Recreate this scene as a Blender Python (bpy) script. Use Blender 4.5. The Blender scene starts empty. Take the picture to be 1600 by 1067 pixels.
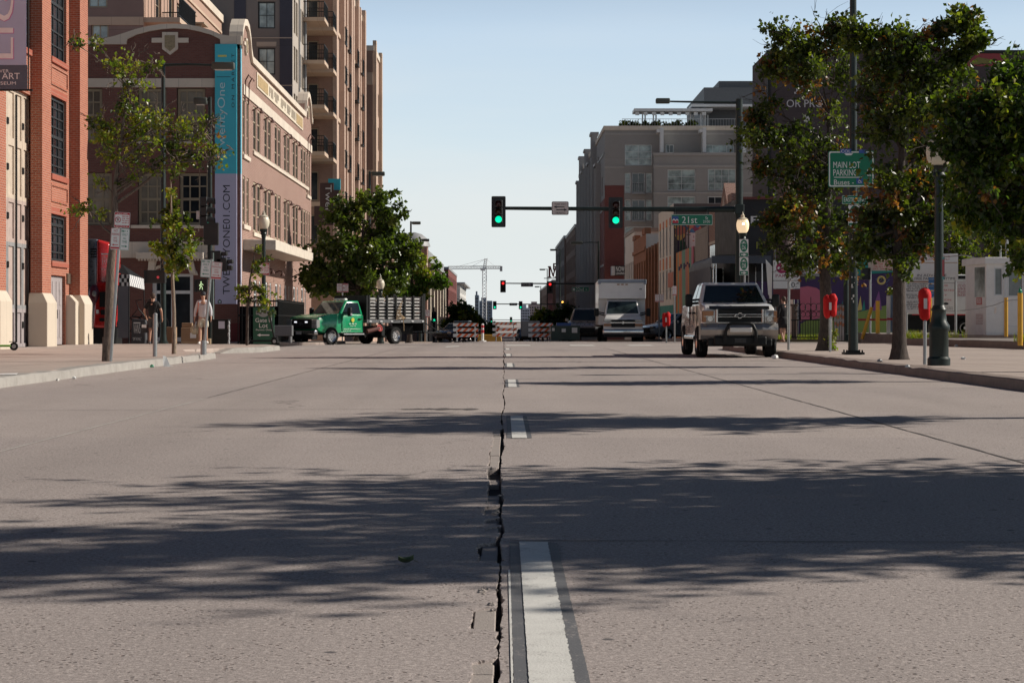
import bpy,bmesh,math,random
from mathutils import Vector,Matrix
random.seed(7)
R=math.radians
scene=bpy.context.scene
COL=scene.collection
F0,VX,VY,CH=2970.0,787.0,500.0,1.0
def P(x,y,Y):
 return Vector(((x-VX)*Y/F0,Y,CH-(y-VY)*Y/F0))
def PX(x,Y):return(x-VX)*Y/F0
def PZ(y,Y):return CH-(y-VY)*Y/F0
def props(o,label=None,cat=None,group=None,kind=None):
 if label:o['label']=label
 if cat:o['category']=cat
 if group:o['group']=group
 if kind:o['kind']=kind
 return o
def thing(name,label,cat,loc=(0,0,0),rz=0.0,group=None):
 o=bpy.data.objects.new(name,None);COL.objects.link(o)
 o.empty_display_size=.2
 o.location=loc;o.rotation_euler=(0,0,rz)
 return props(o,label,cat,group)
def kids(o):return[c for c in ALLKIDS.get(o.name,[])]
ALLKIDS={}
def adopt(o,parent):
 o.parent=parent
 ALLKIDS.setdefault(parent.name,[]).append(o)
def copy_tree(o,parent=None):
 c=o.copy();COL.objects.link(c)
 if parent is not None:adopt(c,parent)
 for ch in ALLKIDS.get(o.name,[]):copy_tree(ch,c)
 return c
def dup(o,loc,rz=None,label=None,group=None,scale=None):
 c=copy_tree(o);c.location=loc
 if rz is not None:c.rotation_euler=(0,0,rz)
 if scale is not None:c.scale=(scale,)*3 if isinstance(scale,(int,float))else scale
 props(c,label,None,group)
 return c
class Fr:
 """a drawing frame: u along, v up, n out of the surface"""
 def __init__(s,o,rz=0.0):
  s.o=Vector(o);s.rz=rz
  s.u=Vector((math.cos(rz),math.sin(rz),0));s.v=Vector((0,0,1));s.n=Vector((math.sin(rz),-math.cos(rz),0))
 def at(s,u,v,d=0.0):return s.o+s.u*u+s.v*v+s.n*d
_txt={}
def text_geo(t):
 if t in _txt:return _txt[t]
 cu=bpy.data.curves.new('t','FONT');cu.body=t;cu.resolution_u=3
 ob=bpy.data.objects.new('t',cu);COL.objects.link(ob)
 dg=bpy.context.evaluated_depsgraph_get()
 me=bpy.data.meshes.new_from_object(ob.evaluated_get(dg))
 vs=[(v.co.x,v.co.y)for v in me.vertices];fs=[tuple(p.vertices)for p in me.polygons]
 bpy.data.objects.remove(ob);bpy.data.curves.remove(cu);bpy.data.meshes.remove(me)
 x0=min(v[0]for v in vs);x1=max(v[0]for v in vs);y0=min(v[1]for v in vs);y1=max(v[1]for v in vs)
 vs=[((v[0]-x0)/(x1-x0),(v[1]-y0)/(y1-y0))for v in vs]
 _txt[t]=(vs,fs);return _txt[t]
class MB:
 def __init__(s):s.v=[];s.f=[];s.m=[]
 def add(s,vs,fs,m=0):
  k=len(s.v);s.v+=[tuple(v)for v in vs]
  for f in fs:s.f.append(tuple(i+k for i in f));s.m.append(m)
  return s
 def box(s,x0,x1,y0,y1,z0,z1,m=0,M=None):
  vs=[Vector(p)for p in((x0,y0,z0),(x1,y0,z0),(x1,y1,z0),(x0,y1,z0),(x0,y0,z1),(x1,y0,z1),(x1,y1,z1),(x0,y1,z1))]
  if M is not None:vs=[M@v for v in vs]
  return s.add(vs,((0,3,2,1),(4,5,6,7),(0,1,5,4),(1,2,6,5),(2,3,7,6),(3,0,4,7)),m)
 def cbox(s,c,sz,m=0,M=None):
  return s.box(c[0]-sz[0]/2,c[0]+sz[0]/2,c[1]-sz[1]/2,c[1]+sz[1]/2,c[2]-sz[2]/2,c[2]+sz[2]/2,m,M)
 def fbox(s,fr,u0,u1,v0,v1,d0,d1,m=0):
  q=[fr.at(u,v,d)for d in(d1,d0)for(u,v)in((u0,v0),(u1,v0),(u1,v1),(u0,v1))]
  return s.add(q,((0,1,2,3),(5,4,7,6),(4,5,1,0),(1,5,6,2),(2,6,7,3),(4,0,3,7)),m)
 def quad(s,a,b,c,d,m=0):return s.add((a,b,c,d),((0,1,2,3),),m)
 def frect(s,fr,u0,u1,v0,v1,d,m=0):
  return s.quad(fr.at(u0,v0,d),fr.at(u1,v0,d),fr.at(u1,v1,d),fr.at(u0,v1,d),m)
 def hexa(s,a,b,m=0):
  """two quads (bottom a, top b), same winding"""
  return s.add(list(a)+list(b),((3,2,1,0),(4,5,6,7),(0,1,5,4),(1,2,6,5),(2,3,7,6),(3,0,4,7)),m)
 def tube(s,pts,rad,n=8,m=0,cap=True):
  pts=[Vector(p)for p in pts]
  if not isinstance(rad,(list,tuple)):rad=[rad]*len(pts)
  vs=[];ref=None
  for i,p in enumerate(pts):
   d=(pts[min(i+1,len(pts)-1)]-pts[max(i-1,0)])
   if d.length<1e-9:d=Vector((0,0,1))
   d.normalize()
   if ref is None:ref=Vector((0,1,0))if abs(d.y)<.9 else Vector((1,0,0))
   a=d.cross(ref)
   if a.length<1e-4:a=d.cross(Vector((1,.3,.2)))
   a.normalize();b=d.cross(a);ref=a.cross(d)
   for k in range(n):
    t=2*math.pi*k/n
    vs.append(p+(a*math.cos(t)+b*math.sin(t))*rad[i])
  fs=[]
  for i in range(len(pts)-1):
   for k in range(n):
    k2=(k+1)%n
    fs.append((i*n+k,(i+1)*n+k,(i+1)*n+k2,i*n+k2))
  if cap:
   fs.append(tuple(range(n)));fs.append(tuple(range((len(pts)-1)*n,len(pts)*n))[::-1])
  return s.add(vs,fs,m)
 def lathe(s,prof,c=(0,0,0),n=16,m=0,M=None,cap=True):
  vs=[]
  for r,z in prof:
   for k in range(n):
    t=2*math.pi*k/n
    v=Vector((r*math.cos(t),r*math.sin(t),z))
    if M is not None:v=M@v
    vs.append(v+Vector(c))
  fs=[]
  for i in range(len(prof)-1):
   for k in range(n):
    k2=(k+1)%n
    fs.append((i*n+k,i*n+k2,(i+1)*n+k2,(i+1)*n+k))
  if cap:fs.append(tuple(range(n))[::-1]);fs.append(tuple(range((len(prof)-1)*n,len(prof)*n)))
  return s.add(vs,fs,m)
 def ball(s,c,r,sc=(1,1,1),n=12,k=8,m=0):
  pr=[(max(1e-4,r*math.sin(math.pi*i/k)),-r*math.cos(math.pi*i/k))for i in range(k+1)]
  M=Matrix.Diagonal((sc[0],sc[1],sc[2])).to_3x3()
  return s.lathe(pr,c,n,m,M)
 def prism(s,poly,fr,d0,d1,m=0):
  """polygon in (u,v), counter-clockwise seen from outside, from depth d0 to d1 (proud)"""
  n=len(poly)
  vs=[fr.at(u,v,d1)for u,v in poly]+[fr.at(u,v,d0)for u,v in poly]
  fs=[tuple(range(n)),tuple(range(n,2*n))[::-1]]
  for i in range(n):
   j=(i+1)%n;fs.append((i,i+n,j+n,j))
  return s.add(vs,fs,m)
 def flat(s,poly,fr,d,m=0):
  return s.add([fr.at(u,v,d)for u,v in poly],(tuple(range(len(poly))),),m)
 def text(s,t,fr,u0,u1,v0,v1,d=.004,m=0,turn=0):
  vs,fs=text_geo(t)
  if turn==1:vs=[(1-y,x)for x,y in vs]
  if turn==-1:vs=[(y,1-x)for x,y in vs]
  return s.add([fr.at(u0+x*(u1-u0),v0+y*(v1-v0),d)for x,y in vs],fs,m)
 def build(s,name,mats,parent=None,world=False,bevel=0,smooth=None,seg=1,tint=None,kind=None,label=None,fix=False):
  me=bpy.data.meshes.new(name)
  off=Vector((0,0,0))
  if world and parent is not None:
   q=parent
   while q is not None:off+=Vector(q.location);q=q.parent
  vs=[(v[0]-off.x,v[1]-off.y,v[2]-off.z)for v in s.v]
  me.from_pydata(vs,[],s.f)
  if not isinstance(mats,(list,tuple)):mats=[mats]
  for m in mats:me.materials.append(m)
  if len(mats)>1:me.polygons.foreach_set('material_index',s.m)
  if bevel or fix:
   bm=bmesh.new();bm.from_mesh(me)
   if fix:bmesh.ops.recalc_face_normals(bm,faces=bm.faces)
   if bevel:
    bmesh.ops.remove_doubles(bm,verts=bm.verts,dist=1e-5)
    es=[e for e in bm.edges if len(e.link_faces)==2 and e.calc_face_angle(0)>.5]
    bmesh.ops.bevel(bm,geom=es,offset=bevel,segments=seg,affect='EDGES',clamp_overlap=True,profile=.5)
   bm.to_mesh(me);bm.free()
  if smooth is not None:
   me.polygons.foreach_set('use_smooth',[True]*len(me.polygons))
   if smooth<3:me.set_sharp_from_angle(angle=smooth)
  if tint is not None:
   at=me.color_attributes.new('tint','FLOAT_COLOR','POINT')
   at.data.foreach_set('color',[c for t in tint for c in(t[0],t[1],t[2],1)])
  me.update()
  return obj(name,me,parent,kind=kind,label=label)
def obj(name,me,parent=None,loc=(0,0,0),rz=0.0,kind=None,label=None):
 o=bpy.data.objects.new(name,me);COL.objects.link(o)
 o.location=loc;o.rotation_euler=(0,0,rz)
 if parent is not None:adopt(o,parent)
 if kind:o['kind']=kind
 if label:o['label']=label
 return o
def nodes(name):
 m=bpy.data.materials.new(name);m.use_nodes=True
 nt=m.node_tree;b=nt.nodes['Principled BSDF']
 return m,nt,b
def N(nt,t,**kw):
 n=nt.nodes.new(t)
 for k,v in kw.items():
  if k=='ins':
   for a,b in v.items():n.inputs[a].default_value=b
  else:setattr(n,k,v)
 return n
def L(nt,a,b):nt.links.new(a,b)
def ramp(nt,fac,stops):
 r=N(nt,'ShaderNodeValToRGB');e=r.color_ramp.elements
 while len(e)<len(stops):e.new(.5)
 for k,(p,c)in enumerate(stops):
  e[k].position=p;e[k].color=(c[0],c[1],c[2],1)if len(c)==3 else c
 L(nt,fac,r.inputs[0]);return r.outputs[0]
def mixc(nt,fac,a,b,mode='MIX'):
 n=N(nt,'ShaderNodeMix',data_type='RGBA',blend_type=mode)
 for sock,v in((n.inputs[0],fac),(n.inputs[6],a),(n.inputs[7],b)):
  if hasattr(v,'is_linked')or hasattr(v,'links'):L(nt,v,sock)
  else:sock.default_value=v if isinstance(v,(int,float))else(v[0],v[1],v[2],1)
 return n.outputs[2]
def mth(nt,op,a,b=0.0,clamp=False):
 n=N(nt,'ShaderNodeMath',operation=op,use_clamp=clamp)
 for sock,v in((n.inputs[0],a),(n.inputs[1],b)):
  if isinstance(v,(int,float)):sock.default_value=v
  else:L(nt,v,sock)
 return n.outputs[0]
def pos(nt):return N(nt,'ShaderNodeNewGeometry').outputs['Position']
def noise(nt,vec,scale,detail=4,rough=.6,out=0):
 n=N(nt,'ShaderNodeTexNoise',ins={'Scale':scale,'Detail':detail,'Roughness':rough});L(nt,vec,n.inputs['Vector']);return n.outputs[out]
_pm={}
def pm(name,col,rough=.6,metal=0.0,var=.18,ns=3.0,bump=.0,bs=60,coat=0.0,emit=0.0,spec=.5,dirt=0.0):
 if name in _pm:return _pm[name]
 m,nt,b=nodes(name);p=pos(nt)
 c=mixc(nt,noise(nt,p,ns,5),tuple(x*(1-var)for x in col),tuple(min(1,x*(1+var))for x in col))
 if dirt:
  d=ramp(nt,noise(nt,p,ns*.7+1.3,6,.7),((.45,(0,0,0)),(.75,(dirt,)*3)))
  c=mixc(nt,d,c,(.07,.06,.05))
 L(nt,c,b.inputs['Base Color'])
 r=ramp(nt,noise(nt,p,ns*2.1,4),((.3,(max(0,rough-.08),)*3),(.7,(min(1,rough+.08),)*3)))
 L(nt,r,b.inputs['Roughness'])
 b.inputs['Metallic'].default_value=metal;b.inputs['Coat Weight'].default_value=coat;b.inputs['Coat Roughness'].default_value=.06
 b.inputs['Specular IOR Level'].default_value=spec
 if bump:
  bn=N(nt,'ShaderNodeBump',ins={'Strength':bump,'Distance':.01});L(nt,noise(nt,p,bs,4),bn.inputs['Height']);L(nt,bn.outputs[0],b.inputs['Normal'])
 if emit:
  b.inputs['Emission Color'].default_value=(*col,1);b.inputs['Emission Strength'].default_value=emit
 _pm[name]=m;return m
def wallvec(nt):
 """world position laid along the wall whichever way it faces: (along, up)"""
 g=N(nt,'ShaderNodeNewGeometry');sp=N(nt,'ShaderNodeSeparateXYZ');sn=N(nt,'ShaderNodeSeparateXYZ')
 L(nt,g.outputs['Position'],sp.inputs[0]);L(nt,g.outputs['True Normal'],sn.inputs[0])
 fx=mth(nt,'GREATER_THAN',mth(nt,'ABSOLUTE',sn.outputs[0]),.7)
 mx=N(nt,'ShaderNodeMix',data_type='FLOAT');L(nt,fx,mx.inputs[0]);L(nt,sp.outputs[0],mx.inputs[2]);L(nt,sp.outputs[1],mx.inputs[3])
 cb=N(nt,'ShaderNodeCombineXYZ');L(nt,mx.outputs[0],cb.inputs[0]);L(nt,sp.outputs[2],cb.inputs[1])
 return cb.outputs[0],g.outputs['Position']
def brick(name,c1,c2,mortar,bw=.21,bh=.075,ms=.011,dirt=.25):
 m,nt,b=nodes(name);v,p=wallvec(nt)
 t=N(nt,'ShaderNodeTexBrick',ins={'Scale':1.0,'Mortar Size':ms,'Brick Width':bw,'Row Height':bh,'Bias':0.0,'Mortar Smooth':.1})
 t.inputs['Color1'].default_value=(*c1,1);t.inputs['Color2'].default_value=(*c2,1);t.inputs['Mortar'].default_value=(*mortar,1)
 L(nt,v,t.inputs['Vector'])
 c=mixc(nt,ramp(nt,noise(nt,p,.55,6,.65),((.35,(0,0,0)),(.8,(dirt,)*3))),t.outputs[0],tuple(x*.35 for x in c1))
 c=mixc(nt,ramp(nt,noise(nt,p,9,3),((.3,(0,0,0)),(.9,(.22,)*3))),c,tuple(min(1,x*1.5)for x in c2))
 L(nt,c,b.inputs['Base Color']);b.inputs['Roughness'].default_value=.85;b.inputs['Specular IOR Level'].default_value=.25
 bn=N(nt,'ShaderNodeBump',ins={'Strength':.5,'Distance':.008});bn.invert=True
 L(nt,t.outputs['Fac'],bn.inputs['Height']);L(nt,bn.outputs[0],b.inputs['Normal'])
 return m
def stone(name,col,jx=1.2,jy=.45,rough=.8,dirt=.25):
 m,nt,b=nodes(name);v,p=wallvec(nt)
 t=N(nt,'ShaderNodeTexBrick',ins={'Scale':1.0,'Mortar Size':.008,'Brick Width':jx,'Row Height':jy,'Bias':0.0})
 t.inputs['Color1'].default_value=(*[x*1.06 for x in col],1);t.inputs['Color2'].default_value=(*[x*.94 for x in col],1);t.inputs['Mortar'].default_value=(*[x*.55 for x in col],1)
 L(nt,v,t.inputs['Vector'])
 c=mixc(nt,ramp(nt,noise(nt,p,.8,7,.7),((.4,(0,0,0)),(.8,(dirt,)*3))),t.outputs[0],tuple(x*.4 for x in col))
 L(nt,c,b.inputs['Base Color']);b.inputs['Roughness'].default_value=rough;b.inputs['Specular IOR Level'].default_value=.3
 bn=N(nt,'ShaderNodeBump',ins={'Strength':.25,'Distance':.01});L(nt,noise(nt,p,35,4),bn.inputs['Height']);L(nt,bn.outputs[0],b.inputs['Normal'])
 return m
def glassy(name,col,rough=.06,var=.5,ns=.6):
 m,nt,b=nodes(name);p=pos(nt)
 c=mixc(nt,ramp(nt,noise(nt,p,ns,3),((.35,(0,0,0)),(.65,(1,1,1)))),tuple(x*(1-var)for x in col),tuple(x*(1+var)for x in col))
 L(nt,c,b.inputs['Base Color']);b.inputs['Roughness'].default_value=rough;b.inputs['Specular IOR Level'].default_value=.6
 bn=N(nt,'ShaderNodeBump',ins={'Strength':.04,'Distance':.02});L(nt,noise(nt,p,1.7,2),bn.inputs['Height']);L(nt,bn.outputs[0],b.inputs['Normal'])
 return m
def lampm(name,col,s):
 m,nt,b=nodes(name)
 b.inputs['Base Color'].default_value=(*col,1);b.inputs['Emission Color'].default_value=(*col,1);b.inputs['Emission Strength'].default_value=s
 b.inputs['Roughness'].default_value=.4
 return m
def road_mat(name,base,patch=False):
 m,nt,b=nodes(name);p=pos(nt)
 sx=N(nt,'ShaderNodeSeparateXYZ');L(nt,p,sx.inputs[0])
 mp=N(nt,'ShaderNodeMapping');mp.inputs['Scale'].default_value=(1,.12,1);L(nt,p,mp.inputs[0])
 c=mixc(nt,noise(nt,p,.35,7,.65),tuple(x*.82 for x in base),tuple(x*1.16 for x in base))
 c=mixc(nt,ramp(nt,noise(nt,mp.outputs[0],1.1,6,.62),((.42,(0,0,0)),(.75,(.3,)*3))),c,tuple(x*.55 for x in base))
 t=N(nt,'ShaderNodeTexBrick',offset=0.0,ins={'Scale':1.0,'Mortar Size':0.0,'Brick Width':3.7,'Row Height':4.05});t.inputs['Color1'].default_value=(.88,.88,.90,1);t.inputs['Color2'].default_value=(1.06,1.05,1.04,1)
 L(nt,p,t.inputs['Vector']);c=mixc(nt,.8,c,t.outputs[0],'MULTIPLY')
 for xc,ww,am in((-3.15,.55,.42),(-1.9,.25,.22),(1.75,.35,.20),(5.4,.4,.25),(-5.6,.3,.2)):
  gsn=mth(nt,'MULTIPLY',mth(nt,'POWER',2.718,mth(nt,'MULTIPLY',mth(nt,'POWER',mth(nt,'DIVIDE',mth(nt,'SUBTRACT',sx.outputs[0],xc),ww),2.0),-1.0)),mth(nt,'MULTIPLY',ramp(nt,noise(nt,mp.outputs[0],.9,5,.6),((.3,(.15,)*3),(.7,(1,)*3))),am))
  c=mixc(nt,gsn,c,tuple(x*.42 for x in base))
 w=mth(nt,'ABSOLUTE',mth(nt,'SINE',mth(nt,'MULTIPLY',sx.outputs[0],1.72)))
 c=mixc(nt,mth(nt,'MULTIPLY',mth(nt,'POWER',w,6.0),mth(nt,'MULTIPLY',noise(nt,mp.outputs[0],.8,4),.16)),c,tuple(x*.5 for x in base))
 g1=noise(nt,p,130,3,.7)
 c=mixc(nt,ramp(nt,g1,((.36,(1,1,1)),(.49,(0,0,0)))),c,tuple(x*.38 for x in base))
 c=mixc(nt,ramp(nt,g1,((.58,(0,0,0)),(.72,(.6,)*3))),c,tuple(min(1,x*1.5)for x in base))
 g2=noise(nt,p,48,2,.6);c=mixc(nt,ramp(nt,g2,((.36,(.75,)*3),(.5,(0,0,0)))),c,tuple(x*.62 for x in base));c=mixc(nt,ramp(nt,g2,((.55,(0,0,0)),(.68,(.55,)*3))),c,tuple(min(1,x*1.35)for x in base))
 vo=N(nt,'ShaderNodeTexVoronoi',ins={'Scale':34.0,'Randomness':1.0});L(nt,p,vo.inputs['Vector'])
 pit=mth(nt,'MULTIPLY',ramp(nt,vo.outputs['Distance'],((.16,(1,1,1)),(.26,(0,0,0)))),ramp(nt,noise(nt,p,3.1,4,.7),((.40,(0,0,0)),(.56,(1,1,1)))))
 c=mixc(nt,mth(nt,'MULTIPLY',pit,.85),c,mixc(nt,vo.outputs['Color'],(.035,.03,.03),(.10,.06,.045)))
 vo2=N(nt,'ShaderNodeTexVoronoi',ins={'Scale':2.6,'Randomness':1.0});L(nt,p,vo2.inputs['Vector'])
 spot=ramp(nt,mth(nt,'ADD',vo2.outputs['Distance'],mth(nt,'MULTIPLY',noise(nt,p,25,3),.05)),((.065,(.8,.8,.8)),(.085,(0,0,0))))
 c=mixc(nt,spot,c,(.045,.045,.05))
 vc=N(nt,'ShaderNodeTexVoronoi',feature='DISTANCE_TO_EDGE',ins={'Scale':.16,'Randomness':1.0})
 wob=N(nt,'ShaderNodeVectorMath',operation='ADD');nz=N(nt,'ShaderNodeVectorMath',operation='SCALE',ins={'Scale':.8})
 L(nt,noise(nt,p,1.5,5,.6,1),nz.inputs[0]);L(nt,p,wob.inputs[0]);L(nt,nz.outputs[0],wob.inputs[1]);L(nt,wob.outputs[0],vc.inputs['Vector'])
 crk=mth(nt,'MULTIPLY',ramp(nt,vc.outputs['Distance'],((.0008,(1,1,1)),(.0022,(0,0,0)))),ramp(nt,noise(nt,p,.3,2),((.52,(0,0,0)),(.6,(.7,)*3))))
 c=mixc(nt,crk,c,(.05,.045,.04))
 L(nt,c,b.inputs['Base Color'])
 b.inputs['Roughness'].default_value=.82;b.inputs['Specular IOR Level'].default_value=.28
 hh=mth(nt,'SUBTRACT',mth(nt,'ADD',mth(nt,'MULTIPLY',g1,.6),mth(nt,'MULTIPLY',noise(nt,p,22,4),.5)),pit)
 bn=N(nt,'ShaderNodeBump',ins={'Strength':.55,'Distance':.006});L(nt,hh,bn.inputs['Height']);L(nt,bn.outputs[0],b.inputs['Normal'])
 return m
def paving(name,base,j=1.5,rough=.85):
 m,nt,b=nodes(name);p=pos(nt)
 t=N(nt,'ShaderNodeTexBrick',offset=0.0,ins={'Scale':1.0,'Mortar Size':.012,'Brick Width':j,'Row Height':j})
 t.inputs['Color1'].default_value=(*[x*1.05 for x in base],1);t.inputs['Color2'].default_value=(*[x*.92 for x in base],1);t.inputs['Mortar'].default_value=(*[x*.4 for x in base],1)
 L(nt,p,t.inputs['Vector'])
 c=mixc(nt,ramp(nt,noise(nt,p,.9,7,.7),((.42,(0,0,0)),(.75,(.5,)*3))),t.outputs[0],tuple(x*.6 for x in base))
 c=mixc(nt,ramp(nt,noise(nt,p,70,3),((.35,(.6,)*3),(.5,(0,0,0)))),c,tuple(x*.6 for x in base))
 vo2=N(nt,'ShaderNodeTexVoronoi',ins={'Scale':3.2,'Randomness':1.0});L(nt,p,vo2.inputs['Vector'])
 c=mixc(nt,ramp(nt,vo2.outputs['Distance'],((.06,(.7,)*3),(.09,(0,0,0)))),c,tuple(x*.3 for x in base))
 L(nt,c,b.inputs['Base Color']);b.inputs['Roughness'].default_value=rough;b.inputs['Specular IOR Level'].default_value=.3
 bn=N(nt,'ShaderNodeBump',ins={'Strength':.3,'Distance':.008});L(nt,noise(nt,p,60,4),bn.inputs['Height']);L(nt,bn.outputs[0],b.inputs['Normal'])
 return m
def paint(name,col,under,wear=.5):
 m,nt,b=nodes(name);p=pos(nt)
 w=mth(nt,'ADD',mth(nt,'MULTIPLY',noise(nt,p,130,3,.7),.55),mth(nt,'MULTIPLY',noise(nt,p,7,5,.7),.5))
 c=mixc(nt,ramp(nt,w,((wear-.07,(1,1,1)),(wear+.03,(0,0,0)))),mixc(nt,noise(nt,p,12,5),tuple(x*.85 for x in col),tuple(min(1,x*1.1)for x in col)),under)
 L(nt,c,b.inputs['Base Color']);b.inputs['Roughness'].default_value=.7
 bn=N(nt,'ShaderNodeBump',ins={'Strength':.4,'Distance':.004});L(nt,noise(nt,p,120,3),bn.inputs['Height']);L(nt,bn.outputs[0],b.inputs['Normal'])
 return m
def leafm(name):
 m,nt,b=nodes(name)
 a=N(nt,'ShaderNodeVertexColor',layer_name='tint')
 b.inputs['Roughness'].default_value=.36;b.inputs['Specular IOR Level'].default_value=.5
 L(nt,a.outputs[0],b.inputs['Base Color'])
 tr=N(nt,'ShaderNodeBsdfTranslucent')
 tc=mixc(nt,1.0,a.outputs[0],(1.7,1.9,.5),'MULTIPLY')
 L(nt,tc,tr.inputs[0])
 mx=N(nt,'ShaderNodeMixShader',ins={0:.48});out=nt.nodes['Material Output']
 L(nt,b.outputs[0],mx.inputs[1]);L(nt,tr.outputs[0],mx.inputs[2]);L(nt,mx.outputs[0],out.inputs[0])
 return m
def barkm(name,col):
 m,nt,b=nodes(name);p=pos(nt)
 mp=N(nt,'ShaderNodeMapping');mp.inputs['Scale'].default_value=(1,1,.22);L(nt,p,mp.inputs[0])
 n1=noise(nt,mp.outputs[0],34,6,.7)
 c=mixc(nt,ramp(nt,n1,((.35,(0,0,0)),(.65,(1,1,1)))),tuple(x*.45 for x in col),tuple(x*1.3 for x in col))
 L(nt,c,b.inputs['Base Color']);b.inputs['Roughness'].default_value=.9
 bn=N(nt,'ShaderNodeBump',ins={'Strength':.9,'Distance':.02});L(nt,n1,bn.inputs['Height']);L(nt,bn.outputs[0],b.inputs['Normal'])
 return m
M_ROAD=road_mat('street_concrete',(.392,.338,.312))
M_PATCH=pm('patch_concrete',(.30,.26,.235),.85,var=.2,ns=9,bump=.4,bs=120)
M_TRENCH=pm('open_joint',(.03,.026,.024),.95,var=.5,ns=30,bump=.8,bs=50)
M_WHITE=paint('road_paint_white',(.60,.585,.545),(.31,.29,.27),.455)
M_BLACKP=paint('road_paint_black',(.11,.11,.115),(.34,.30,.28),.43)
M_WALK=paving('sidewalk_concrete',(.42,.345,.30))
M_KERB=pm('kerb_concrete',(.31,.29,.265),.85,var=.22,ns=2.5,bump=.3,bs=50,dirt=.35)
M_KERBD=pm('kerb_brown',(.22,.17,.145),.88,var=.25,ns=2.5,bump=.3,bs=50,dirt=.35)
M_LOT=pm('lot_asphalt',(.20,.17,.15),.9,var=.3,ns=1.2,bump=.4,bs=80)
M_DIRT=pm('bare_ground',(.16,.14,.11),.95,var=.3,ns=.4)
M_BLK=pm('black_steel',(.012,.013,.013),.5,var=.3,ns=5,spec=.22)
M_POLE=pm('dark_green_paint',(.013,.023,.021),.42,var=.3,ns=4,dirt=.2,spec=.3)
M_GALV=pm('galvanised_steel',(.33,.34,.34),.45,.7,var=.2,ns=9)
M_GREY=pm('grey_paint',(.28,.285,.29),.55)
M_LGREY=pm('light_grey',(.5,.5,.5),.6)
M_WHT=pm('white_paint',(.74,.73,.70),.55,var=.06,dirt=.12)
M_OFFW=pm('off_white',(.62,.60,.56),.7,var=.1)
M_SGW=pm('sign_white',(.75,.75,.73),.5,var=.05,ns=6,dirt=.1)
M_SGR=pm('sign_red',(.50,.03,.04),.5,var=.15)
M_SGG=pm('sign_green',(.0,.16,.085),.5,var=.12,ns=2)
M_SGT=pm('sign_letter_green',(.02,.22,.14),.5)
M_INK=pm('ink_black',(.02,.02,.022),.6)
M_BLUE=pm('sign_blue',(.03,.09,.32),.5)
M_RED=pm('red_fabric',(.46,.012,.012),.8,var=.3,ns=14,bump=.8,bs=14,spec=.25)
M_ORANGE=pm('orange_sheeting',(.72,.12,.02),.5,var=.1)
M_YEL=pm('yellow_paint',(.68,.36,.02),.5,var=.15,dirt=.25)
M_CHROME=pm('chrome',(.50,.49,.48),.16,1.0,var=.1,dirt=.25)
M_RUB=pm('tyre_rubber',(.014,.014,.014),.85,var=.3,spec=.2)
M_ALU=pm('aluminium',(.62,.62,.62),.3,.9,var=.1)
M_VGLASS=glassy('car_glass',(.012,.018,.02),.03)
M_WGLASS=glassy('window_glass',(.03,.036,.042),.08)
M_WCURTSKY=glassy('curtain_sky_glass',(.27,.33,.32),.10,.6,.9)
M_BLIND=glassy('blind_glass',(.20,.18,.145),.2,.45,.5)
M_LEAF=leafm('leaf')
M_BARK=barkm('bark',(.06,.044,.036))
M_BARKL=barkm('pale_bark',(.26,.20,.15))
M_CARD=pm('cardboard',(.30,.19,.11),.85,var=.15,ns=5)
SUN_EL,SUN_AZ=R(33),R(9)
w=bpy.data.worlds.new('World');scene.world=w;w.use_nodes=True
nt=w.node_tree;bg=nt.nodes['Background']
sky=N(nt,'ShaderNodeTexSky',sky_type='NISHITA',sun_disc=False,sun_elevation=SUN_EL,sun_rotation=R(90)-SUN_AZ,altitude=1600,air_density=1.0,dust_density=.4,ozone_density=3.0)
tc=N(nt,'ShaderNodeTexCoord');sp=N(nt,'ShaderNodeSeparateXYZ');L(nt,tc.outputs['Generated'],sp.inputs[0])
mp=N(nt,'ShaderNodeMapping');mp.inputs['Scale'].default_value=(1.2,1.2,9);L(nt,tc.outputs['Generated'],mp.inputs[0])
cl=ramp(nt,noise(nt,mp.outputs[0],2.6,6,.55),((.45,(0,0,0)),(.70,(.5,)*3)))
band=ramp(nt,sp.outputs[2],((.0,(1,1,1)),(.07,(.9,)*3),(.13,(.35,)*3),(.24,(0,0,0))))
hz=ramp(nt,sp.outputs[2],((.0,(1,)*3),(.15,(.95,)*3),(.20,(.6,)*3),(.30,(.0,)*3)))
hc=ramp(nt,sp.outputs[2],((.0,(.70,.735,.725)),(.05,(.68,.73,.73)),(.09,(.60,.71,.77)),(.16,(.49,.625,.77))))
hc=mixc(nt,mth(nt,'MULTIPLY',cl,band),hc,(.74,.76,.75))
hs=N(nt,'ShaderNodeVectorMath',operation='SCALE',ins={'Scale':10.2});L(nt,hc,hs.inputs[0])
dk=N(nt,'ShaderNodeVectorMath',operation='SCALE',ins={'Scale':.31});L(nt,sky.outputs[0],dk.inputs[0])
L(nt,mixc(nt,hz,dk.outputs[0],hs.outputs[0]),bg.inputs['Color'])
bg.inputs['Strength'].default_value=.1
sl=bpy.data.lights.new('sun','SUN');sl.energy=5.0;sl.angle=R(.53);sl.color=(1,.93,.83)
so=bpy.data.objects.new('sun',sl);COL.objects.link(so)
sd=Vector((math.cos(SUN_EL)*math.cos(SUN_AZ),math.cos(SUN_EL)*math.sin(SUN_AZ),math.sin(SUN_EL)))
so.rotation_euler=sd.to_track_quat('Z','Y').to_euler()
cam=bpy.data.cameras.new('camera');co=bpy.data.objects.new('camera',cam);COL.objects.link(co)
cam.sensor_width=36;cam.lens=36*F0/1600;cam.clip_start=.1;cam.clip_end=6000
co.location=(0,0,CH);co.rotation_euler=(R(90),0,0)
cam.shift_x=(800-VX)/1600;cam.shift_y=(VY-533.5)/1600
scene.camera=co
scene.view_settings.view_transform='Standard';scene.view_settings.look='None'
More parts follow.
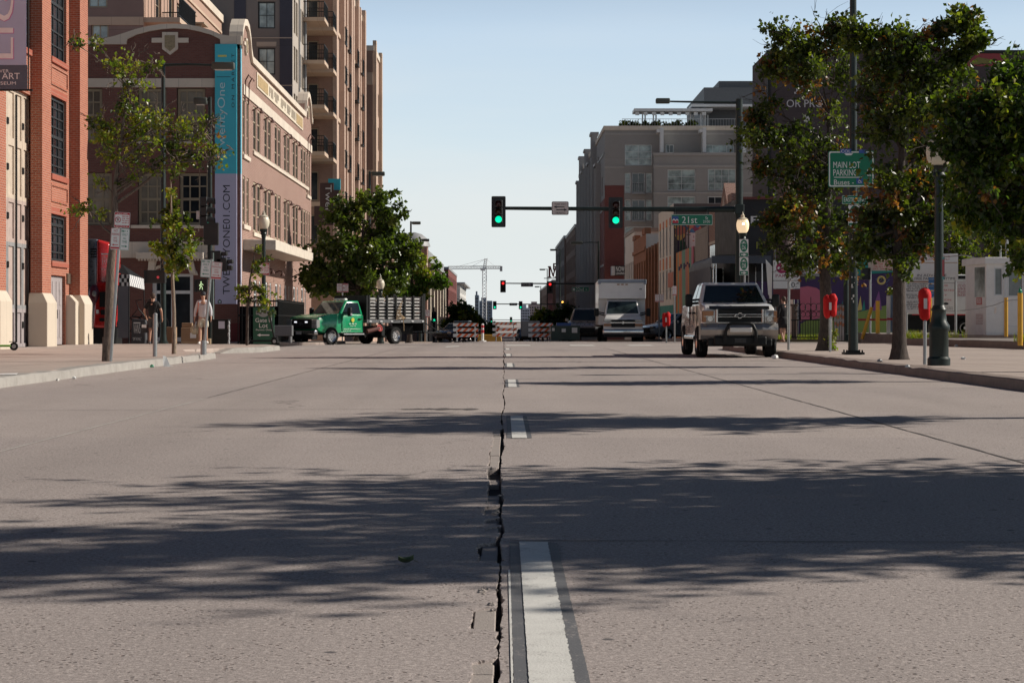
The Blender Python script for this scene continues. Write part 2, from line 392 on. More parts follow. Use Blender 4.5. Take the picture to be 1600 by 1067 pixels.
scene.view_settings.exposure=0.15;scene.view_settings.gamma=1.0
def struct(o):o['kind']='structure';return o
g=MB();g.quad((-2500,-60,-3.6),(2500,-60,-3.6),(2500,5500,-3.6),(-2500,5500,-3.6));struct(g.build('ground',M_DIRT))
def GZ(y):return-.0115*min(270,max(0,y-88.5))
def dip(x,y):
 def ss(a,b,t):
  t=min(1,max(0,(t-a)/(b-a)));return t*t*(3-2*t)
 k=ss(69,73,y)
 d=GZ(y)
 if x<0:d-=k*(.10*ss(.8,3.5,-x)+.12*ss(8.5,11,-x))
 return d
rr=random.Random(3)
ys=[];y=-8.0
while y<92:ys.append(y);y+=.035 if y<14 else(.12 if y<40 else .6)
wid=lambda y:(.0075+.004*math.sin(y*3.1))if y<40 else .014
off={}
drift=0.0
def spalled(y):return any(a<=y<=b for a,b in SPALL)
SPALL=[(5.05,5.62),(6.12,6.62),(7.85,8.55),(8.95,9.2),(9.3,9.62),(9.7,10.25),(10.35,12.9),(13.0,17.4)]
lx,rx=[],[]
for y in ys:
 drift=drift*.9+rr.uniform(-.004,.004)
 c=-.012+drift+(.020*min(1,max(0,(y-14)/16)))+(.012*math.sin(y*.9)if y>12 else 0)
 wv=wid(y)+rr.uniform(-.003,.004)+(rr.random()<.06)*rr.uniform(.004,.013)
 l=c-wv
 sp_=[k for k,(a,b)in enumerate(SPALL)if a<=y<=b]
 if sp_:
  a,b=SPALL[sp_[0]];k=max(0,min(1,(y-a+.01)/.07,(b-y+.01)/.07));l=c-wv-k*(.070+.006*(sp_[0]%3))-rr.uniform(0,.009)
 lx.append(l);rx.append(c+wv*.8)
XL=[-300,-60,-20,-14,-11,-9.8,-8.5,-7.4,-5.5,-3.5,-2,-.8]
def sheet(edge,xs,right):
 mb=MB();allx=xs
 n=len(xs)+1
 vs=[]
 for j,y in enumerate(ys):
  row=list(xs)+[edge[j]]if not right else[edge[j]]+list(xs)
  vs+=[(x,y,dip(x,y))for x in row]
 fs=[]
 for j in range(len(ys)-1):
  for i in range(n-1):
   a=j*n+i;fs.append((a,a+1,a+n+1,a+n))
 k=len(vs);e=n-1 if not right else 0
 for j,y in enumerate(ys):vs.append((edge[j],y,-.05))
 for j in range(len(ys)-1):
  a,b2,c2,d2=j*n+e,(j+1)*n+e,k+j+1,k+j
  fs.append((a,d2,c2,b2)if right else(a,b2,c2,d2))
 mb.add(vs,fs);return mb
for right,edge,xs in((False,lx,XL),(True,rx,[.8,2,3.5,5.5,7.4,11,20,60,300])):
 mb=sheet(edge,xs,right)
 yy=[ys[-1],93,94.5,100,130,200,300,358,400,900,2500];row=(xs+[0.0])if not right else([0.0]+xs)
 k=len(mb.v);n=len(row)
 mb.add([(x,y,dip(x,y))for y in yy for x in row],[(j*n+i,j*n+i+1,(j+1)*n+i+1,(j+1)*n+i)for j in range(len(yy)-1)for i in range(n-1)])
 struct(mb.build('road',M_ROAD))
tr=MB();tr.quad((-.3,-8,-.05),(.3,-8,-.05),(.3,92,-.05),(-.3,92,-.05));struct(tr.build('road_joint',M_TRENCH))
pb=MB()
for k,(a,b)in enumerate(SPALL):
 y=a+.005
 low=(.004,.004,.010,.004,.014,.014,.017,.003)[k]
 while y<b-.02:
  e=min(b-.005,y+rr.uniform(.16,.5)*(1 if k<7 else 1.4))
  z=-low-rr.uniform(0,.006)
  if not(k==6 and rr.random()<.45):
   pb.box(-.105+rr.uniform(0,.008),-.030+rr.uniform(-.004,.006),y,e-.004,-.06,z)
  y=e
struct(pb.build('road_patch',M_PATCH,bevel=.004))
def dash(y0,y1,x0=.07,x1=.197,rag=.02):
 for nm,m,a,b,z,e in(('road_marking',M_BLACKP,x0-.043,x1+.042,.003,0),('road_marking',M_WHITE,x0,x1,.006,.05)):
  mb=MB();n=240 if y0<20 else 60;vs=[]
  q=random.Random(int(y0*10))
  yy=[y0+(y1-y0)*i/n for i in range(n+1)]
  for i,y in enumerate(yy):
   vs+=[(a+q.uniform(-.001,.001),y-(e if i==0 else 0),z),(b+q.uniform(-rag,rag)*(.16 if e else .08),y-(e if i==0 else 0)+q.uniform(-.02,.02)*(i in(0,n)),z)]
  mb.add(vs,[(2*i,2*i+1,2*i+3,2*i+2)for i in range(n)]);struct(mb.build(nm,m))
for a,b in((4.4,8.55),(16.1,19.8),(28.3,31.9),(40.4,44.0),(52.5,56),(64,67)):dash(a,b)
mb=MB();mb.quad((.022,4,.003),(.030,4,.003),(.026,7.6,.003),(.018,7.6,.003));struct(mb.build('road_marking',M_WHITE))
mb=MB()
for x in(-8.4,-5.6,-2.7,.1,2.6,4.9,7.0):mb.quad((x,73.6,.005+dip(x,74)),(x+.95,73.6,.005+dip(x+.9,74)),(x+.95,76,.005+dip(x+.9,76)),(x,76,.005+dip(x,76)))
struct(mb.build('crosswalk_marking',M_WHITE))
M_JNT=pm('sealed_joint',(.07,.06,.055),.9,var=.4,ns=8)
M_JNTL=pm('pale_joint',(.40,.37,.34),.9,var=.3,ns=8)
def jline(pts,wd,m,z=.0035):
 mb=MB();q=random.Random(len(pts)+int(pts[0][0]*31));P_=[]
 for(xa,ya),(xb,yb)in zip(pts[:-1],pts[1:]):
  n=max(2,int(math.hypot(xb-xa,yb-ya)/.4))
  for i in range(n):P_.append((xa+(xb-xa)*i/n,ya+(yb-ya)*i/n))
 P_.append(pts[-1]);vs=[]
 horiz=abs(pts[-1][0]-pts[0][0])>abs(pts[-1][1]-pts[0][1])
 for x,y in P_:
  j=q.uniform(-.006,.006);ww=wd*q.uniform(.5,1.4)
  vs+=[(x,y+j-ww,z),(x,y+j+ww,z)]if horiz else[(x+j-ww,y,z),(x+j+ww,y,z)]
 fs=[(2*i,2*i+2,2*i+3,2*i+1)if horiz else(2*i,2*i+1,2*i+3,2*i+2)for i in range(len(P_)-1)]
 mb.add(vs,fs);struct(mb.build('road_joint',m))
jline([(3.62,-5),(3.66,30),(3.6,68)],.012,M_JNT)
jline([(-3.84,-5),(-3.82,15.5),(-3.8,24)],.012,M_JNTL);jline([(-3.8,24.4),(-3.75,68)],.010,M_JNT)
jline([(.03,8.62),(2.2,8.55),(7.3,8.5)],.007,M_JNT)
jline([(.03,12.62),(3,12.45),(7.3,12.5)],.013,M_JNT)
jline([(-7.2,20.9),(-1.2,21.3),(-.45,21.4)],.012,M_JNT)
jline([(.06,32.3),(.7,32.2)],.02,M_JNT);jline([(-7,52),(7,52)],.02,M_JNT);jline([(-7.2,69.3),(7.2,69.3)],.03,M_JNT)
jline([(-12,88.7),(0,89),(12,89)],.06,M_JNT)  # dark line drawn across the road at the crest
mb=MB()
q=random.Random(5);n=14
vs=[(-1.15+.062*i,21.25+(.0 if i in(0,n)else q.uniform(-.22,-.02)),.003)for i in range(n+1)]+[(-1.15+.062*i,21.35+q.uniform(.0,.25)*(0<i<n),.003)for i in range(n,-1,-1)]
mb.add(vs,(tuple(range(len(vs))),));struct(mb.build('road_patch',M_JNT))
def slab(name,poly,z0,z1,m,bev=.02):
 mb=MB();fr=Fr((0,0,0));fr.v=Vector((0,1,0));fr.n=Vector((0,0,1))
 mb.prism(poly,fr,z0,z1);return struct(mb.build(name,m,bevel=bev))
def arc(cx,cy,r,a0,a1,n=8):return[(cx+r*math.cos(R(a0+(a1-a0)*i/n)),cy+r*math.sin(R(a0+(a1-a0)*i/n)))for i in range(n+1)]
slab('sidewalk',[(-60,-20),(-7.62,-20),(-7.62,38.6),(-7.65,50.2),(-8.6,51.5),(-9.2,54.6),(-8.6,57.4),(-7.65,58.6),(-7.65,62.4)]+arc(-12.6,63,5.0,0,90)+[(-60,68)],-.3,.150,M_WALK)
def kerb(pts,wd,z1,m,ramp0=0,ramp1=0,side=-1):
 qk=random.Random(int(wd*100+pts[0][1]));pp=[]
 for(xa,ya),(xb,yb)in zip(pts[:-1],pts[1:]):
  k=max(1,int(math.hypot(xb-xa,yb-ya)/.7))if yb>4 else 1
  pp+=[(xa+(xb-xa)*i/k+qk.uniform(-.012,.012)*(i>0),ya+(yb-ya)*i/k)for i in range(k)]
 pts=pp+[pts[-1]]
 mb=MB();n=len(pts);vs=[]
 for i,(x,y)in enumerate(pts):
  a=Vector(pts[max(0,i-1)]);b=Vector(pts[min(n-1,i+1)]);d=(b-a).normalized();nn=Vector((d.y,-d.x))*side
  h=z1-(qk.uniform(0,.014)if qk.random()<.7 else qk.uniform(.01,.035))+.004
  if ramp0 and i==0:h=.012
  if ramp1 and i==n-1:h=.012
  p=Vector((x,y))
  vs+=[(p.x,p.y,-.2),(p.x+nn.x*.03,p.y+nn.y*.03,h-.02),(p.x+nn.x*.055,p.y+nn.y*.055,h),(p.x+nn.x*wd,p.y+nn.y*wd,h),(p.x+nn.x*wd,p.y+nn.y*wd,-.2)]
 fs=[]
 for i in range(n-1):
  for k in range(4):fs.append((i*5+k,i*5+k+1,(i+1)*5+k+1,(i+1)*5+k))
 fs+=[(0,1,2,3,4),tuple((n-1)*5+k for k in(4,3,2,1,0))]
 mb.add(vs,fs);return struct(mb.build('kerb',m,fix=True))
kl=[(-7.40,-20),(-7.40,10),(-7.39,20),(-7.38,28),(-7.42,33),(-7.44,37.2),(-7.45,38.4),(-7.44,41),(-7.43,46),(-7.46,49.4),(-7.75,51),(-8.4,52.2)]
kerb(kl,.36,.162,M_KERB,ramp1=1)
kerb([(-8.4,56.6),(-7.75,57.9),(-7.45,59),(-7.42,62.6)]+arc(-12.5,62.9,5.1,3,88,9),.34,.162,M_KERB,ramp0=1)
slab('sidewalk',[(7.7,-20),(60,-20),(60,69)]+arc(12.7,64,5.0,90,180)+[(7.7,60)],-.3,.150,M_WALK)
kerb([(7.34,-20),(7.34,20),(7.33,40),(7.36,58),(7.36,63.5)]+arc(12.6,64,5.24,178,92,9),.40,.158,M_KERBD,side=1)
slab('sidewalk',[(-12.2,83.2),(-9.9,83.2)]+arc(-9.9,85.6,2.4,-80,0,5)+[(-7.5,90),(-12.2,90)],-.4,.02,M_WALK)
slab('sidewalk',[(-60,82.6),(-12.2,82.6),(-12.2,90),(-60,90)],-.5,-.09,M_WALK)
for xa,xb,za in((-60,-7.5,0.0),(7.5,60,.12)):
 mb=MB();ys_=[90,130,200,300,358,700]
 mb.add([(x,y,GZ(y)+zz)for y in ys_ for x,zz in((xa,za),(xb,za),(xb,-.3),(xa,-.3))],[(4*i+k,4*i+(k+1)%4,4*i+4+(k+1)%4,4*i+4+k)for i in range(len(ys_)-1)for k in range(4)]+[(0,1,2,3)])
 struct(mb.build('sidewalk',M_WALK))
slab('sidewalk',[(12,87)]+[(60,87),(60,90),(7.5,90)]+arc(10.5,90,3,180,262,6),-.3,.14,M_WALK)
slab('lot_ground',[(13.9,64.6),(15.7,54),(21.5,42),(60,42),(60,68.2),(15,68.2)],-.2,.35,M_LOT)
kerb([(21.3,41.6),(15.5,53.8),(13.65,64.4),(13.9,68.0)],.25,.38,M_KERBD,side=1)
slab('lot_ground',[(15.2,70.5),(60,70.5),(60,86),(16,86),(15.4,78)],-.2,.43,M_LOT)
kerb([(60,69.9),(15.2,69.9),(14.9,78)],.25,.47,M_KERBD,side=-1)
WIN={}
def win_mesh(w,h,nx,ny,fm,gm,ft=.07,bar=.035,sash=None):
 key=(round(w,2),round(h,2),nx,ny,fm.name,gm.name,ft,bar,sash)
 if key in WIN:return WIN[key]
 f=MB()
 f.box(0,w,-.06,.02,0,ft);f.box(0,w,-.06,.02,h-ft,h);f.box(0,ft,-.06,.02,ft,h-ft);f.box(w-ft,w,-.06,.02,ft,h-ft)
 for i in range(1,nx):
  x=w*i/nx;f.box(x-bar/2,x+bar/2,-.045,.015,ft,h-ft)
 for j in range(1,ny):
  z=h*j/ny;bb=bar*(2 if sash==j else 1)
  for i in range(nx):
   xa=(w*i/nx+bar/2)if i else ft;xb=(w*(i+1)/nx-bar/2)if i<nx-1 else w-ft
   f.box(xa,xb,-.043,.013,z-bb/2,z+bb/2)
 f2=MB();f2.box(ft*.5,w-ft*.5,-.004,.01,ft*.5,h-ft*.5)
 a=f.build('window',fm);b=f2.build('pane',gm)
 r=(a.data,b.data);bpy.data.objects.remove(a);bpy.data.objects.remove(b)
 WIN[key]=r;return r
def win(bld,fr,u,v,w,h,nx,ny,fm,gm,depth=.18,single=False,name='window',**kw):
 n=bld.get('nwin',0)
 ms=win_mesh(w,h,nx,ny,fm,gm,**kw)
 p=fr.at(u,v,-depth)-Vector(bld.location)
 if n>=99:
  return
 bld['nwin']=n+1
 o=obj(name,ms[0],bld,p,fr.rz)
 obj('pane',ms[1],o)
 return o
def wall(mb,fr,L_,H,holes,depth=.22,m=0,mr=None,u0=0.0,v0=0.0):
 us=sorted({u0,L_}|{h[0]for h in holes}|{h[1]for h in holes});vs=sorted({v0,H}|{h[2]for h in holes}|{h[3]for h in holes})
 us=[u for u in us if u0<=u<=L_];vs=[v for v in vs if v0<=v<=H]
 for a,b in zip(us[:-1],us[1:]):
  for c,d in zip(vs[:-1],vs[1:]):
   um,vm=(a+b)/2,(c+d)/2
   if any(h[0]<um<h[1]and h[2]<vm<h[3]for h in holes):continue
   mb.frect(fr,a,b,c,d,0,m)
 mr=m if mr is None else mr
 for a,b,c,d in holes:
  q=lambda u,v,dd:fr.at(u,v,dd)
  mb.quad(q(a,c,0),q(a,d,0),q(a,d,-depth-.1),q(a,c,-depth-.1),mr);mb.quad(q(b,d,0),q(b,c,0),q(b,c,-depth-.1),q(b,d,-depth-.1),mr)
  mb.quad(q(a,d,0),q(b,d,0),q(b,d,-depth-.1),q(a,d,-depth-.1),mr);mb.quad(q(b,c,0),q(a,c,0),q(a,c,-depth-.1),q(b,c,-depth-.1),mr)
  mb.quad(q(a,c,-depth-.1),q(b,c,-depth-.1),q(b,d,-depth-.1),q(a,d,-depth-.1),mr)
B_RED=brick('orange_brick',(.39,.125,.07),(.30,.085,.05),(.40,.26,.20))
B_RED2=brick('orange_brick_soldier',(.36,.075,.045),(.30,.065,.038),(.36,.20,.15),.075,.21)
S_CREAM=stone('cream_stone',(.54,.465,.375),3,3,dirt=.18)
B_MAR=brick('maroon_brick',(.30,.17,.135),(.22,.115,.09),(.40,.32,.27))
B_MARF=brick('maroon_brick_shaded',(.19,.082,.066),(.15,.06,.05),(.15,.10,.085))  # darkened copy of the side brick; the front's shade is put into its colour
S_BAND=stone('pale_stone',(.62,.54,.45),1.05,3)
B_PINK=stone('pink_stucco',(.40,.27,.21),60,3.2,dirt=.15)
B_PINKD=brick('tan_brick',(.55,.40,.32),(.48,.34,.27),(.36,.27,.22))
B_BRN=brick('brown_brick',(.30,.19,.15),(.26,.16,.125),(.30,.21,.17))
S_TAN=stone('tan_stone',(.50,.38,.29),1.4,3)
S_GRYB=stone('grey_stucco',(.185,.17,.165),60,3.1,dirt=.15)
S_GRYL=stone('warm_grey_stucco',(.40,.355,.31),60,3.1,dirt=.15)
S_GR1=stone('taupe_stucco',(.37,.34,.315),60,3.1,dirt=.2)
S_DK=stone('charcoal_panel',(.085,.085,.09),2.4,1.2,dirt=.2)
S_NAVY=stone('navy_panel',(.055,.06,.085),3,3.1,dirt=.2)
B_DRED=brick('dark_red_brick',(.20,.055,.048),(.16,.045,.04),(.16,.10,.09))
B_BR2=brick('rust_brick',(.30,.13,.07),(.25,.10,.055),(.24,.16,.11))
B_DBR=brick('dark_brick',(.12,.075,.062),(.10,.062,.052),(.12,.09,.08))
S_WHT=stone('white_wash',(.60,.59,.56),40,3,dirt=.3)
S_CONC=stone('rough_concrete',(.30,.27,.245),3,3,dirt=.4)
F_DK=pm('dark_frame',(.025,.028,.03),.5);F_CRM=pm('cream_frame',(.52,.44,.30),.6);F_WHT=pm('white_frame',(.62,.63,.63),.5);F_TAN=pm('tan_frame',(.36,.29,.21),.6)
A=thing('brick_warehouse','orange brick building with cream stone bases and tall panelled door behind the bare tree','building',(-15,64,.15))
fa=Fr((-15.07,40,0),R(90))
YA=lambda x,X=15.07:X*F0/(VX-x)
mb=MB()
holes=[(17.25,20.95,.15,8.15),(23.3,25.5,9.75,13.6),(23.3,25.5,5.85,8.5),(23.3,25.5,2.95,4.55),(23.25,25.35,.15,2.5),(18.5,20.6,9.55,13.6)]
holes2=[(h[0]-9.2,h[1]-9.2,h[2],h[3])for h in holes if h[0]<22]+[(4.4,7.2,2.9,8.4)]
wall(mb,fa,27.3,17,holes+holes2,.2)
mb.frect(Fr((-22,67.3,0),0),0,6.93,0,17,0)
mb.quad((-15.07,67.3,0),(-30,67.3,0),(-30,67.3,17),(-15.07,67.3,17));mb.quad((-15.07,40,17),(-15.07,67.3,17),(-30,67.3,17),(-30,40,17));mb.quad((-30,40,0),(-15.07,40,0),(-15.07,40,17),(-30,40,17))
mb.build('wall',B_RED,A,world=True)
for(u0,u1)in((20.55+.0,21.75),(25.95,27.2),(14.9,16.15),(10.6,11.9)):
 m2=MB();m2.fbox(fa,u0,u1,1.6,17,0,.37);m2.build('pilaster',B_RED,A,world=True)
 b2=MB()
 fb=Fr(fa.o,fa.rz)
 pr=[(u0-.12,.0),(u1+.12,.0),(u1+.12,1.55),(u1-.03,1.86),(u0+.03,1.86),(u0-.12,1.55)]
 a0=[fa.at(u0-.12,.0,-.02),fa.at(u1+.12,.0,-.02),fa.at(u1+.12,0,.62),fa.at(u0-.12,0,.62)]
 b2.fbox(fa,u0-.10,u1+.0,0,1.55,-.05,.56)
 b2.hexa([fa.at(u0-.10,1.55,.56),fa.at(u1,1.55,.56),fa.at(u1,1.55,-.05),fa.at(u0-.10,1.55,-.05)],[fa.at(u0-.01,1.86,.39),fa.at(u1-.01,1.86,.39),fa.at(u1-.01,1.86,-.05),fa.at(u0-.01,1.86,-.05)])
 b2.build('stone_base',S_CREAM,A,world=True,bevel=.015)
mb=MB();mb.fbox(fa,25.42,25.9,0,1.62,-.05,.34);mb.hexa([fa.at(25.42,1.62,.34),fa.at(25.9,1.62,.34),fa.at(25.9,1.62,-.05),fa.at(25.42,1.62,-.05)],[fa.at(25.45,1.86,.12),fa.at(25.9,1.86,.12),fa.at(25.9,1.86,-.05),fa.at(25.45,1.86,-.05)])
mb.build('stone_base',S_CREAM,A,world=True,bevel=.012)
for h in holes:
 if h[2]>2.6:win(A,fa,h[0]+.02,h[2]+.03,h[1]-h[0]-.04,h[3]-h[2]-.06,3,8 if h[3]-h[2]>3 else(8 if h[3]-h[2]>2 else 5),F_DK,M_WGLASS,.14,ft=.09,bar=.05,sash=4)
 if h[2]>2.6:
  m2=MB();m2.fbox(fa,h[0]-.12,h[1]+.12,h[2]-.16,h[2]+.025,-.05,.07);m2.build('window_sill',B_RED2,A,world=True)
  m2=MB();m2.fbox(fa,h[0]-.1,h[1]+.1,h[3],h[3]+.22,-.05,.012);m2.build('lintel',B_RED2,A,world=True)
mb=MB()
for(v0,v1)in((4.95,5.55),(8.85,9.5),(14,15)):
 for r in((23.2,25.6,v0,v0+.07),(23.2,25.6,v1-.07,v1),(23.2,23.27,v0+.07,v1-.07),(25.53,25.6,v0+.07,v1-.07)):mb.fbox(fa,*r,-.01,.04)
mb.build('brick_panel',B_RED,A,world=True)
D_UP=pm('door_cream',(.52,.43,.34),.6,dirt=.25);D_MID=pm('door_pink',(.42,.33,.29),.6,dirt=.3);D_LOW=pm('door_grey',(.25,.25,.25),.6,dirt=.25);D_BOT=pm('door_lilac_grey',(.33,.29,.29),.65,dirt=.3)
mb=MB()
for k in range(4):
 ua=17.25+.925*k;ub=ua+.91
 for(va,vb,m)in((.15,1.35,3),(1.35,3.4,2),(3.4,4.75,1),(4.75,6.5,0),(6.5,8.15,0)):
  for r in((ua,ub,va,va+.12),(ua,ub,vb-.12,vb),(ua,ua+.13,va+.12,vb-.12),(ub-.13,ub,va+.12,vb-.12)):mb.fbox(fa,*r,-.25,-.12,m)
  mb.fbox(fa,ua+.13,ub-.13,va+.12,vb-.12,-.25,-.165,m if m!=2 else 1)
dr=mb.build('tall_door',[D_UP,D_MID,D_LOW,D_BOT],A,world=True)
hb=MB()
for k in(1,3):
 for v in(.75,2.6,4.1,5.6,7):hb.fbox(fa,17.25+.925*k-.1,17.25+.925*k+.1,v,v+.2,-.12,-.09)
hb.tube([fa.at(19.1,.3,-.08),fa.at(19.1,8,-.08)],.03,6)
hb.build('hinge',M_BLK,dr,world=True)
mb=MB()
ua,ub=23.3,25.3
for k in range(2):
 a,b=ua+1.0*k,ua+1.0*k+.99
 mb.fbox(fa,a,b,.17,2.48,-.22,-.10)
 for(va,vb)in((.4,1.35),(1.5,2.3)):
  for c in(0,1):
   mb.fbox(fa,a+.1+.45*c,a+.45+.45*c,va,vb,-.11,-.085)
sd_=mb.build('side_door',D_BOT,A,world=True)
hb=MB();hb.fbox(fa,24.33,24.40,1.05,1.35,-.09,-.04);hb.build('door_handle',M_BLK,sd_,world=True)
mb=MB();mb.fbox(fa,25.48,25.92,2.25,2.6,-.02,.05);mb.build('wall_plaque',pm('bronze',(.16,.13,.10),.5,.5),A,world=True)
BN=thing('hanging_banner','pale lilac banner with pink rimmed letters hanging on the orange brick building','banner',(-14.6,54.6,9))
yb=54.6;fbn=Fr((0,yb,0),0)
x0,x1=PX(-11,yb),PX(41,yb)
mb=MB();mb.fbox(fbn,x0,x1,PZ(102,yb),PZ(-60,yb),-.02,.0);mb.build('cloth',pm('banner_lilac',(.44,.50,.68),.75,var=.12,ns=1.5),BN,world=True)
mb=MB();mb.fbox(fbn,x0,x1+.03,PZ(141,yb),PZ(102,yb),-.02,.0);mb.build('hem_panel',pm('banner_slate',(.10,.12,.16),.75),BN,world=True)
mb=MB()
TXW=pm('banner_white',(.80,.80,.82),.7);TXP=pm('banner_pink',(.58,.24,.46),.7)
ftxt=[('LIGHT',-8,21,-130,92)]
for t,a,b,c,d in ftxt:
 mb.text(t,fbn,PX(a-.2,yb),PX(b+1.6,yb),PZ(d+1.2,yb),PZ(c+.8,yb),.006,1,turn=1);mb.text(t,fbn,PX(a,yb),PX(b,yb),PZ(d,yb),PZ(c,yb),.012,0,turn=1)
mb.text('VER',fbn,PX(-1,yb),PX(14,yb),PZ(114,yb),PZ(109,yb),.006);mb.text('ART',fbn,PX(3,yb),PX(31,yb),PZ(124,yb),PZ(114.5,yb),.006);mb.text('MUSEUM',fbn,PX(-14,yb),PX(25,yb),PZ(133,yb),PZ(128,yb),.006)
mb.build('lettering',[TXW,TXP],BN,world=True)
mb=MB();mb.tube([(x0,yb+.02,PZ(141,yb)),(PX(48,yb)+.05,yb+.02,PZ(141,yb))],.03,6);mb.tube([(PX(44,yb),yb+.03,PZ(-60,yb)),(PX(44,yb),yb+.03,PZ(142,yb))],.02,6)
mb.build('bracket',M_BLK,BN,world=True)
B=thing('brick_corner_building','maroon brick corner building with arched stone parapet and long banner','building',(-16,100,0))
YB,XB=86.0,-11.93
ff=Fr((0,YB,0),0);fs_=Fr((XB,YB,0),R(90))
bx=lambda x:PX(x,YB);bz=lambda y:PZ(y,YB)
mb=MB()
fholes=[(bx(215),bx(260),bz(222),bz(138)),(bx(276),bx(321),bz(222),bz(138)),(bx(115),bx(160),bz(222),bz(138)),(bx(215),bx(260),bz(352),bz(270)),(bx(280),bx(327),bz(352),bz(270)),(bx(130),bx(175),bz(352),bz(270)),(bx(238),bx(302),bz(534),bz(428))]
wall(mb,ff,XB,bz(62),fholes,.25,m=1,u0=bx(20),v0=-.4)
ag=[(bx(x),bz(y))for x,y in((345,62),(330,55),(312,49),(292,44.5),(272,43),(252,44.5),(232,49),(212,56),(198,62))]
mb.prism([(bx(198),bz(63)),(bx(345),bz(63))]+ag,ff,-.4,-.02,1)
LB=31.8
sh=[]
pairs=[(4.3+4.25*k)for k in range(6)]
for u in pairs:
 for d in(0.25,1.75):sh+=[(u+d,u+d+1.1,9.05,11.2),(u+d,u+d+1.1,5.2,7.6)]
for u in(.9,2.2):sh+=[(u,u+.75,8.6,11.2),(u,u+.75,5.4,7.6)]
for u in(28.9,30.2):sh+=[(u,u+.75,8.6,11.2),(u,u+.75,5.4,7.6)]
for u in pairs:sh+=[(u+.5,u+1.5,.2,2.9),(u+2.4,u+3.0,.6,2.9)]
wall(mb,fs_,LB,13.15,sh,.1,v0=-.4)
for u0 in(.1,27.9):
 ga=[(u0+3.6,13.1),(u0+3.2,13.5),(u0+2.9,14.0),(u0+2.3,14.5),(u0+1.6,14.65),(u0+.9,14.5),(u0+.3,14.0),(u0,13.5)]
 mb.prism([(u0,13.1)]+ga[::1]if False else[(u0,13.14)]+[(u0+3.6,13.14)]+ga[1:],fs_,-.4,-.01)
mb.quad((XB,YB,13),(XB,YB+LB,13),(bx(20),YB+LB,13),(bx(20),YB,13));mb.quad((XB,YB+LB,-.4),(bx(20),YB+LB,-.4),(bx(20),YB+LB,13),(XB,YB+LB,13))
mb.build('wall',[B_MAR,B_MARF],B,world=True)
mb=MB()
top=[(15,60),(167,60),(180,57),(196,52),(212,46.5),(232,41.5),(252,38.5),(272,38),(292,39),(312,42.5),(330,48),(345,54.5),(360,57),(377,57)]
bot=[(15,70),(198,70),(198.5,65),(199,62),(212,55.5),(232,50),(252,46.5),(272,45),(292,46),(312,50),(330,55),(344,62),(345,70),(377,70)]
for i in range(len(top)-1):
 a,b,c,d=bot[i],bot[i+1],top[i+1],top[i]
 mb.prism([(bx(a[0]),bz(a[1])),(bx(b[0]),bz(b[1])),(bx(c[0]),bz(c[1])),(bx(d[0]),bz(d[1]))],ff,-.5,.10)
sc=[(0,13.55),(.1,14.05),(.35,14.4),(.9,14.75),(1.7,14.85),(2.4,14.7),(2.95,14.25),(3.25,13.75),(3.7,13.42),(27.8,13.42),(28.0,13.6),(28.3,14.2),(28.8,14.65),(29.5,14.85),(30.2,14.75),(30.8,14.4),(31.2,13.9),(31.5,13.5),(31.8,13.42)]
for(u,v),(u2,v2)in zip(sc[:-1],sc[1:]):
 mb.prism([(u,v-.30),(u2,v2-.30),(u2,v2),(u,v)],fs_,-.5,.12)
mb.build('coping',S_BAND,B,world=True)
mb=MB()
mb.fbox(ff,bx(20),bx(336),bz(137),bz(123),-.02,.05)
for a,b in((20,60),(66,110),(112,214)):pass
mb.fbox(ff,bx(20),bx(336),bz(403),bz(378),-.02,.06);mb.fbox(ff,bx(205),bx(333),bz(357),bz(352),-.02,.12);mb.fbox(ff,bx(205),bx(333),bz(225),bz(222),-.02,.12)
mb.fbox(fs_,.9,LB,11.32,11.78,-.02,.06)
for u in pairs:mb.fbox(fs_,u+.05,u+4.3,8.87,9.05,-.02,.08);mb.fbox(fs_,u+.05,u+4.3,5.0,5.18,-.02,.08)
for u in(.8,28.8):mb.fbox(fs_,u,u+2.3,8.4,8.58,-.02,.09);mb.fbox(fs_,u,u+2.3,5.18,5.38,-.02,.09)
mb.build('stone_band',S_BAND,B,world=True)
mb=MB();mb.fbox(fs_,5.6,26.6,12.2,12.95,-.02,.05);
mb.build('frieze_panel',stone('frieze',(.66,.58,.46),50,3),B,world=True)
mb=MB();q=random.Random(2)
FZ=pm('frieze_letter',(.36,.31,.25),.8);FZG=pm('frieze_lattice',(.50,.37,.20),.8)
for k in range(14):mb.fbox(fs_,5.9+.28*k,6.08+.28*k,12.3,12.85,.05,.075,1)
for k in range(12):mb.fbox(fs_,22.9+.28*k,23.08+.28*k,12.3,12.85,.05,.075,1)
for k in range(34):
 if k not in(5,12,13,21,27):mb.fbox(fs_,10.3+.36*k,10.3+.36*k+q.uniform(.06,.2),12.34+.2*(q.random()<.3),12.82,.05,.07)
mb.build('frieze_lettering',[FZ,FZG],B,world=True)
def shield(fr,u,v,s,parent):
 mb=MB();out=[(u-.36*s,v+.5*s),(u-.36*s,v-.28*s),(u,v-.55*s),(u+.36*s,v-.28*s),(u+.36*s,v+.5*s)]
 mb.prism(out,fr,-.01,.09,0);mb.prism([(u+(a-u)*.66,v+(b-v)*.7)for a,b in out],fr,.09,.115,1)
 mb.fbox(fr,u-.85*s,u-.36*s,v+.02*s,v+.24*s,-.01,.06,0);mb.fbox(fr,u+.36*s,u+.85*s,v+.02*s,v+.24*s,-.01,.06,0)
 mb.build('emblem',[S_BAND,pm('emblem_relief',(.30,.24,.15),.85,var=.5,ns=12)],parent,world=True)
shield(ff,bx(266),bz(68),.98,B);shield(fs_,1.75,13.6,.75,B);shield(fs_,29.5,13.6,.75,B)
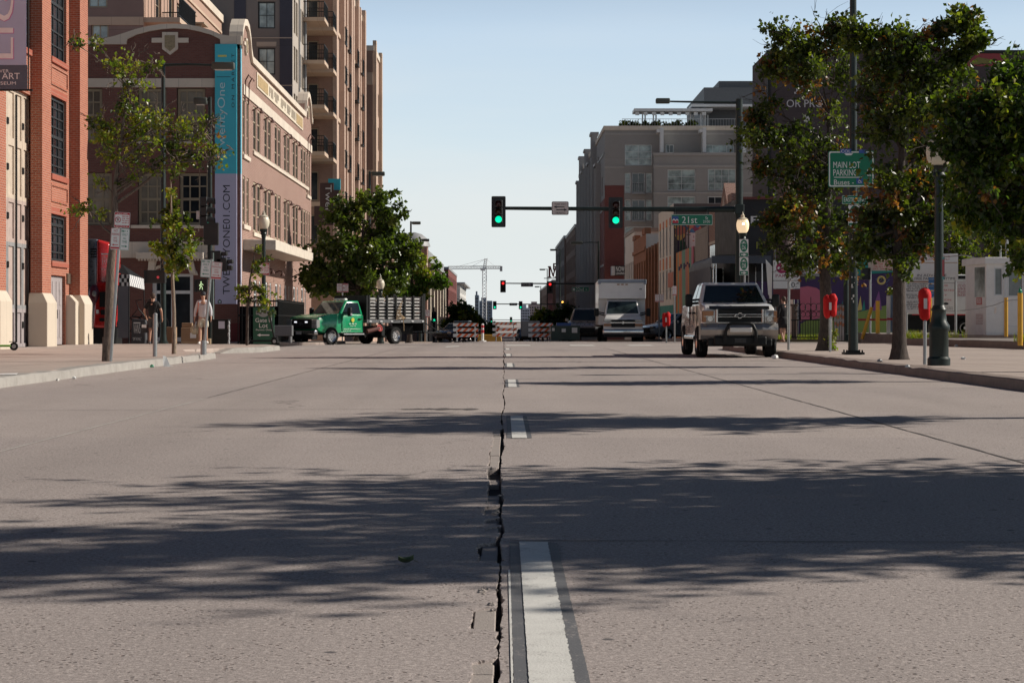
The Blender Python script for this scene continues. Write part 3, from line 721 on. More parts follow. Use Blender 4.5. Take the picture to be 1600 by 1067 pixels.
for h in fholes[:6]:win(B,ff,h[0]+.03,h[2]+.02,h[1]-h[0]-.06,h[3]-h[2]-.04,3,4,pm('dim_cream_frame',(.27,.225,.155),.6),(M_BLIND,M_BLIND,M_BLIND,M_BLIND,M_WGLASS,M_BLIND)[fholes.index(h)],.2,ft=.12,bar=.06,sash=2)
for h in sh:win(B,fs_,h[0]+.02,h[2]+.02,h[1]-h[0]-.04,h[3]-h[2]-.04,1,3 if h[2]>3 else 4,F_TAN if h[2]>3 else F_WHT,M_WGLASS,.09,ft=.10,bar=.06)
mb=MB();h=fholes[6]
a,b,z0,z1=h
for r in((a,a+.16,z0,z1),(b-.16,b,z0,z1),((a+b)/2-.09,(a+b)/2+.09,z0,bz(455)),(a+.16,b-.16,z1-.12,z1),(a+.16,b-.16,bz(459),bz(454)),(a+.16,b-.16,z0,z0+.2)):mb.fbox(ff,*r,-.25,-.1)
e=mb.build('entrance_frame',F_WHT,B,world=True)
mb=MB();mb.fbox(ff,a,b,z0,z1,-.29,-.26);mb.build('door_glass',M_WGLASS,e,world=True)
mb=MB();n=10
for i in range(n):
 t0,t1=math.pi*i/n,math.pi*(i+1)/n;cu,cv,ra,rb2=(a+b)/2,bz(430),.95,1.15
 mb.prism([(cu+ra*math.cos(t0),cv+.42*ra*math.sin(t0)),(cu+rb2*math.cos(t0),cv+.46*rb2*math.sin(t0)),(cu+rb2*math.cos(t1),cv+.46*rb2*math.sin(t1)),(cu+ra*math.cos(t1),cv+.42*ra*math.sin(t1))],ff,-.02,.08)
for x in(232,298):
 mb.prism([(bx(x),bz(428)),(bx(x+9),bz(428)),(bx(x+14 if x<260 else x+4),bz(405)),(bx(x+2 if x<260 else x-8),bz(405))],ff,-.02,.25)
mb.fbox(ff,bx(216),bx(320),bz(405),bz(395),-.02,.55)
for k in range(22):mb.fbox(ff,bx(219+4.6*k),bx(221.4+4.6*k),bz(408),bz(405),.3,.5)
mb.build('door_hood',S_BAND,B,world=True)
mb=MB();mb.hexa([(XB-.02,87,4.2),(-10.42,87,4.2),(-10.42,104,4.2),(XB-.02,104,4.2)],[(XB-.02,87,4.7),(-10.42,87,4.66),(-10.42,104,4.66),(XB-.02,104,4.7)])
mb.build('canopy',pm('canopy_concrete',(.62,.55,.46),.75,dirt=.3),B,world=True,bevel=.02)
mb=MB();mb.fbox(ff,bx(352),bx(376.5),-.3,bz(505),.0,.012);mb.build('painted_plinth',pm('maroon_paint',(.13,.02,.022),.7),B,world=True)
M_RSTL=pm('rust_metal',(.10,.045,.035),.6)
for u in(1.3,2.5,29.2,30.5):
 mb=MB();mb.tube([fs_.at(u,11.0,.05),fs_.at(u,12.0,.08),fs_.at(u,12.25,.22),fs_.at(u,12.1,.32)],.035,6);mb.build('wall_lamp',M_RSTL,B,world=True)
for k,u in enumerate(pairs):
 for v in(10.9,7.3,3.4):
  if(k+int(v))%3:mb=MB();mb.tube([fs_.at(u-.3,v,.02),fs_.at(u-.3,v+.15,.3),fs_.at(u-.1,v+.1,.45)],.035,6);mb.lathe([(.03,.12),(.11,0),(.12,-.06)],fs_.at(u-.1,v-.05,.45),8);mb.build('wall_lamp',M_RSTL,B,world=True)
BV=thing('vertical_banner','tall teal and lilac vertical banner on the corner of the maroon brick building','banner',(-12.3,85.9,7))
TEAL=pm('banner_teal',(.06,.46,.58),.7,var=.1,ns=.8);LIL=pm('banner_lavender',(.46,.45,.60),.7,var=.08,ns=.8)
xa,xb=bx(336.5),bx(370.5)
mb=MB();mb.fbox(ff,xa,xb,bz(272),bz(70),.02,.14,0);mb.fbox(ff,xa,xb,bz(475),bz(272),.02,.14,1);mb.build('cloth',[TEAL,LIL],BV,world=True)
mb=MB();mb.fbox(fs_,-.02,.20,bz(272),bz(72),.01,.05,0);mb.fbox(fs_,-.02,.20,bz(455),bz(272),.01,.05,1);mb.build('side_cloth',[pm('banner_cyan',(.16,.52,.66),.7),pm('banner_pale',(.52,.53,.62),.7)],BV,world=True)
mb=MB();TI=pm('banner_ink',(.03,.035,.05),.7);TS=pm('banner_grey',(.50,.68,.72),.7);TYL=pm('banner_gold',(.60,.58,.16),.7)
mb.text('TwentyOne',ff,bx(340.5),bx(356),bz(242),bz(130),.146,1,turn=1);mb.text('01',ff,bx(341),bx(355),bz(112),bz(87),.146,2,turn=1);mb.fbox(ff,bx(339),bx(361),bz(121.6),bz(120.8),.14,.147,0)
mb.text('O N   M A R K E T',ff,bx(362.5),bx(367),bz(169),bz(85),.146,0,turn=1)
mb.text('TWENTYONE01.COM',ff,bx(349),bx(360),bz(460),bz(290),.146,0,turn=1)
mb.prism([(bx(341),bz(474)),(bx(347),bz(474)),(bx(347),bz(470)),(bx(344),bz(467.5)),(bx(341),bz(470))],ff,.14,.147,0);mb.fbox(ff,bx(342.5),bx(345.5),bz(473),bz(470),.147,.15,1)
mb.build('lettering',[TI,TS,TYL],BV,world=True)
def rail(mb,fr,u0,u1,v,h,d,step=.14,m=0):
 mb.fbox(fr,u0,u1,v+h-.05,v+h,d-.02,d+.02,m);mb.fbox(fr,u0,u1,v+.08,v+.12,d-.015,d+.015,m)
 k=u0
 while k<=u1+.001:mb.fbox(fr,k-.012,k+.012,v,v+h-.05,d-.012,d+.012,m);k+=step
def balcony(bld,fr,u0,u1,v,dep,slabm=S_TAN,under=.25,step=.16):
 mb=MB();mb.fbox(fr,u0,u1,v-under,v,-.02,dep);b=mb.build('balcony',slabm,bld,world=True)
 r=MB();rail(r,fr,u0+.03,u1-.03,v,1.08,dep-.04,step)
 for uu in(u0+.03,u1-.03):
  k=.05
  while k<dep-.1:r.box(*(lambda p:(p.x-.012,p.x+.012,p.y-.012,p.y+.012,p.z,p.z+1.03))(fr.at(uu,v,k)));k+=step
  a,c=fr.at(uu,v+1.03,0),fr.at(uu,v+1.08,dep-.04)
  r.box(min(a.x,c.x)-.02,max(a.x,c.x)+.02,min(a.y,c.y)-.02,max(a.y,c.y)+.02,a.z,c.z)
 r.build('railing',M_BLK,b,world=True)
def block(name,label,x_near,y0,y1,x_far,z1,mats,front,side,cop=S_BAND,base_z=-4,rot=90,cat='building',fdep=.18,nocope=False):
 """a box building: front faces the camera (y0), side faces the street at x_near; windows given as (u0,u1,v0,v1,nx,ny,frame,glass)"""
 T=thing(name,label,cat,((x_near+x_far)/2,(y0+y1)/2,0))
 xa,xb=min(x_near,x_far),max(x_near,x_far)
 f1=Fr((xa,y0,0),0)
 f2=Fr((x_near,y0,0),R(90))if x_near>x_far else Fr((x_near,y1,0),R(-90))
 mb=MB();wall(mb,f1,xb-xa,z1,[w[:4]for w in front],fdep,m=0,v0=base_z);wall(mb,f2,y1-y0,z1,[w[:4]for w in side],fdep,m=1,v0=base_z)
 mb.quad((xa,y0,z1),(xb,y0,z1),(xb,y1,z1),(xa,y1,z1),1);mb.quad((xb,y1,base_z),(xa,y1,base_z),(xa,y1,z1),(xb,y1,z1),0)
 xo=x_far;mb.quad((xo,y0,base_z),(xo,y1,base_z),(xo,y1,z1),(xo,y0,z1),1)
 mb.build('wall',mats,T,world=True)
 if not nocope:
  mb=MB();mb.fbox(f1,-.1,xb-xa+.1,z1-.35,z1+.12,-.3,.12);mb.fbox(f2,.3,y1-y0+.05,z1-.35,z1+.12,-.3,.12);mb.build('coping',cop,T,world=True)
 for fr,ws in((f1,front),(f2,side)):
  for wd in ws:win(T,fr,wd[0]+.02,wd[2]+.02,wd[1]-wd[0]-.04,wd[3]-wd[2]-.04,wd[4],wd[5],wd[6],wd[7],fdep-.02)
 return T,f1,f2
def rows(u_list,w,v0,h,nfl,fh,nx,ny,fm,gms,rnd=None):
 out=[]
 for k in range(nfl):
  for i,u in enumerate(u_list):out.append((u,u+w,v0+fh*k,v0+fh*k+h,nx,ny,fm,gms[(i*3+k*5+(i*k)%2)%len(gms)]))
 return out
G3=[M_WGLASS,M_WCURTSKY,M_WGLASS,M_BLIND]
y0=95
T,f1,f2=block('apartment_block','pinkish stucco apartment block with corner balcony behind the maroon brick building',-18.0,y0,121.5,-33,20.3,[stone('pink_stucco_shaded',(.26,.18,.16),60,3.1),B_PINK],[(PX(142,y0)+33,PX(170,y0)+33,13.9,15.9,2,1,F_TAN,M_WCURTSKY),(PX(137,y0)+33,PX(168,y0)+33,16.6,18.6,2,1,F_TAN,M_WCURTSKY),(PX(60,y0)+33,PX(90,y0)+33,13.9,15.9,2,1,F_TAN,M_WGLASS)],[(u,u+1.5,v,v+2.2,1,2,F_TAN,M_WGLASS)for v in(13.8,16.3)for u in(3.3,7.2,9.8,14.5,18.3,22)])  # front is a darker copy of the side's pink, shade put into it
mb=MB();mb.fbox(f1,0,15,PZ(40,y0),PZ(27,y0),-.02,.06);mb.fbox(f2,0,26,19.2,19.35,-.02,.08);mb.build('stone_band',S_TAN,T,world=True)
balcony(T,f2,.1,5.2,PZ(27,y0),1.8);
mb=MB()
for u in(12,16,20.5):mb.fbox(f2,u,u+1.6,18.3,18.38,.0,.5);mb.fbox(f2,u+.3,u+.34,17.9,18.3,0,.3)
mb.fbox(f2,8.9,9.1,16.6,17.1,.0,.22);mb.fbox(f2,12.3,12.5,16.6,17.1,.0,.22);mb.build('trellis',F_TAN,T,world=True)
y0=122;xs=-13.55
T,f1,f2=block('apartment_block','charcoal fronted apartment block with a pale stucco street side left of the balconies',xs,y0,129.5,-33,27,[S_GRYB,S_GRYL],[(PX(403,y0)+33,PX(430,y0)+33,PZ(o+42,y0),PZ(o,y0),2,2,F_DK,M_WCURTSKY)for o in(3,75,147,219)],[(u,u+.95,v,v+2.2,1,2,F_CRM,M_WGLASS)for v in(4.4,7.4,10.4,13.45,16.5,19.55,22.6)for u in(.7,2.0,4.4,5.7)])
mb=MB();mb.fbox(f1,PX(437,y0)+33,PX(457,y0)+33,0,27,.0,.05);mb.fbox(f1,PX(366,y0)+33,PX(384,y0)+33,0,27,.0,.05);mb.build('accent_panel',S_NAVY,T,world=True)
mb=MB();
for v in(16,19.05,13,22.1):mb.fbox(f1,15,19.4,v,v+.06,.05,.08)
for o in(67,139,-5):mb.fbox(f1,PX(401,y0)+33,PX(432,y0)+33,PZ(o+6,y0),PZ(o-1,y0),-.01,.06)
mb.build('stone_band',S_GRYL,T,world=True)
mb=MB();mb.tube([f2.at(6.9,0,.1),f2.at(6.9,27,.1)],.09,8);mb.tube([f2.at(3.6,0,.06),f2.at(3.6,27,.06)],.06,6);mb.build('downpipe',M_GREY,T,world=True)
y0=134.5;xs=-12.1;zz=[1+(500-y)*130/F0 for y in(33,99,168,240,310,380)]
T,f1,f2=block('apartment_tower','brown brick apartment tower with black balcony railings behind the maroon building',xs,y0,162,-33,26.6,[B_BRN,B_PINKD],[(.01+33-13.9,33-13.1,z+.1,z+2.2,1,1,F_TAN,M_WGLASS)for z in zz],[(u,u+1.0,z+.15,z+2.25,1,2,F_CRM,gm)for z,gm in zip(zz+[zz[0]+3.0],[M_WGLASS,M_WCURTSKY,M_WGLASS,M_WGLASS,M_WGLASS,M_WGLASS,M_WGLASS])for u in(1.6,3.4,7.0,10.2,13.0,16.2,20.5,23.8)])
mb=MB()
for k,u in enumerate((.0,5.2,9.0,12.0,15.0,19,22.4,26.4)):mb.fbox(f2,u,u+1.0,0,26.4+(.8 if k%2 else .4),-.02,.30+.1*(k%2))
mb.build('pilaster',B_PINKD,T,world=True)
mb=MB()
for z in(9.0,15.4,21.6):mb.fbox(f1,10,20.8,z,z+.35,-.01,.09);mb.fbox(f2,1.02,27.4,z,z+.3,-.01,.12)
mb.build('stone_band',S_TAN,T,world=True)
for z in zz[:5]:
 for u in(5.35,9.2,17.0,22.5):
  r=MB();rail(r,f2,u,u+1.9,z-.02,1.15,.45,.2);r.fbox(f2,u,u+1.9,z-.12,z-.03,.0,.47);r.build('railing',M_BLK,T,world=True)
fl=Fr((-14.1,129.6,0),R(90))
mb=MB();wall(mb,fl,4.9,26.5,[(u,u+1.2,z+.1,z+2.3)for z in zz for u in(.6,2.9)],.2,v0=-.4);mb.build('link_wall',S_GRYL,T,world=True)
for z in zz:
 for u in(.6,2.9):win(T,fl,u+.02,z+.12,1.16,2.16,1,2,F_WHT,M_WGLASS,.18)
fbk=Fr((-14.1,129.6,0),R(90))
for z in zz[:4]:balcony(T,fbk,-1.2,1.6,z,2.0);balcony(T,fbk,2.2,4.7,z-.35+.22,2.3)
y0=170
T,f1,f2=block('apartment_tower','narrow far brown tower with stacked corner balconies right of the larger brown tower',-11.7,y0,179,-30,25.4,[B_BRN,B_PINKD],[],[(u,u+1.0,v,v+2.1,1,2,F_CRM,M_WGLASS)for v in(4.4,7.5,10.6,13.7,16.8,19.9)for u in(1.2,4.0,6.8)])
mb=MB();mb.fbox(f1,14,18.3,22,23.1,-.01,.1);mb.fbox(f1,14,18.3,14,14.4,-.01,.1);mb.fbox(f2,0.1,1,0,26,-.02,.3);mb.fbox(f2,8,9,0,26,-.02,.3);mb.build('stone_band',S_TAN,T,world=True)
fq=Fr((-14.0,163,0),R(90))
for v in(10.0,13.2,16.5,19.6):balcony(T,f1,15.2,17.6,v-2.4,3.2,step=.25)
y0=207;XR=11.0
q1=lambda x:PX(x,y0)-XR
w1=lambda x0,x1,ya,yb2,nx,ny,g:(q1(x0),q1(x1),PZ(yb2,y0),PZ(ya,y0),nx,ny,F_WHT,g)
fw=[w1(976,1019,226,259,2,3,M_WCURTSKY),w1(976,986,270,302,1,3,M_WCURTSKY),w1(987,1008,270,302,2,1,M_WGLASS),w1(1009,1019,270,302,1,3,M_WCURTSKY),w1(976,986,312,345,1,3,M_WCURTSKY),w1(987,1008,312,345,2,1,M_WGLASS),w1(1009,1019,312,345,1,3,M_WCURTSKY),w1(976,1019,354,386,2,3,M_WCURTSKY),w1(976,1019,396,428,2,3,M_WGLASS),w1(1040,1053,226,239.5,2,1,M_WGLASS),w1(1102,1147,226,239.5,4,1,M_WCURTSKY)]
sd=[]
for k in range(6):
 for i in range(15):sd.append((1.6+4.45*i,1.6+4.45*i+2.0,2.6+3.05*k,4.7+3.05*k,2,2,F_WHT,(M_WCURTSKY,M_WGLASS,M_WCURTSKY,M_BLIND)[(i+2*k)%4]))  # paler panes here paint in the reflected sky as well as curtains
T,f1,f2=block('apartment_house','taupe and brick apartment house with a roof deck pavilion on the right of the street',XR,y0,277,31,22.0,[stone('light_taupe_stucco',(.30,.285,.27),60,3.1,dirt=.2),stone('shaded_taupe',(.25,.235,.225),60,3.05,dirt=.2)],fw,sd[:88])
for r_ in((f2,.05,14,-3,15.6),(f2,56,69.9,-3,14.2),(f1,.01,q1(975),-2,PZ(290,y0)),(f1,q1(1019.6),q1(1023),-2,PZ(290,y0))):mb=MB();mb.fbox(*r_,-.01,.05);mb.build('brick_facing',B_DRED,T,world=True)
mb=MB()
for k,(u,wd,h)in enumerate(((3,3.2,20.5),(12.5,2.8,23.2),(21,3.4,20.6),(30,3.0,22.6),(39,3.2,20.2),(48,3.0,23.0),(58,3.0,18.5))):mb.fbox(f2,u,u+.35,-3,h,-.1,.55);mb.fbox(f2,u+wd,u+wd+.35,-3,h,-.1,.55);mb.fbox(f2,u,u+wd+.35,h,h+.3,-.3,.7)
for v in(6.9,13.0,19.1):mb.fbox(f2,0,69,v,v+.18,-.02,.1)
mb.build('bay_frame',pm('bay_grey',(.30,.29,.285),.6),T,world=True)
yb=y0-2.2;qb=lambda x:PX(x,yb)
fb=Fr((qb(1022),yb,0),0);wb=lambda x0,x1,ya,yb2:(qb(x0)-qb(1022),qb(x1)-qb(1022),PZ(yb2,yb),PZ(ya,yb))
hs=[wb(1043,1087,265,298),wb(1043,1087,307,340),wb(1043,1087,349,382),wb(1106,1150,264,298),wb(1106,1150,307,340),wb(1106,1150,349,382)]
mb=MB();wall(mb,fb,qb(1180)-qb(1022),PZ(240,yb),hs,.18,v0=0)
mb.quad((qb(1022),yb,0),(qb(1022),y0,0),(qb(1022),y0,PZ(240,yb)),(qb(1022),yb,PZ(240,yb)));mb.quad((qb(1022),yb,PZ(240,yb)),(qb(1180),yb,PZ(240,yb)),(qb(1180),y0,PZ(240,yb)),(qb(1022),y0,PZ(240,yb)))
bay=mb.build('bay',bpy.data.materials['light_taupe_stucco'],T,world=True)
T['nwin']=min(T['nwin'],92)
for i,h in enumerate(hs):win(T,fb,h[0]+.02,h[2]+.02,h[1]-h[0]-.04,h[3]-h[2]-.04,2 if i<3 else 4,3,F_WHT,M_WCURTSKY if i!=4 else M_WGLASS,.16)
mb=MB()
mb.fbox(fb,-.06,11,PZ(262,yb),PZ(258,yb),-.02,.08);mb.fbox(fb,-.06,11,PZ(303,yb),PZ(300.5,yb),-.02,.08);mb.fbox(fb,-.1,11,PZ(243,yb),PZ(239,yb),-.02,.14)
mb.fbox(f1,0,20,PZ(211,y0),PZ(208,y0),-.02,.08);mb.fbox(f1,0,q1(975),PZ(263,y0),PZ(260,y0),-.02,.08)
mb.build('stone_band',pm('trim_taupe',(.34,.32,.30),.7),T,world=True)
mb=MB()
for x in(1030,1096,1158):mb=MB();mb.fbox(f1,q1(x),q1(x+5),PZ(240,y0),PZ(202,y0),.02,1.6);mb.fbox(f1,q1(x-5),q1(x),PZ(209,y0),PZ(204,y0),.02,1.5);mb.build('pillar',F_WHT,T,world=True)
for xx,yy in((987,302),(987,345)):
 r=MB();rail(r,f1,q1(xx),q1(xx+21),PZ(yy,y0)+.02,1.1,.5,.25);r.fbox(f1,q1(xx),q1(xx+21),PZ(yy+2,y0),PZ(yy,y0),.0,.55);r.build('railing',M_GREY,T,world=True)
r=MB();rail(r,fb,wb(1115,0,0,0)[0],wb(1140,0,0,0)[0],PZ(298,yb),1.1,.5,.25);r.build('railing',M_GREY,T,world=True)
zt=PZ(190,y0)
mb=MB();mb.box(PX(990,y0+3),PX(1112,y0+3),y0+2,y0+5.2,PZ(171,y0),PZ(166.5,y0));
for k in range(9):mb.box(PX(992+13*k,y0+3),PX(998+13*k,y0+3),y0+2.2,y0+2.3,PZ(177,y0),PZ(172,y0))
for x in(1003,1020,1078,1094,1101):mb.box(PX(x,y0+3),PX(x,y0+3)+.14,y0+3,y0+3.14,22,PZ(172,y0));mb.box(PX(x+4,y0+5),PX(x+4,y0+5)+.14,y0+4.9,y0+5.04,22,PZ(172,y0))
mb.build('roof_pavilion',F_WHT,T,world=True)
mb=MB();fr_=Fr((PX(972,y0+1),y0+1,22),0);rail(mb,fr_,0,15.5,0,1.0,0,.3);mb.build('deck_railing',pm('frosted_panel',(.42,.43,.44),.3),T,world=True)
mb=MB();mb.box(PX(1103,y0+4),31,y0+6,y0+26,22,PZ(137,y0+6));mb.box(PX(1128,y0+4),34,y0+7,y0+30,PZ(137,y0+6),PZ(127,y0+7));mb.build('stair_head',pm('corrugated_grey',(.10,.105,.115),.6),T,world=True)
mb=MB();mb.box(PX(1080,y0+3),33,y0+2.5,y0+6,PZ(163,y0),PZ(159,y0));mb.build('deck_roof',F_WHT,T,world=True)
for k,x in enumerate((1180,)):
 pass
for(nm,lab,ya,yb2,xn,z1,m1,m2,nfl,dw)in(('office_block','charcoal office block with greenish windows next beyond the taupe apartment house',292,335,11.0,15.6,S_DK,B_DBR,4,5.2),('office_block','dark brick block standing behind the red rooftop letters on the right of the street',345,402,11.0,16.2,B_DBR,S_DK,4,4.6),('warehouse','low dark warehouse carrying the red rooftop letters',412,470,10.6,9.6,B_DBR,B_DRED,2,5),('warehouse','farthest low brick warehouse on the right before the trees',500,600,11.4,10.2,B_DRED,B_DBR,2,6)):
 n=int((yb2-ya)/dw)
 block(nm,lab,xn,ya,yb2,34,z1,[m1,m2],[(1.0+3.2*i,2.9+3.2*i,2.2+3.3*k,4.4+3.3*k,2,2,F_DK,G3[(i+k)%4])for i in range(5)for k in range(nfl)],[(1.2+dw*i,1.2+dw*i+2.3,2.2+3.3*k,4.5+3.3*k,2,2,F_DK,G3[(i*2+k)%4])for i in range(n)for k in range(nfl)][:78],cop=M_GREY)
for(t,x0_,x1_,ya,yb2,lab)in(('M',856,872,434,416,'large dark red rooftop letter M standing on the roof frame'),('B',864,872,422,411.5,'smaller brown rooftop letter B above the large letter')):
 yy=420.0 if t=='M' else 421.0;S=thing('rooftop_letter',lab,'sign',(PX((x0_+x1_)/2,yy),yy,PZ(ya,yy)),group='rooftop letters')
 fr_=Fr((0,yy,0),0);mb=MB()
 GL_={'M':[(0,0),(.34,0),(.34,.1),(.25,.1),(.25,.72),(.46,.1),(.56,.1),(.76,.72),(.76,.1),(.66,.1),(.66,0),(1,0),(1,.1),(.93,.1),(.93,.9),(1,.9),(1,1),(.74,1),(.51,.36),(.28,1),(0,1),(0,.9),(.08,.9),(.08,.1),(0,.1)],'B':[(0,0),(.7,0),(.95,.12),(.98,.36),(.78,.52),(.95,.66),(.93,.88),(.68,1),(0,1),(0,.82),(.55,.82),(.68,.74),(.62,.6),(.3,.6),(.3,.42),(.62,.42),(.7,.3),(.62,.18),(.3,.18),(.3,.82),(.0,.82)]}[t]
 mb.prism([(PX(x0_,yy)+(PX(x1_,yy)-PX(x0_,yy))*a,PZ(ya,yy)+(PZ(yb2,yy)-PZ(ya,yy))*b)for a,b in GL_],fr_,0,.3)
 mb.build('letter',pm('letter_red',(.13,.02,.02),.6),S,world=True)
 mb=MB()
 for x in(x0_+1,x1_-1):mb.box(PX(x,yy),PX(x,yy)+.12,yy+.05,yy+.17,9.6 if t=='M' else PZ(434,yy),PZ(yb2,yy)-.1)
 if t=='M':mb.box(PX(850,yy),PX(873,yy),yy+.05,yy+.2,PZ(435.5,yy),PZ(434.3,yy))
 mb.build('frame',M_BLK,S,world=True)
def sf(lab,ya,yb2,xn,z1,mats,front,side,xf=20,name='storefront',cop=None,nocope=True):
 return block(name,lab,xn,ya,yb2,xf,z1,mats,front,side,base_z=-2,cop=cop or M_GREY,nocope=nocope)
XS=11.5
T,f1,f2=sf('whitewashed brick storefront in front of the taupe apartment house',167,180,XS,9.0,[S_WHT,S_WHT],[],[(1.0+2.4*i,2.2+2.4*i,3.2,6.2,2,2,F_DK,M_WGLASS)for i in range(5)])
mb=MB();mb.fbox(f1,-.05,6,8.75,9.1,-.3,.1);mb.fbox(f2,0,13,8.75,9.1,-.3,.1);mb.build('coping',S_CONC,T,world=True)
T,f1,f2=sf('rust brick storefront with stepped parapet beside the whitewashed one',152.2,166.9,XS-.1,7.9,[S_WHT,B_BR2],[],[(1.2+2.8*i,2.6+2.8*i,2.6,5.8,2,2,F_DK,M_WGLASS)for i in range(5)])
mb=MB();mb.fbox(f2,.1,3,7.9,8.3,-.4,.1);mb.fbox(f2,0,14.6,6.6,6.9,-.02,.12);mb.fbox(f2,11.5,14.6,7.9,8.4,-.4,.1);mb.build('cornice',B_BR2,T,world=True)
T,f1,f2=sf('low brown brick storefront with tall pilasters between the rust brick and the painted ones',138.2,152,XS,6.4,[B_BR2,B_DBR],[],[(1.0+3.0*i,2.6+3.0*i,1.0,4.6,2,3,F_DK,M_WGLASS)for i in range(4)])
mb=MB()
for k in range(5):mb.fbox(f2,.2+3.0*k,.8+3.0*k,0,6.7,-.02,.2)
mb.build('pilaster',B_BR2,T,world=True)
PNK=pm('paint_salmon',(.42,.16,.12),.8,var=.3,ns=.8);GRN=pm('paint_sage',(.13,.28,.22),.8,var=.25,ns=.8);PRP=pm('paint_violet',(.045,.025,.09),.8,var=.3,ns=.8);ORG=pm('paint_orange',(.50,.17,.04),.8,var=.2,ns=.8)
TRQ=pm('paint_turquoise',(.02,.20,.18),.8,var=.2,ns=.8);MPK=pm('paint_pink',(.45,.13,.20),.8,var=.15,ns=.8);LGN=pm('paint_leaf_green',(.17,.25,.07),.8,var=.2,ns=.8);PAL=pm('paint_pale',(.52,.53,.56),.8,var=.08,ns=.8);DKG=pm('paint_bottle_green',(.02,.09,.06),.8,var=.3,ns=.8);MAR=pm('paint_maroon',(.16,.02,.03),.8);SKYB=pm('paint_sky',(.06,.16,.32),.8,var=.2);CRY=pm('paint_straw',(.50,.40,.14),.8)
T,f1,f2=sf('tall pale storefront with painted windows and a face mural on its end wall',125.8,138,XS-.25,8.7,[S_DK,S_WHT],[],[(1.0+2.7*i,2.0+2.7*i,v,v+2.0,1,2,F_DK,M_WGLASS)for i in range(4)for v in(2.4,5.4)])
mb=MB()
for i in range(4):mb.fbox(f2,1.0+2.7*i,2.0+2.7*i,4.5,5.3,-.01,.02,i%2);mb.fbox(f2,1.0+2.7*i,2.0+2.7*i,7.4,7.9,-.01,.02,1-i%2)
mb.fbox(f2,.1,12,.1,2.0,-.01,.02,2);mb.fbox(f2,8,12,3.2,4.2,-.01,.022,0)
for k in range(5):mb.fbox(f1,.15+.2*k,.22+.2*k,0,7.5,-.01,.12,3)
mb.build('mural',[PNK,ORG,TRQ,S_DK],T,world=True)
fx=lambda x:PX(x,125.8)-XS+.25;fz=lambda y:PZ(y,125.8)
mb=MB()
mb.flat([(fx(1059),fz(395)),(fx(1095),fz(395)),(fx(1095),fz(352)),(fx(1059),fz(352))],f1,.01,3)
mb.flat([(fx(1070),fz(388)),(fx(1090),fz(388)),(fx(1091),fz(362)),(fx(1084),fz(357)),(fx(1076),fz(358)),(fx(1071),fz(366)),(fx(1069.5),fz(376))],f1,.015,0)
mb.flat([(fx(1060),fz(393)),(fx(1074),fz(393)),(fx(1073),fz(384)),(fx(1066),fz(370)),(fx(1061),fz(376))],f1,.02,1)
q=random.Random(9)
for k in range(26):
 u,v,r_=fx(q.uniform(1060,1092)),fz(q.uniform(351,362)if k<20 else q.uniform(360,372)),q.uniform(.15,.4)
 if k>=20:u=fx(q.uniform(1060,1067))
 mb.flat([(u+r_*math.cos(2*math.pi*i/8)*q.uniform(.7,1.1),v+r_*math.sin(2*math.pi*i/8)*q.uniform(.7,1.1))for i in range(8)],f1,.022+.0015*k,(2,4,5,6)[k%4])
mb.fbox(f1,fx(1073),fx(1079),fz(367.5),fz(366.5),.0,.02,3);mb.fbox(f1,fx(1082),fx(1085),fz(377),fz(375.5),0,.02,4);mb.fbox(f1,fx(1083.5),fx(1084.5),fz(372),fz(368),0,.02,6)
mb.build('face_mural',[PAL,DKG,CRY,PRP,PNK,SKYB,pm('paint_plum',(.2,.06,.12),.8)],T,world=True)
T,f1,f2=sf('low storefront painted in orange, sage and salmon bands',113.8,125.5,XS-.1,5.4,[S_CONC,ORG],[],[])
mb=MB()
cols=[0,1,0,2,1,1,2,0,1,3]
for i in range(10):
 a=11.6*i/10
 mb.prism([(a,.0),(a+1.16,.0),(a+1.16-.5*(i%2),5.42),(a-.5*((i+1)%2)+.01,5.42)]if 0<i<9 else[(a,0),(a+1.16,0),(a+1.16,5.42),(a,5.42)],f2,-.02,.012+.003*i,cols[i])
for k in range(7):mb.fbox(f2,2.2+1.1*k,2.9+1.1*k,4.2+.12*(k%3),4.45+.12*(k%2),.0,.06,4)
mb.build('mural',[ORG,GRN,PNK,MPK,PRP],T,world=True)
T,f1,f2=sf('rough concrete storefront between the painted wall and the gabled brick front',106.6,113.6,XS-.05,6.3,[S_CONC,S_CONC],[],[(2,4.6,.2,2.8,2,2,F_DK,M_WGLASS)])
yS=95.0
T,f1,f2=sf('dark red brick building with small stone gable beside the black gym wall',yS,106.4,XS,7.0,[B_DRED,B_MAR],[],[(.9+3.5*i,3.2+3.5*i,.4,3.4,2,2,F_DK,M_WGLASS)for i in range(3)],xf=19)
mb=MB();mb.prism([(6.2,6.9),(9.4,6.9),(7.8,8.1)],f2,-.5,.08);mb.fbox(f2,9.6,11.3,6.95,7.35,-.4,.1);mb.build('gable',B_MAR,T,world=True)
mb=MB();mb.prism([(6.9,5.9),(8.7,5.9),(7.8,7.4)],f2,.05,.11);mb.fbox(f2,.5,11,5.15,5.3,0,.08);mb.fbox(f2,.5,11,3.7,3.85,0,.08);mb.build('stone_band',S_BAND,T,world=True)
mb=MB()
for k in range(16):mb.fbox(f2,.7+.64*k,1.25+.64*k,3.9,5.1,-.01,.03)
mb.build('transom_glass',M_WCURTSKY,T,world=True)
GY=thing('gym_building','black painted gym building with mural wall behind the parking sign','building',(19,98,.1))
yg=93.0;fg=Fr((0,yg,0),0);gx=lambda x:PX(x,yg);gz=lambda y:PZ(y,yg)
M_GYM=pm('gym_black',(.018,.02,.024),.7,var=.3,ns=.8)
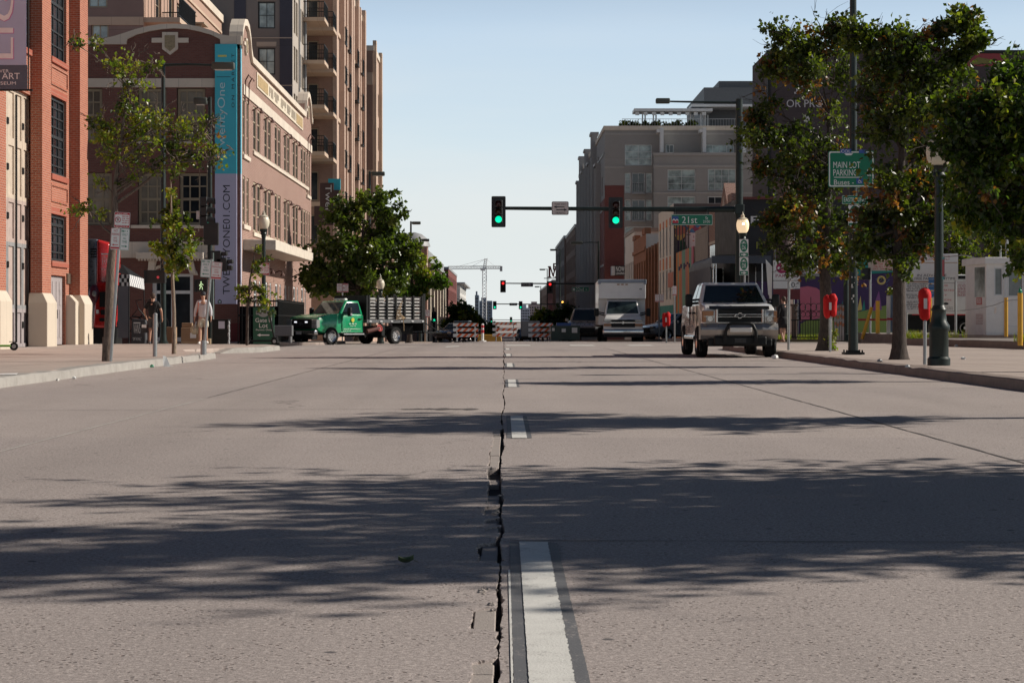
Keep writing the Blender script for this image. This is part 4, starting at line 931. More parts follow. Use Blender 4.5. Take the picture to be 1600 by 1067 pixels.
mb=MB();wall(mb,Fr((gx(1149),yg,0),0),gx(1420)-gx(1149),gz(312),[(gx(1325)-gx(1149),gx(1368)-gx(1149),gz(462),gz(443))],.2,v0=-.2)
mb.quad((gx(1149),yg,-.2),(gx(1149),yg+9,-.2),(gx(1149),yg+9,gz(312)),(gx(1149),yg,gz(312)));mb.quad((gx(1149),yg,gz(312)),(gx(1420),yg,gz(312)),(gx(1420),yg+9,gz(312)),(gx(1149),yg+9,gz(312)))
mb.quad((gx(1420),yg,-.2),(gx(1420),yg,gz(312)),(gx(1420),yg+9,gz(312)),(gx(1420),yg+9,-.2))
mb.build('wall',M_GYM,GY,world=True)
mb=MB();mb.fbox(fg,gx(1149),gx(1420),gz(312),gz(308),-.3,.15);mb.build('coping',B_DRED,GY,world=True)
win(GY,Fr((gx(1325),yg,gz(462)),0),.02,.02,gx(1368)-gx(1325)-.04,gz(443)-gz(462)-.04,1,1,F_WHT,M_WGLASS,.1,ft=.12)
mb=MB()
F3=lambda pts,d,m:mb.flat([(gx(a),gz(b))for a,b in pts],fg,d,m)
F3([(1251,395),(1302,395),(1302,432),(1251,432)][::-1],.01,4)
mb.fbox(fg,gx(1264),gx(1266),gz(425),gz(405),.01,.02,7)
F3([(1150,530),(1420,530),(1420,425),(1300,432),(1252,434),(1252,440),(1150,440)],.008,0)
F3([(1251,506),(1258,500),(1300,492),(1352,486),(1420,470),(1420,540),(1251,540)][::-1]if False else[(1251,540),(1420,540),(1420,468),(1352,485),(1300,494),(1258,502),(1251,506)],.012,2)
F3([(1250,502),(1288,496),(1286,458),(1276,450),(1262,447),(1250,449)],.016,1)
F3([(1300,520),(1312,500),(1316,470),(1322,500),(1330,520)][::1],.018,3);F3([(1252,432),(1302,432),(1322,434),(1322,431),(1302,428),(1252,428)],.02,5)
F3([(1326,432),(1360,428),(1420,424),(1420,405),(1326,405)],.014,3)
for x0_,w_,h_,c in((1343,4,22,6),(1349,3,16,3),(1370,8,30,8),(1334,3,14,2)):F3([(x0_-w_,486),(x0_+w_,484),(x0_+w_*.4,484-h_)],.021,c)
u,v,r_=gx(1377),gz(438),.22
mb.flat([(u+r_*math.cos(2*math.pi*i/16),v+r_*math.sin(2*math.pi*i/16))for i in range(16)],fg,.024,6);mb.flat([(u+.13*math.cos(2*math.pi*i/12),v+.13*math.sin(2*math.pi*i/12))for i in range(12)],fg,.027,7)
q=random.Random(4)
for k in range(30):
 x_,y_=q.uniform(1336,1416),q.uniform(433,452);F3([(x_,y_+1.3),(x_+2.4,y_-.3),(x_+3,y_-1.6),(x_+.5,y_)],.023+.0004*k,(8,9)[k%2])
mb.build('mural',[PRP,MPK,LGN,TRQ,PAL,M_GREY,CRY,M_INK,pm('paint_lilac',(.20,.08,.24),.8),SKYB],GY,world=True)
mb=MB();mb.text('FIT36',fg,gx(1182),gx(1217),gz(389),gz(378),.01,1);mb.text('F.',fg,gx(1173),gx(1196),gz(350),gz(338),.01,0);mb.build('lettering',[M_SGW,pm('letter_lime',(.32,.34,.03),.6)],GY,world=True)
yy=150.0;K=thing('dark_tall_building','tall dark building with white wall letters behind the right hand trees','building',(PX(1420,yy),yy+10,0))
fk=Fr((0,yy,0),0);kx=lambda x:PX(x,yy);kz=lambda y:PZ(y,yy)
mb=MB();mb.box(kx(1199),kx(1760),yy,yy+9,0,kz(80));mb.build('wall',stone('dark_siding',(.055,.045,.05),60,.6,dirt=.3),K,world=True)
mb=MB();mb.fbox(fk,kx(1199)-.1,kx(1760),kz(84),kz(79),-.1,.15);mb.fbox(fk,kx(1199),kx(1204),0,kz(84),-.1,.12);mb.build('coping',M_BLK,K,world=True)
mb=MB();mb.text('OR PRO',fk,kx(1229),kx(1286),kz(168),kz(156),.02,0);mb.fbox(fk,kx(1241),kx(1262),kz(147),kz(144),0,.02,0);mb.fbox(fk,kx(1244),kx(1247),kz(144),kz(132),0,.02,0);mb.fbox(fk,kx(1244),kx(1262),kz(136),kz(133),0,.02,0);mb.fbox(fk,kx(1256),kx(1265),kz(192),kz(180),0,.02,0);mb.build('lettering',pm('letter_grey',(.42,.42,.45),.7),K,world=True)
mb=MB();mb.fbox(fk,kx(1206),kx(1232),kz(120),kz(92),0,.02,0)
mb.flat([(kx(1505),kz(104)),(kx(1585),kz(104)),(kx(1560),kz(80)),(kx(1530),kz(81))],fk,.02,1);mb.flat([(kx(1512),kz(101)),(kx(1548),kz(101)),(kx(1546),kz(93)),(kx(1528),kz(90))],fk,.03,2);mb.build('wall_graphic',[S_NAVY,pm('graphic_red',(.20,.03,.04),.7),pm('graphic_olive',(.13,.12,.03),.7)],K,world=True)
CL=thing('billboard_column','wide brown steel column standing beside the parking sign','column',(PX(1224,89.5),89.5,.14))
mb=MB();mb.lathe([(.62,0),(.62,.3),(.46,.32),(.46,7.2),(.5,7.22),(.5,7.4)],(0,0,0),20);mb.build('shaft',pm('brown_steel',(.10,.06,.05),.55,var=.15,dirt=.3),CL,smooth=.7)
mb=MB();mb.tube([(.47,-.12,.3),(.47,-.12,7)],.035,6);mb.tube([(-.42,-.22,.3),(-.42,-.22,7)],.03,6);mb.build('conduit',M_GREY,CL)
for(nm,lab,ya,yb2,xn,z1,m1,m2,nfl,dw)in(('brick_lofts','brick loft building behind the big street tree on the left',186,250,-12.2,9.5,B_MAR,B_BRN,3,4.4),('brick_lofts','flat roofed brick lofts with tan bays, left of the tower crane',262,392,-12.0,10.6,B_BRN,B_DBR,3,5.6),('brick_lofts','smaller red brick lofts beyond the flat roofed ones',398,470,-11.6,12.0,B_DRED,B_DRED,3,5.6),('white_flats','pale grey flats with wide eaves far down the left side',500,580,-11.5,10.4,S_WHT,S_WHT,3,6)):
 n=int((yb2-ya)/dw)
 T,f1,f2=block(nm,lab,xn,ya,yb2,-34,z1,[m1,m2],[(12.0+3.2*i,13.9+3.2*i,2.2+3.1*k,4.3+3.1*k,2,2,F_DK,G3[(i+k)%4])for i in range(3)for k in range(nfl)],[(1.2+dw*i,1.2+dw*i+2.3,2.2+3.0*k,4.4+3.0*k,2,2,F_DK,G3[(i*2+k)%4])for i in range(n)for k in range(nfl)][:72],cop=M_GREY)
 if 'tan bays' in lab:
  for i in range(8):mb=MB();mb.fbox(f2,6+15.5*i,9+15.5*i,-3,8.5+(i%2),-.05,.5);mb.build('bay',S_CREAM,T,world=True)
  mb=MB();mb.box(-22,-14.5,268,290,10.6,13.2);mb.box(-18.5,-17,270,273,13.2,14.4);mb.box(-19,-12.1,300,385,10.6,12.2);mb.build('roof_plant',M_GREY,T,world=True)
 if nm=='white_flats':
  mb=MB();mb.box(-34,-10.2,499,581,10.5,10.9);mb.build('eave',M_GREY,T,world=True)
mb=MB();T=thing('brick_turret','brick turret with domed cap rising behind the left street tree','building',(PX(646,196),196,0))
mb.box(-1.4,1.4,0,2.8,0,8.6);mb.build('wall',B_MAR,T)
mb=MB();mb.lathe([(1.7,8.6),(1.6,9.0),(1.3,9.5),(.8,9.9),(.1,10.1)],(0,1.4,0),12);mb.build('roof',M_GREY,T,smooth=.8)
q=random.Random(11)
for(nm,lab,x0_,x1_,y1_,yy,m)in(('far_tower','distant haze blue tower block under the crane',747.5,769,470,900,pm('far_haze_blue',(.12,.16,.22),.6)),('far_tower','pale distant block behind the trees right of the road',814,828,481,950,pm('far_haze_pale',(.34,.37,.44),.6)),('far_tower','distant block with reddish roof structures right of the road',826,848,476,1000,pm('far_rose',(.32,.26,.26),.7)),('far_tower','slim distant block peeping out behind the pale left flats',742,748,461,800,pm('far_haze_blue2',(.14,.18,.23),.6))):  # blue and pale walls carry the distance haze in their colour
 T=thing(nm,lab,'building',(PX((x0_+x1_)/2,yy),yy,-3.6),group='distant towers')
 w_=(PX(x1_,yy)-PX(x0_,yy));h_=PZ(y1_,yy)+3.6
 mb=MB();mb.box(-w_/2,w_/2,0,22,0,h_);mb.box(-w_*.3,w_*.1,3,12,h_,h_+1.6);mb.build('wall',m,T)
 mb=MB();n=max(2,int(h_/1.5))
 for k in range(n):
  for i in range(5):mb.box(-w_*.45+w_*.18*i,-w_*.45+w_*.18*i+w_*.11,-.05,.1,.5+k*(h_-1)/n,1.3+k*(h_-1)/n)
 mb.build('window_band',M_WGLASS,T)
yc=720.0;CR=thing('tower_crane','haze pale lattice tower crane far down the street','crane',(PX(757,yc),yc,-3.6))
cw=pm('crane_haze_pale',(.55,.56,.57),.6)  # distance haze put into the pale crane colour
def lattice(mb,a,b,w_,n,ax1,ax2,t=.12):
 a,b,ax1,ax2=Vector(a),Vector(b),Vector(ax1),Vector(ax2)
 cs=[ax1*s+ax2*t2 for s,t2 in((-1,-1),(1,-1),(1,1),(-1,1))]
 for c in cs:mb.tube([a+c*w_,b+c*w_],t,4)
 for i in range(n):
  p,r_=a+(b-a)*i/n,a+(b-a)*(i+1)/n
  for k in range(4):mb.tube([p+cs[k]*w_,r_+cs[(k+1)%4]*w_],t*.6,4,cap=False)
zc=PZ(420,yc)
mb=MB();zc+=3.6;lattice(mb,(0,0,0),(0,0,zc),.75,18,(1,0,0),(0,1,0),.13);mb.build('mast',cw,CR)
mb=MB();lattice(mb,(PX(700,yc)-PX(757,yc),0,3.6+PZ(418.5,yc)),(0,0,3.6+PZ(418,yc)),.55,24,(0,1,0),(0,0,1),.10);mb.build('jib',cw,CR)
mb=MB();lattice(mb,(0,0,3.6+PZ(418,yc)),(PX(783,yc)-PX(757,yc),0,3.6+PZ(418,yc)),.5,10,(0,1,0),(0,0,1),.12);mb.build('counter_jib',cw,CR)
mb=MB();mb.box(PX(781,yc)-PX(757,yc),PX(785,yc)-PX(757,yc),-.7,.7,3.6+PZ(424,yc),3.6+PZ(416,yc));mb.build('counterweight',pm('crane_grey',(.3,.31,.32),.7),CR)
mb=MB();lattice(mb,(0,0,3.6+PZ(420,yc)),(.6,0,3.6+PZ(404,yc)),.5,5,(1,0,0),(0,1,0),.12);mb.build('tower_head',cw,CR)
mb=MB();tp=(.6,0,3.6+PZ(404.5,yc))
for x in(712,735,775):mb.tube([tp,(PX(x,yc)-PX(757,yc),0,3.6+PZ(417.5,yc))],.05,4)
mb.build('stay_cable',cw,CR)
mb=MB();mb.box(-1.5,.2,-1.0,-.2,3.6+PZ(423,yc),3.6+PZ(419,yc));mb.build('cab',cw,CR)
def words_(mb,fr,u0,u1,v0,v1,d,m,seed=1,fill=.8):
 """one line of small print too fine to read"""
 q=random.Random(seed);u=u0;h=v1-v0
 while u<u1-h*.5:
  w_=min(u1-u,h*q.uniform(1.5,3.5));k=u
  while k<u+w_-h*.3:
   mb.frect(fr,k,k+h*.5,v0+(h*.25 if q.random()<.3 else 0),v1-(h*.25 if q.random()<.3 else 0),d,m);k+=h*.72
  u+=w_+h*.6
def arrow(mb,fr,u0,u1,v,h,d,m,left=True):
 hl=h*1.1
 p=[(u0,v),(u0+hl,v-h*.5),(u0+hl,v-h*.17),(u1,v-h*.17),(u1,v+h*.17),(u0+hl,v+h*.17),(u0+hl,v+h*.5)]
 if not left:p=[(u0+u1-a,b)for a,b in p][::-1]
 mb.flat(p,fr,d,m)
def rrect(u0,u1,v0,v1,r,n=3):
 o=[]
 for cx,cy,a in((u1-r,v0+r,-90),(u1-r,v1-r,0),(u0+r,v1-r,90),(u0+r,v0+r,180)):
  o+=[(cx+r*math.cos(R(a+90*i/n)),cy+r*math.sin(R(a+90*i/n)))for i in range(n+1)]
 return o
def plate(T,fr,u0,u1,v0,v1,face,rim=None,name='sign_panel',back=M_GALV,r=.03,world=True,t=.006):
 mb=MB();mb.prism(rrect(u0,u1,v0,v1,r),fr,-t,0,0)
 if rim is None:mb.flat(rrect(u0,u1,v0,v1,r),fr,.0015,1);o=mb.build(name,[back,face],T,world=world)
 else:
  e=min(u1-u0,v1-v0)*.035
  mb.flat(rrect(u0,u1,v0,v1,r),fr,.0015,1);mb.flat(rrect(u0+e*.6,u1-e*.6,v0+e*.6,v1-e*.6,r*.8),fr,.003,2);mb.flat(rrect(u0+e*1.5,u1-e*1.5,v0+e*1.5,v1-e*1.5,r*.7),fr,.0045,1)
  o=mb.build(name,[back,face,rim],T,world=world)
 return o
def nopark(T,fr,u0,u1,v0,v1,kind,left=True):
 """small kerb-side regulation plate"""
 W,H=u1-u0,v1-v0;U=lambda a:u0+W*a;V=lambda a:v0+H*a
 ink=M_SGT if kind=='green' else M_SGR
 plate(T,fr,u0,u1,v0,v1,M_SGW,ink,r=.02)
 mb=MB();d=.007
 if kind=='red':
  mb.text('NO',fr,U(.3),U(.7),V(.82),V(.93),d);mb.text('PARKING',fr,U(.1),U(.9),V(.66),V(.77),d);mb.text('ANY',fr,U(.3),U(.7),V(.50),V(.59),d);mb.text('TIME',fr,U(.28),U(.72),V(.36),V(.45),d)
  arrow(mb,fr,U(.15),U(.85),V(.23),H*.09,d,0,left);mb.frect(fr,U(.06),U(.94),V(.05),V(.13),d)
 elif kind=='green':
  words_(mb,fr,U(.12),U(.9),V(.83),V(.92),d,0,3);mb.text('ONLY',fr,U(.2),U(.8),V(.66),V(.77),d);mb.text('ALL',fr,U(.32),U(.68),V(.50),V(.60),d);mb.text('TIMES',fr,U(.22),U(.78),V(.34),V(.44),d)
  arrow(mb,fr,U(.15),U(.85),V(.18),H*.10,d,0,left)
 else:
  mb.frect(fr,U(.04),U(.96),V(.84),V(.96),d);mb.frect(fr,U(.04),U(.96),V(.04),V(.15),d)
  cu,cv,ra=U(.24),V(.5),min(W*.19,H*.3)
  for i in range(20):
   t0,t1=2*math.pi*i/20,2*math.pi*(i+1)/20
   mb.flat([(cu+ra*math.cos(t0),cv+ra*math.sin(t0)),(cu+ra*math.cos(t1),cv+ra*math.sin(t1)),(cu+ra*.8*math.cos(t1),cv+ra*.8*math.sin(t1)),(cu+ra*.8*math.cos(t0),cv+ra*.8*math.sin(t0))],fr,d)
  mb.flat([(cu-ra*.7,cv+ra*.6),(cu+ra*.6,cv-ra*.7),(cu+ra*.72,cv-ra*.58),(cu-ra*.58,cv+ra*.72)],fr,d)
  mb.text('P',fr,cu-ra*.35,cu+ra*.4,cv-ra*.55,cv+ra*.55,d-.001,1)
  for k in range(4):words_(mb,fr,U(.5),U(.94),V(.70-.14*k),V(.77-.14*k),d,0,k+5)
  mb2=MB();words_(mb2,fr,U(.15),U(.85),V(.875),V(.93),d+.002,0,8);words_(mb2,fr,U(.15),U(.85),V(.07),V(.12),d+.002,0,9);mb2.build('lettering',M_SGW,T,world=True)
 mb.build('lettering',[ink,M_INK],T,world=True)
def post(T,a,b,r,m=M_GALV,n=8,name='post',foot=None):
 mb=MB();mb.tube([a,b],r,n)
 if foot:mb.lathe([(foot,-.02),(foot,.32),(r*1.05,.34)],a,10)
 return mb.build(name,m,T,world=True,smooth=.7)
Y=38.8;T=thing('parking_sign','leaning perforated post with three plates beside the bare tree','sign',P(173,565,Y))
post(T,P(173,565,Y),P(189.5,333,Y),.032)
f=Fr((PX(190,Y),Y-.05,0),0)
def pxr(x0,x1,ya,yb2,Y,f):return(PX(x0,Y)-f.o.x,PX(x1,Y)-f.o.x,PZ(yb2,Y),PZ(ya,Y))
tilt=Fr((PX(190,Y),Y-.05,PZ(360,Y)),0);tilt.u=Vector((math.cos(R(-3)),0,math.sin(R(-3))));tilt.v=Vector((math.sin(R(3)),0,math.cos(R(3))))
k_=Y/F0
nopark(T,tilt,-11.5*k_,13*k_,4*k_,28*k_,'wide');nopark(T,tilt,-15.5*k_,-1*k_,-31*k_,3*k_,'red',True);nopark(T,tilt,-.5*k_,13.5*k_,-31*k_,3*k_,'green',False)
Y=46.7;T=thing('parking_sign','leaning post with green and red plates in front of the man in white','sign',P(318,553,Y))
post(T,P(318,553,Y),P(331,405,Y),.035,foot=.075)
tilt=Fr((PX(330,Y),Y-.05,PZ(422,Y)),0);tilt.u=Vector((math.cos(R(-4)),0,math.sin(R(-4))));tilt.v=Vector((math.sin(R(4)),0,math.cos(R(4))));k_=Y/F0
nopark(T,tilt,-16*k_,0*k_,-12*k_,16*k_,'green',True);nopark(T,tilt,.5*k_,17*k_,-14*k_,13*k_,'red',False)
Y=44.3;T=thing('steel_post','plain grey steel pipe post standing in the left sidewalk before the man in black','post',P(242,557,Y))
mb=MB();mb.tube([P(242,558,Y),P(242.5,492,Y)],.052,10);mb.build('pipe',M_GALV,T,world=True,smooth=.7)
mb=MB();mb.ball(P(242.5,491.5,Y),.055,(1,1,.7),10,6);mb.build('cap',M_GREY,T,world=True,smooth=3.2)
Y=53.5;T=thing('parking_sign','straight post with two red and white plates beside the silver pickup','sign',P(1232,547,Y))
post(T,P(1232,547,Y),P(1233,399,Y),.035);f=Fr((0,Y-.05,0),0)
q_=lambda x0,x1,ya,yb2:(PX(x0,Y),PX(x1,Y),PZ(yb2,Y),PZ(ya,Y))
nopark(T,f,*q_(1220.5,1233,398,423),'red',True);nopark(T,f,*q_(1233.5,1247,398,423),'wide')
for(x,yb2,Y,r4,lab)in((1030,536,92,((1023.5,1030,460,472,'red'),(1030.5,1037,460,472,'red')),'pair of small red plates on a post beside the white box truck'),(1054,536,86,((1050.5,1057,447,462,'red'),),'single red plate on a post in front of the painted storefront'),(535,536,93,((526.5,534.5,443,457,'red'),(535,544.5,443,457,'wide')),'red and white plates on a thin post above the green truck'),(666.5,533,96,((663,672,484,496,'red'),),'red and white plate on a post beside the tail of the green truck')):
 T=thing('parking_sign',lab,'sign',P(x,yb2,Y));post(T,P(x,yb2,Y),P(x,r4[0][2],Y),.035);f=Fr((0,Y-.05,0),0)
 for a,b,c,d,kd in r4:nopark(T,f,PX(a,Y),PX(b,Y),PZ(d,Y),PZ(c,Y),kd)
M_GLOBE=lampm('globe_unlit',(.62,.56,.44),.0);M_GLIT=lampm('globe_lit',(.95,.72,.45),.55);M_FIL=lampm('filament',(1,.8,.4),14.0)
def globe_lamp(x,yb2,Y,ytop,lab,lit=False,fat=False,gr=.215):
 b=P(x,yb2,Y);H=PZ(ytop,Y)-b.z
 T=thing('globe_street_lamp',lab,'street lamp',b,group='ornamental globe lamps')
 s=1.0 if not fat else 1.08
 mb=MB();mb.lathe([(.20*s,0),(.20*s,.12),(.17*s,.16),(.165*s,.62),(.19*s,.66),(.19*s,.74),(.14*s,.82),(.12*s,1.0),(.135*s,1.04),(.10*s,1.12)],(0,0,0),12);mb.build('base',M_POLE,T,smooth=.6)
 top=H-.86
 mb=MB()
 for k in range(1):mb.lathe([(.085*s,1.1),(.07*s,top-.2),(.085*s,top-.18),(.085*s,top-.1),(.12*s,top-.05),(.10,top),(.13,top+.05),(.15,top+.12)],(0,0,0),12)
 mb.build('post',M_POLE,T,smooth=.6)
 c=top+.12
 mb=MB();mb.lathe([(.12,c),(gr*.72,c+.04),(gr*.92,c+.13),(gr,c+.25),(gr*.98,c+.34),(gr*.86,c+.42),(gr*.74,c+.46)],(0,0,0),18);gl=mb.build('globe',M_GLIT if lit else M_GLOBE,T,smooth=1.4)
 if lit:
  mb=MB();mb.ball((0,-gr*.93,c+.30),.045,(1,.35,1),10,6);mb.build('bulb_glow',M_FIL,gl)
 mb=MB();mb.lathe([(gr*.80,c+.43),(gr*.85,c+.46),(gr*.55,c+.51),(gr*.30,c+.53),(gr*.28,c+.58),(gr*.34,c+.60),(.04,c+.615),(.022,c+.66),(.004,c+.73)],(0,0,0),16);mb.build('finial',pm('finial_pale',(.45,.41,.33),.5)if not lit else pm('finial_cream',(.60,.52,.38),.5),T,smooth=.6)
 return T
globe_lamp(412,537,70,327,'unlit cream globe lamp in front of the maroon brick building')
globe_lamp(1160.5,537,64,330,'lit globe lamp with round green bike plates below it',lit=True)
globe_lamp(594.5,537,100,430,'unlit globe lamp half hidden by the tree above the green truck')
globe_lamp(1467,570.5,35.6,198,'large dark green lamp post with its globe among the leaves at right',fat=True,gr=.24)
Y=69.6;T=thing('parking_sign','small pinkish plate strapped to the unlit globe lamp','sign',P(413,420,Y));f=Fr((0,Y-.12,0),0);nopark(T,f,PX(405,Y),PX(421.5,Y),PZ(430,Y),PZ(411,Y),'wide')
Y=35.4;T=thing('sticker_strip','faded red and teal sticker strip on the large lamp post','sticker',P(1472,430,Y))
mb=MB();mb.fbox(Fr((0,Y,0),0),PX(1470.5,Y),PX(1474.5,Y),PZ(437,Y),PZ(402,Y),.07,.078,0);mb.fbox(Fr((0,Y,0),0),PX(1470.7,Y),PX(1474.2,Y),PZ(432,Y),PZ(406,Y),.078,.08,1);mb.build('strip',[pm('sticker_teal',(.10,.25,.25),.5),pm('sticker_red',(.35,.08,.09),.5)],T,world=True)
Y=63.6;T=thing('bike_route_sign','two stacked round green bike route plates under the lit globe lamp','sign',P(1162,536,Y));f=Fr((0,Y-.05,0),0)
post(T,P(1163.5,537,Y),P(1163.5,372,Y),.03)
def bike_plate(T,f,Y,x0,x1,ya,yb2,txt,yc1,yc2):
 plate(T,f,PX(x0,Y),PX(x1,Y),PZ(yb2,Y),PZ(ya,Y),M_SGW,r=.02)
 mb=MB();cu,cv,ra,rb=PX((x0+x1)/2,Y),PZ((ya+yc1)/2,Y),(PX(x1,Y)-PX(x0,Y))*.42,(PZ(ya,Y)-PZ(yc1,Y))*.47
 mb.flat([(cu+ra*math.cos(2*math.pi*i/24),cv+rb*math.sin(2*math.pi*i/24))for i in range(24)],f,.004,0)
 mb.flat(rrect(PX(x0+.6,Y),PX(x1-.6,Y),PZ(yc2,Y),PZ(yc1+.6,Y),.02),f,.004,0)
 mb.text(txt,f,cu-ra*.5,cu+ra*.5,cv-rb*.62,cv+rb*.1,.007,1)
 for s in(-1,1):
  for i in range(10):
   t0,t1=2*math.pi*i/10,2*math.pi*(i+1)/10;c0,c1,r1,r2=cu+s*ra*.38,cv+rb*.42,ra*.26,ra*.19
   mb.flat([(c0+r1*math.cos(t0),c1+r1*math.sin(t0)),(c0+r1*math.cos(t1),c1+r1*math.sin(t1)),(c0+r2*math.cos(t1),c1+r2*math.sin(t1)),(c0+r2*math.cos(t0),c1+r2*math.sin(t0))],f,.007,1)
 mb.flat([(cu-ra*.38,cv+rb*.42),(cu+ra*.05,cv+rb*.40),(cu+ra*.2,cv+rb*.72),(cu-ra*.15,cv+rb*.7)],f,.0075,1)
 arrow(mb,f,PX(x0+2.5,Y),PX(x1-2.5,Y),PZ((yc1+yc2)/2+.3,Y),.1,.007,1,False)
 mb.build('lettering',[M_SGG,M_SGW],T,world=True)
bike_plate(T,f,Y,1155,1169,374,401.5,'D6',394.5,401);bike_plate(T,f,Y,1155,1169,402.5,430,'D8',423,429.5)
def street_light(base,H,arm,lab,left=True,r0=.11,arm_drop=0.0,lum=.8):
 T=thing('street_light',lab,'street light',base,group='tall cobra head street lights')
 s=-1 if left else 1
 mb=MB();mb.lathe([(r0*1.7,0),(r0*1.7,.06),(r0*1.25,.1),(r0,.35),(r0*.62,H)],(0,0,0),12);mb.build('pole',M_POLE,T,smooth=.6)
 za=H-.12
 mb=MB();mb.tube([(0,0,za),(s*arm*.5,0,za+.03),(s*arm,0,za+arm_drop)],[.05,.045,.035],8);mb.build('arm',M_POLE,T,smooth=.8)
 mb=MB();x0_,x1_=s*arm,s*(arm+lum)
 mb.box(min(x0_,x1_),max(x0_,x1_),-.16,.16,za+arm_drop-.16,za+arm_drop+.1);mb.build('luminaire',pm('luminaire_green',(.055,.065,.055),.55),T,bevel=.05,seg=2,smooth=.6)
 mb=MB();mb.box(min(x0_,x1_)+.1,max(x0_,x1_)-.1,-.12,.12,za+arm_drop-.175,za+arm_drop-.162);mb.build('lens',M_OFFW,T)
 return T
b=P(255,537,68);street_light(b,PZ(97,68)-b.z,1.75,'tall dark street light whose arm reaches across the teal banner',left=False)
b=P(328,536,71);street_light(b,PZ(152,71)-b.z,.10,'street light with short head beside the signals at the banner',left=True,lum=.5)
b=P(577.5,538,119);b.z=GZ(119);street_light(b,PZ(268,119)-b.z,.15,'street light standing in front of the far brown tower',left=False)
for x,Y,yt,lab in((642,174,346,'tallest of the three thin street lights left of the crane'),(657,193,373,'middle one of the three thin street lights left of the crane'),(668,214,385,'lowest of the three thin street lights left of the crane')):
 b=Vector((PX(x,Y),Y,GZ(Y)));street_light(b,PZ(yt,Y)-b.z,.1,lab,left=(x==668),r0=.13)
for x,Y,yt,arm,lab in((935,172,377,1.4,'street light with long thin arm before the taupe apartment house'),(875,287,389,.4,'street light in front of the dark brick block at right'),(855,371,420,.4,'street light beside the red rooftop letters'),(845,437,447,.3,'small distant street light left of the rooftop letters')):
 b=Vector((PX(x,Y),Y,GZ(Y)));street_light(b,PZ(yt,Y)-b.z,arm,lab,left=True,r0=.13,lum=1.1)
Y=46.7;b=P(1333,553.5,Y);T=thing('street_light','thick dark pole carrying the large green parking sign between the right trees','street light',b,group='tall cobra head street lights')
mb=MB();mb.lathe([(.125,.02),(.105,2),(.085,8),(.07,11.5)],(0,0,0),14);mb.build('pole',M_POLE,T,smooth=.6)
mb=MB();mb.box(-.24,.24,-.24,.24,.0,.05);mb.box(-.15,.15,-.15,.15,.05,.1)
for sx in(-1,1):
 for sy in(-1,1):mb.tube([(.19*sx,.19*sy,.04),(.19*sx,.19*sy,.11)],.02,6)
mb.build('base_plate',M_BLK,T);mb=MB();mb.tube([(0,0,11.3),(-2.2,0,11.6)],.05,8);mb.build('arm',M_POLE,T)
mb=MB();mb.box(-3.0,-2.2,-.16,.16,11.45,11.7);mb.build('luminaire',_pm['luminaire_green'],T,bevel=.05)
q=random.Random(8);mb=MB()
for k in range(26):mb.fbox(Fr((0,0,0),0),q.uniform(-.09,.07),0,0,0,0,0)if False else mb.cbox((q.uniform(-.05,.05),-.112,q.uniform(1.0,3.6)),(q.uniform(.012,.05),.012,q.uniform(.012,.06)))
mb.build('sticker_scraps',M_OFFW,T)
Y=46.5;f=Fr((0,Y,0),0);U=lambda x:PX(x,Y);V=lambda y:PZ(y,Y)
T=thing('parking_guide_sign','large green main lot parking sign on the thick dark pole','sign',P(1329,265,Y))
plate(T,f,U(1294),U(1366),V(293),V(236),M_SGG,M_SGW,r=.05)
mb=MB();
for t,a,b,c,d in(('MAIN LOT',1302,1344,263,253),('PARKING',1302,1339,275,265),('Buses -',1303,1334,289,281)):mb.text(t,f,U(a),U(b),V(c),V(d),.008,0)
mb.text('E',f,U(1355),U(1361),V(275),V(265),.008,0)
mb.frect(f,U(1303),U(1347),V(278),V(276.8),.008,0);mb.fbox(f,U(1338),U(1348),V(287.5),V(278.5),.002,.008,1)
mb.tube([(U(1342.3),Y-.011,V(280)),(U(1342.4),Y-.011,V(282.6)),(U(1344.6),Y-.011,V(283)),(U(1345.8),Y-.011,V(286))],.009,4);mb.tube([(U(1342.6)+.028*math.cos(R(100+26*i)),Y-.011,V(284.2)+.028*math.sin(R(100+26*i)))for i in range(10)],.006,4);mb.fbox(f,U(1313),U(1330),V(240),V(233),.004,.010,1);mb.text('COL',f,U(1314),U(1329),V(239),V(234.4),.012,0);mb.flat([(U(1322),V(243)),(U(1330),V(243)),(U(1333),V(240)),(U(1319),V(240))],f,.009,0);mb.fbox(f,U(1342),U(1353),V(240),V(234),.004,.010,1)
mb.build('lettering',[M_SGW,M_BLUE],T,world=True)
T=thing('direction_sign','small green eastbound plate under the main lot sign','sign',P(1335,312,Y));plate(T,f,U(1315.5),U(1356),V(319),V(305.5),M_SGG,M_SGW,r=.02)
mb=MB();mb.text('EASTBOUND',f,U(1318.5),U(1353),V(315.5),V(309),.008);mb.build('lettering',M_SGW,T,world=True)
T=thing('bike_route_sign','green bike route plate on the thick pole below the eastbound plate','sign',P(1335,340,Y));bike_plate(T,f,Y,1325.5,1345,320.5,359,'D6',348,358)
M_SIGB=pm('signal_black',(.012,.013,.014),.5,var=.2)
M_GON=lampm('lamp_green_on',(.0,.85,.42),1.15);M_RON=lampm('lamp_red_on',(1.0,.03,.03),1.1);M_LOFF=pm('lens_dark_red',(.035,.008,.008),.25);M_LOFA=pm('lens_dark_amber',(.03,.015,.004),.25);M_LOFG=pm('lens_dark_green',(.0,.02,.015),.25)
M_AMB=lampm('lamp_amber_on',(1,.5,.08),3.0)
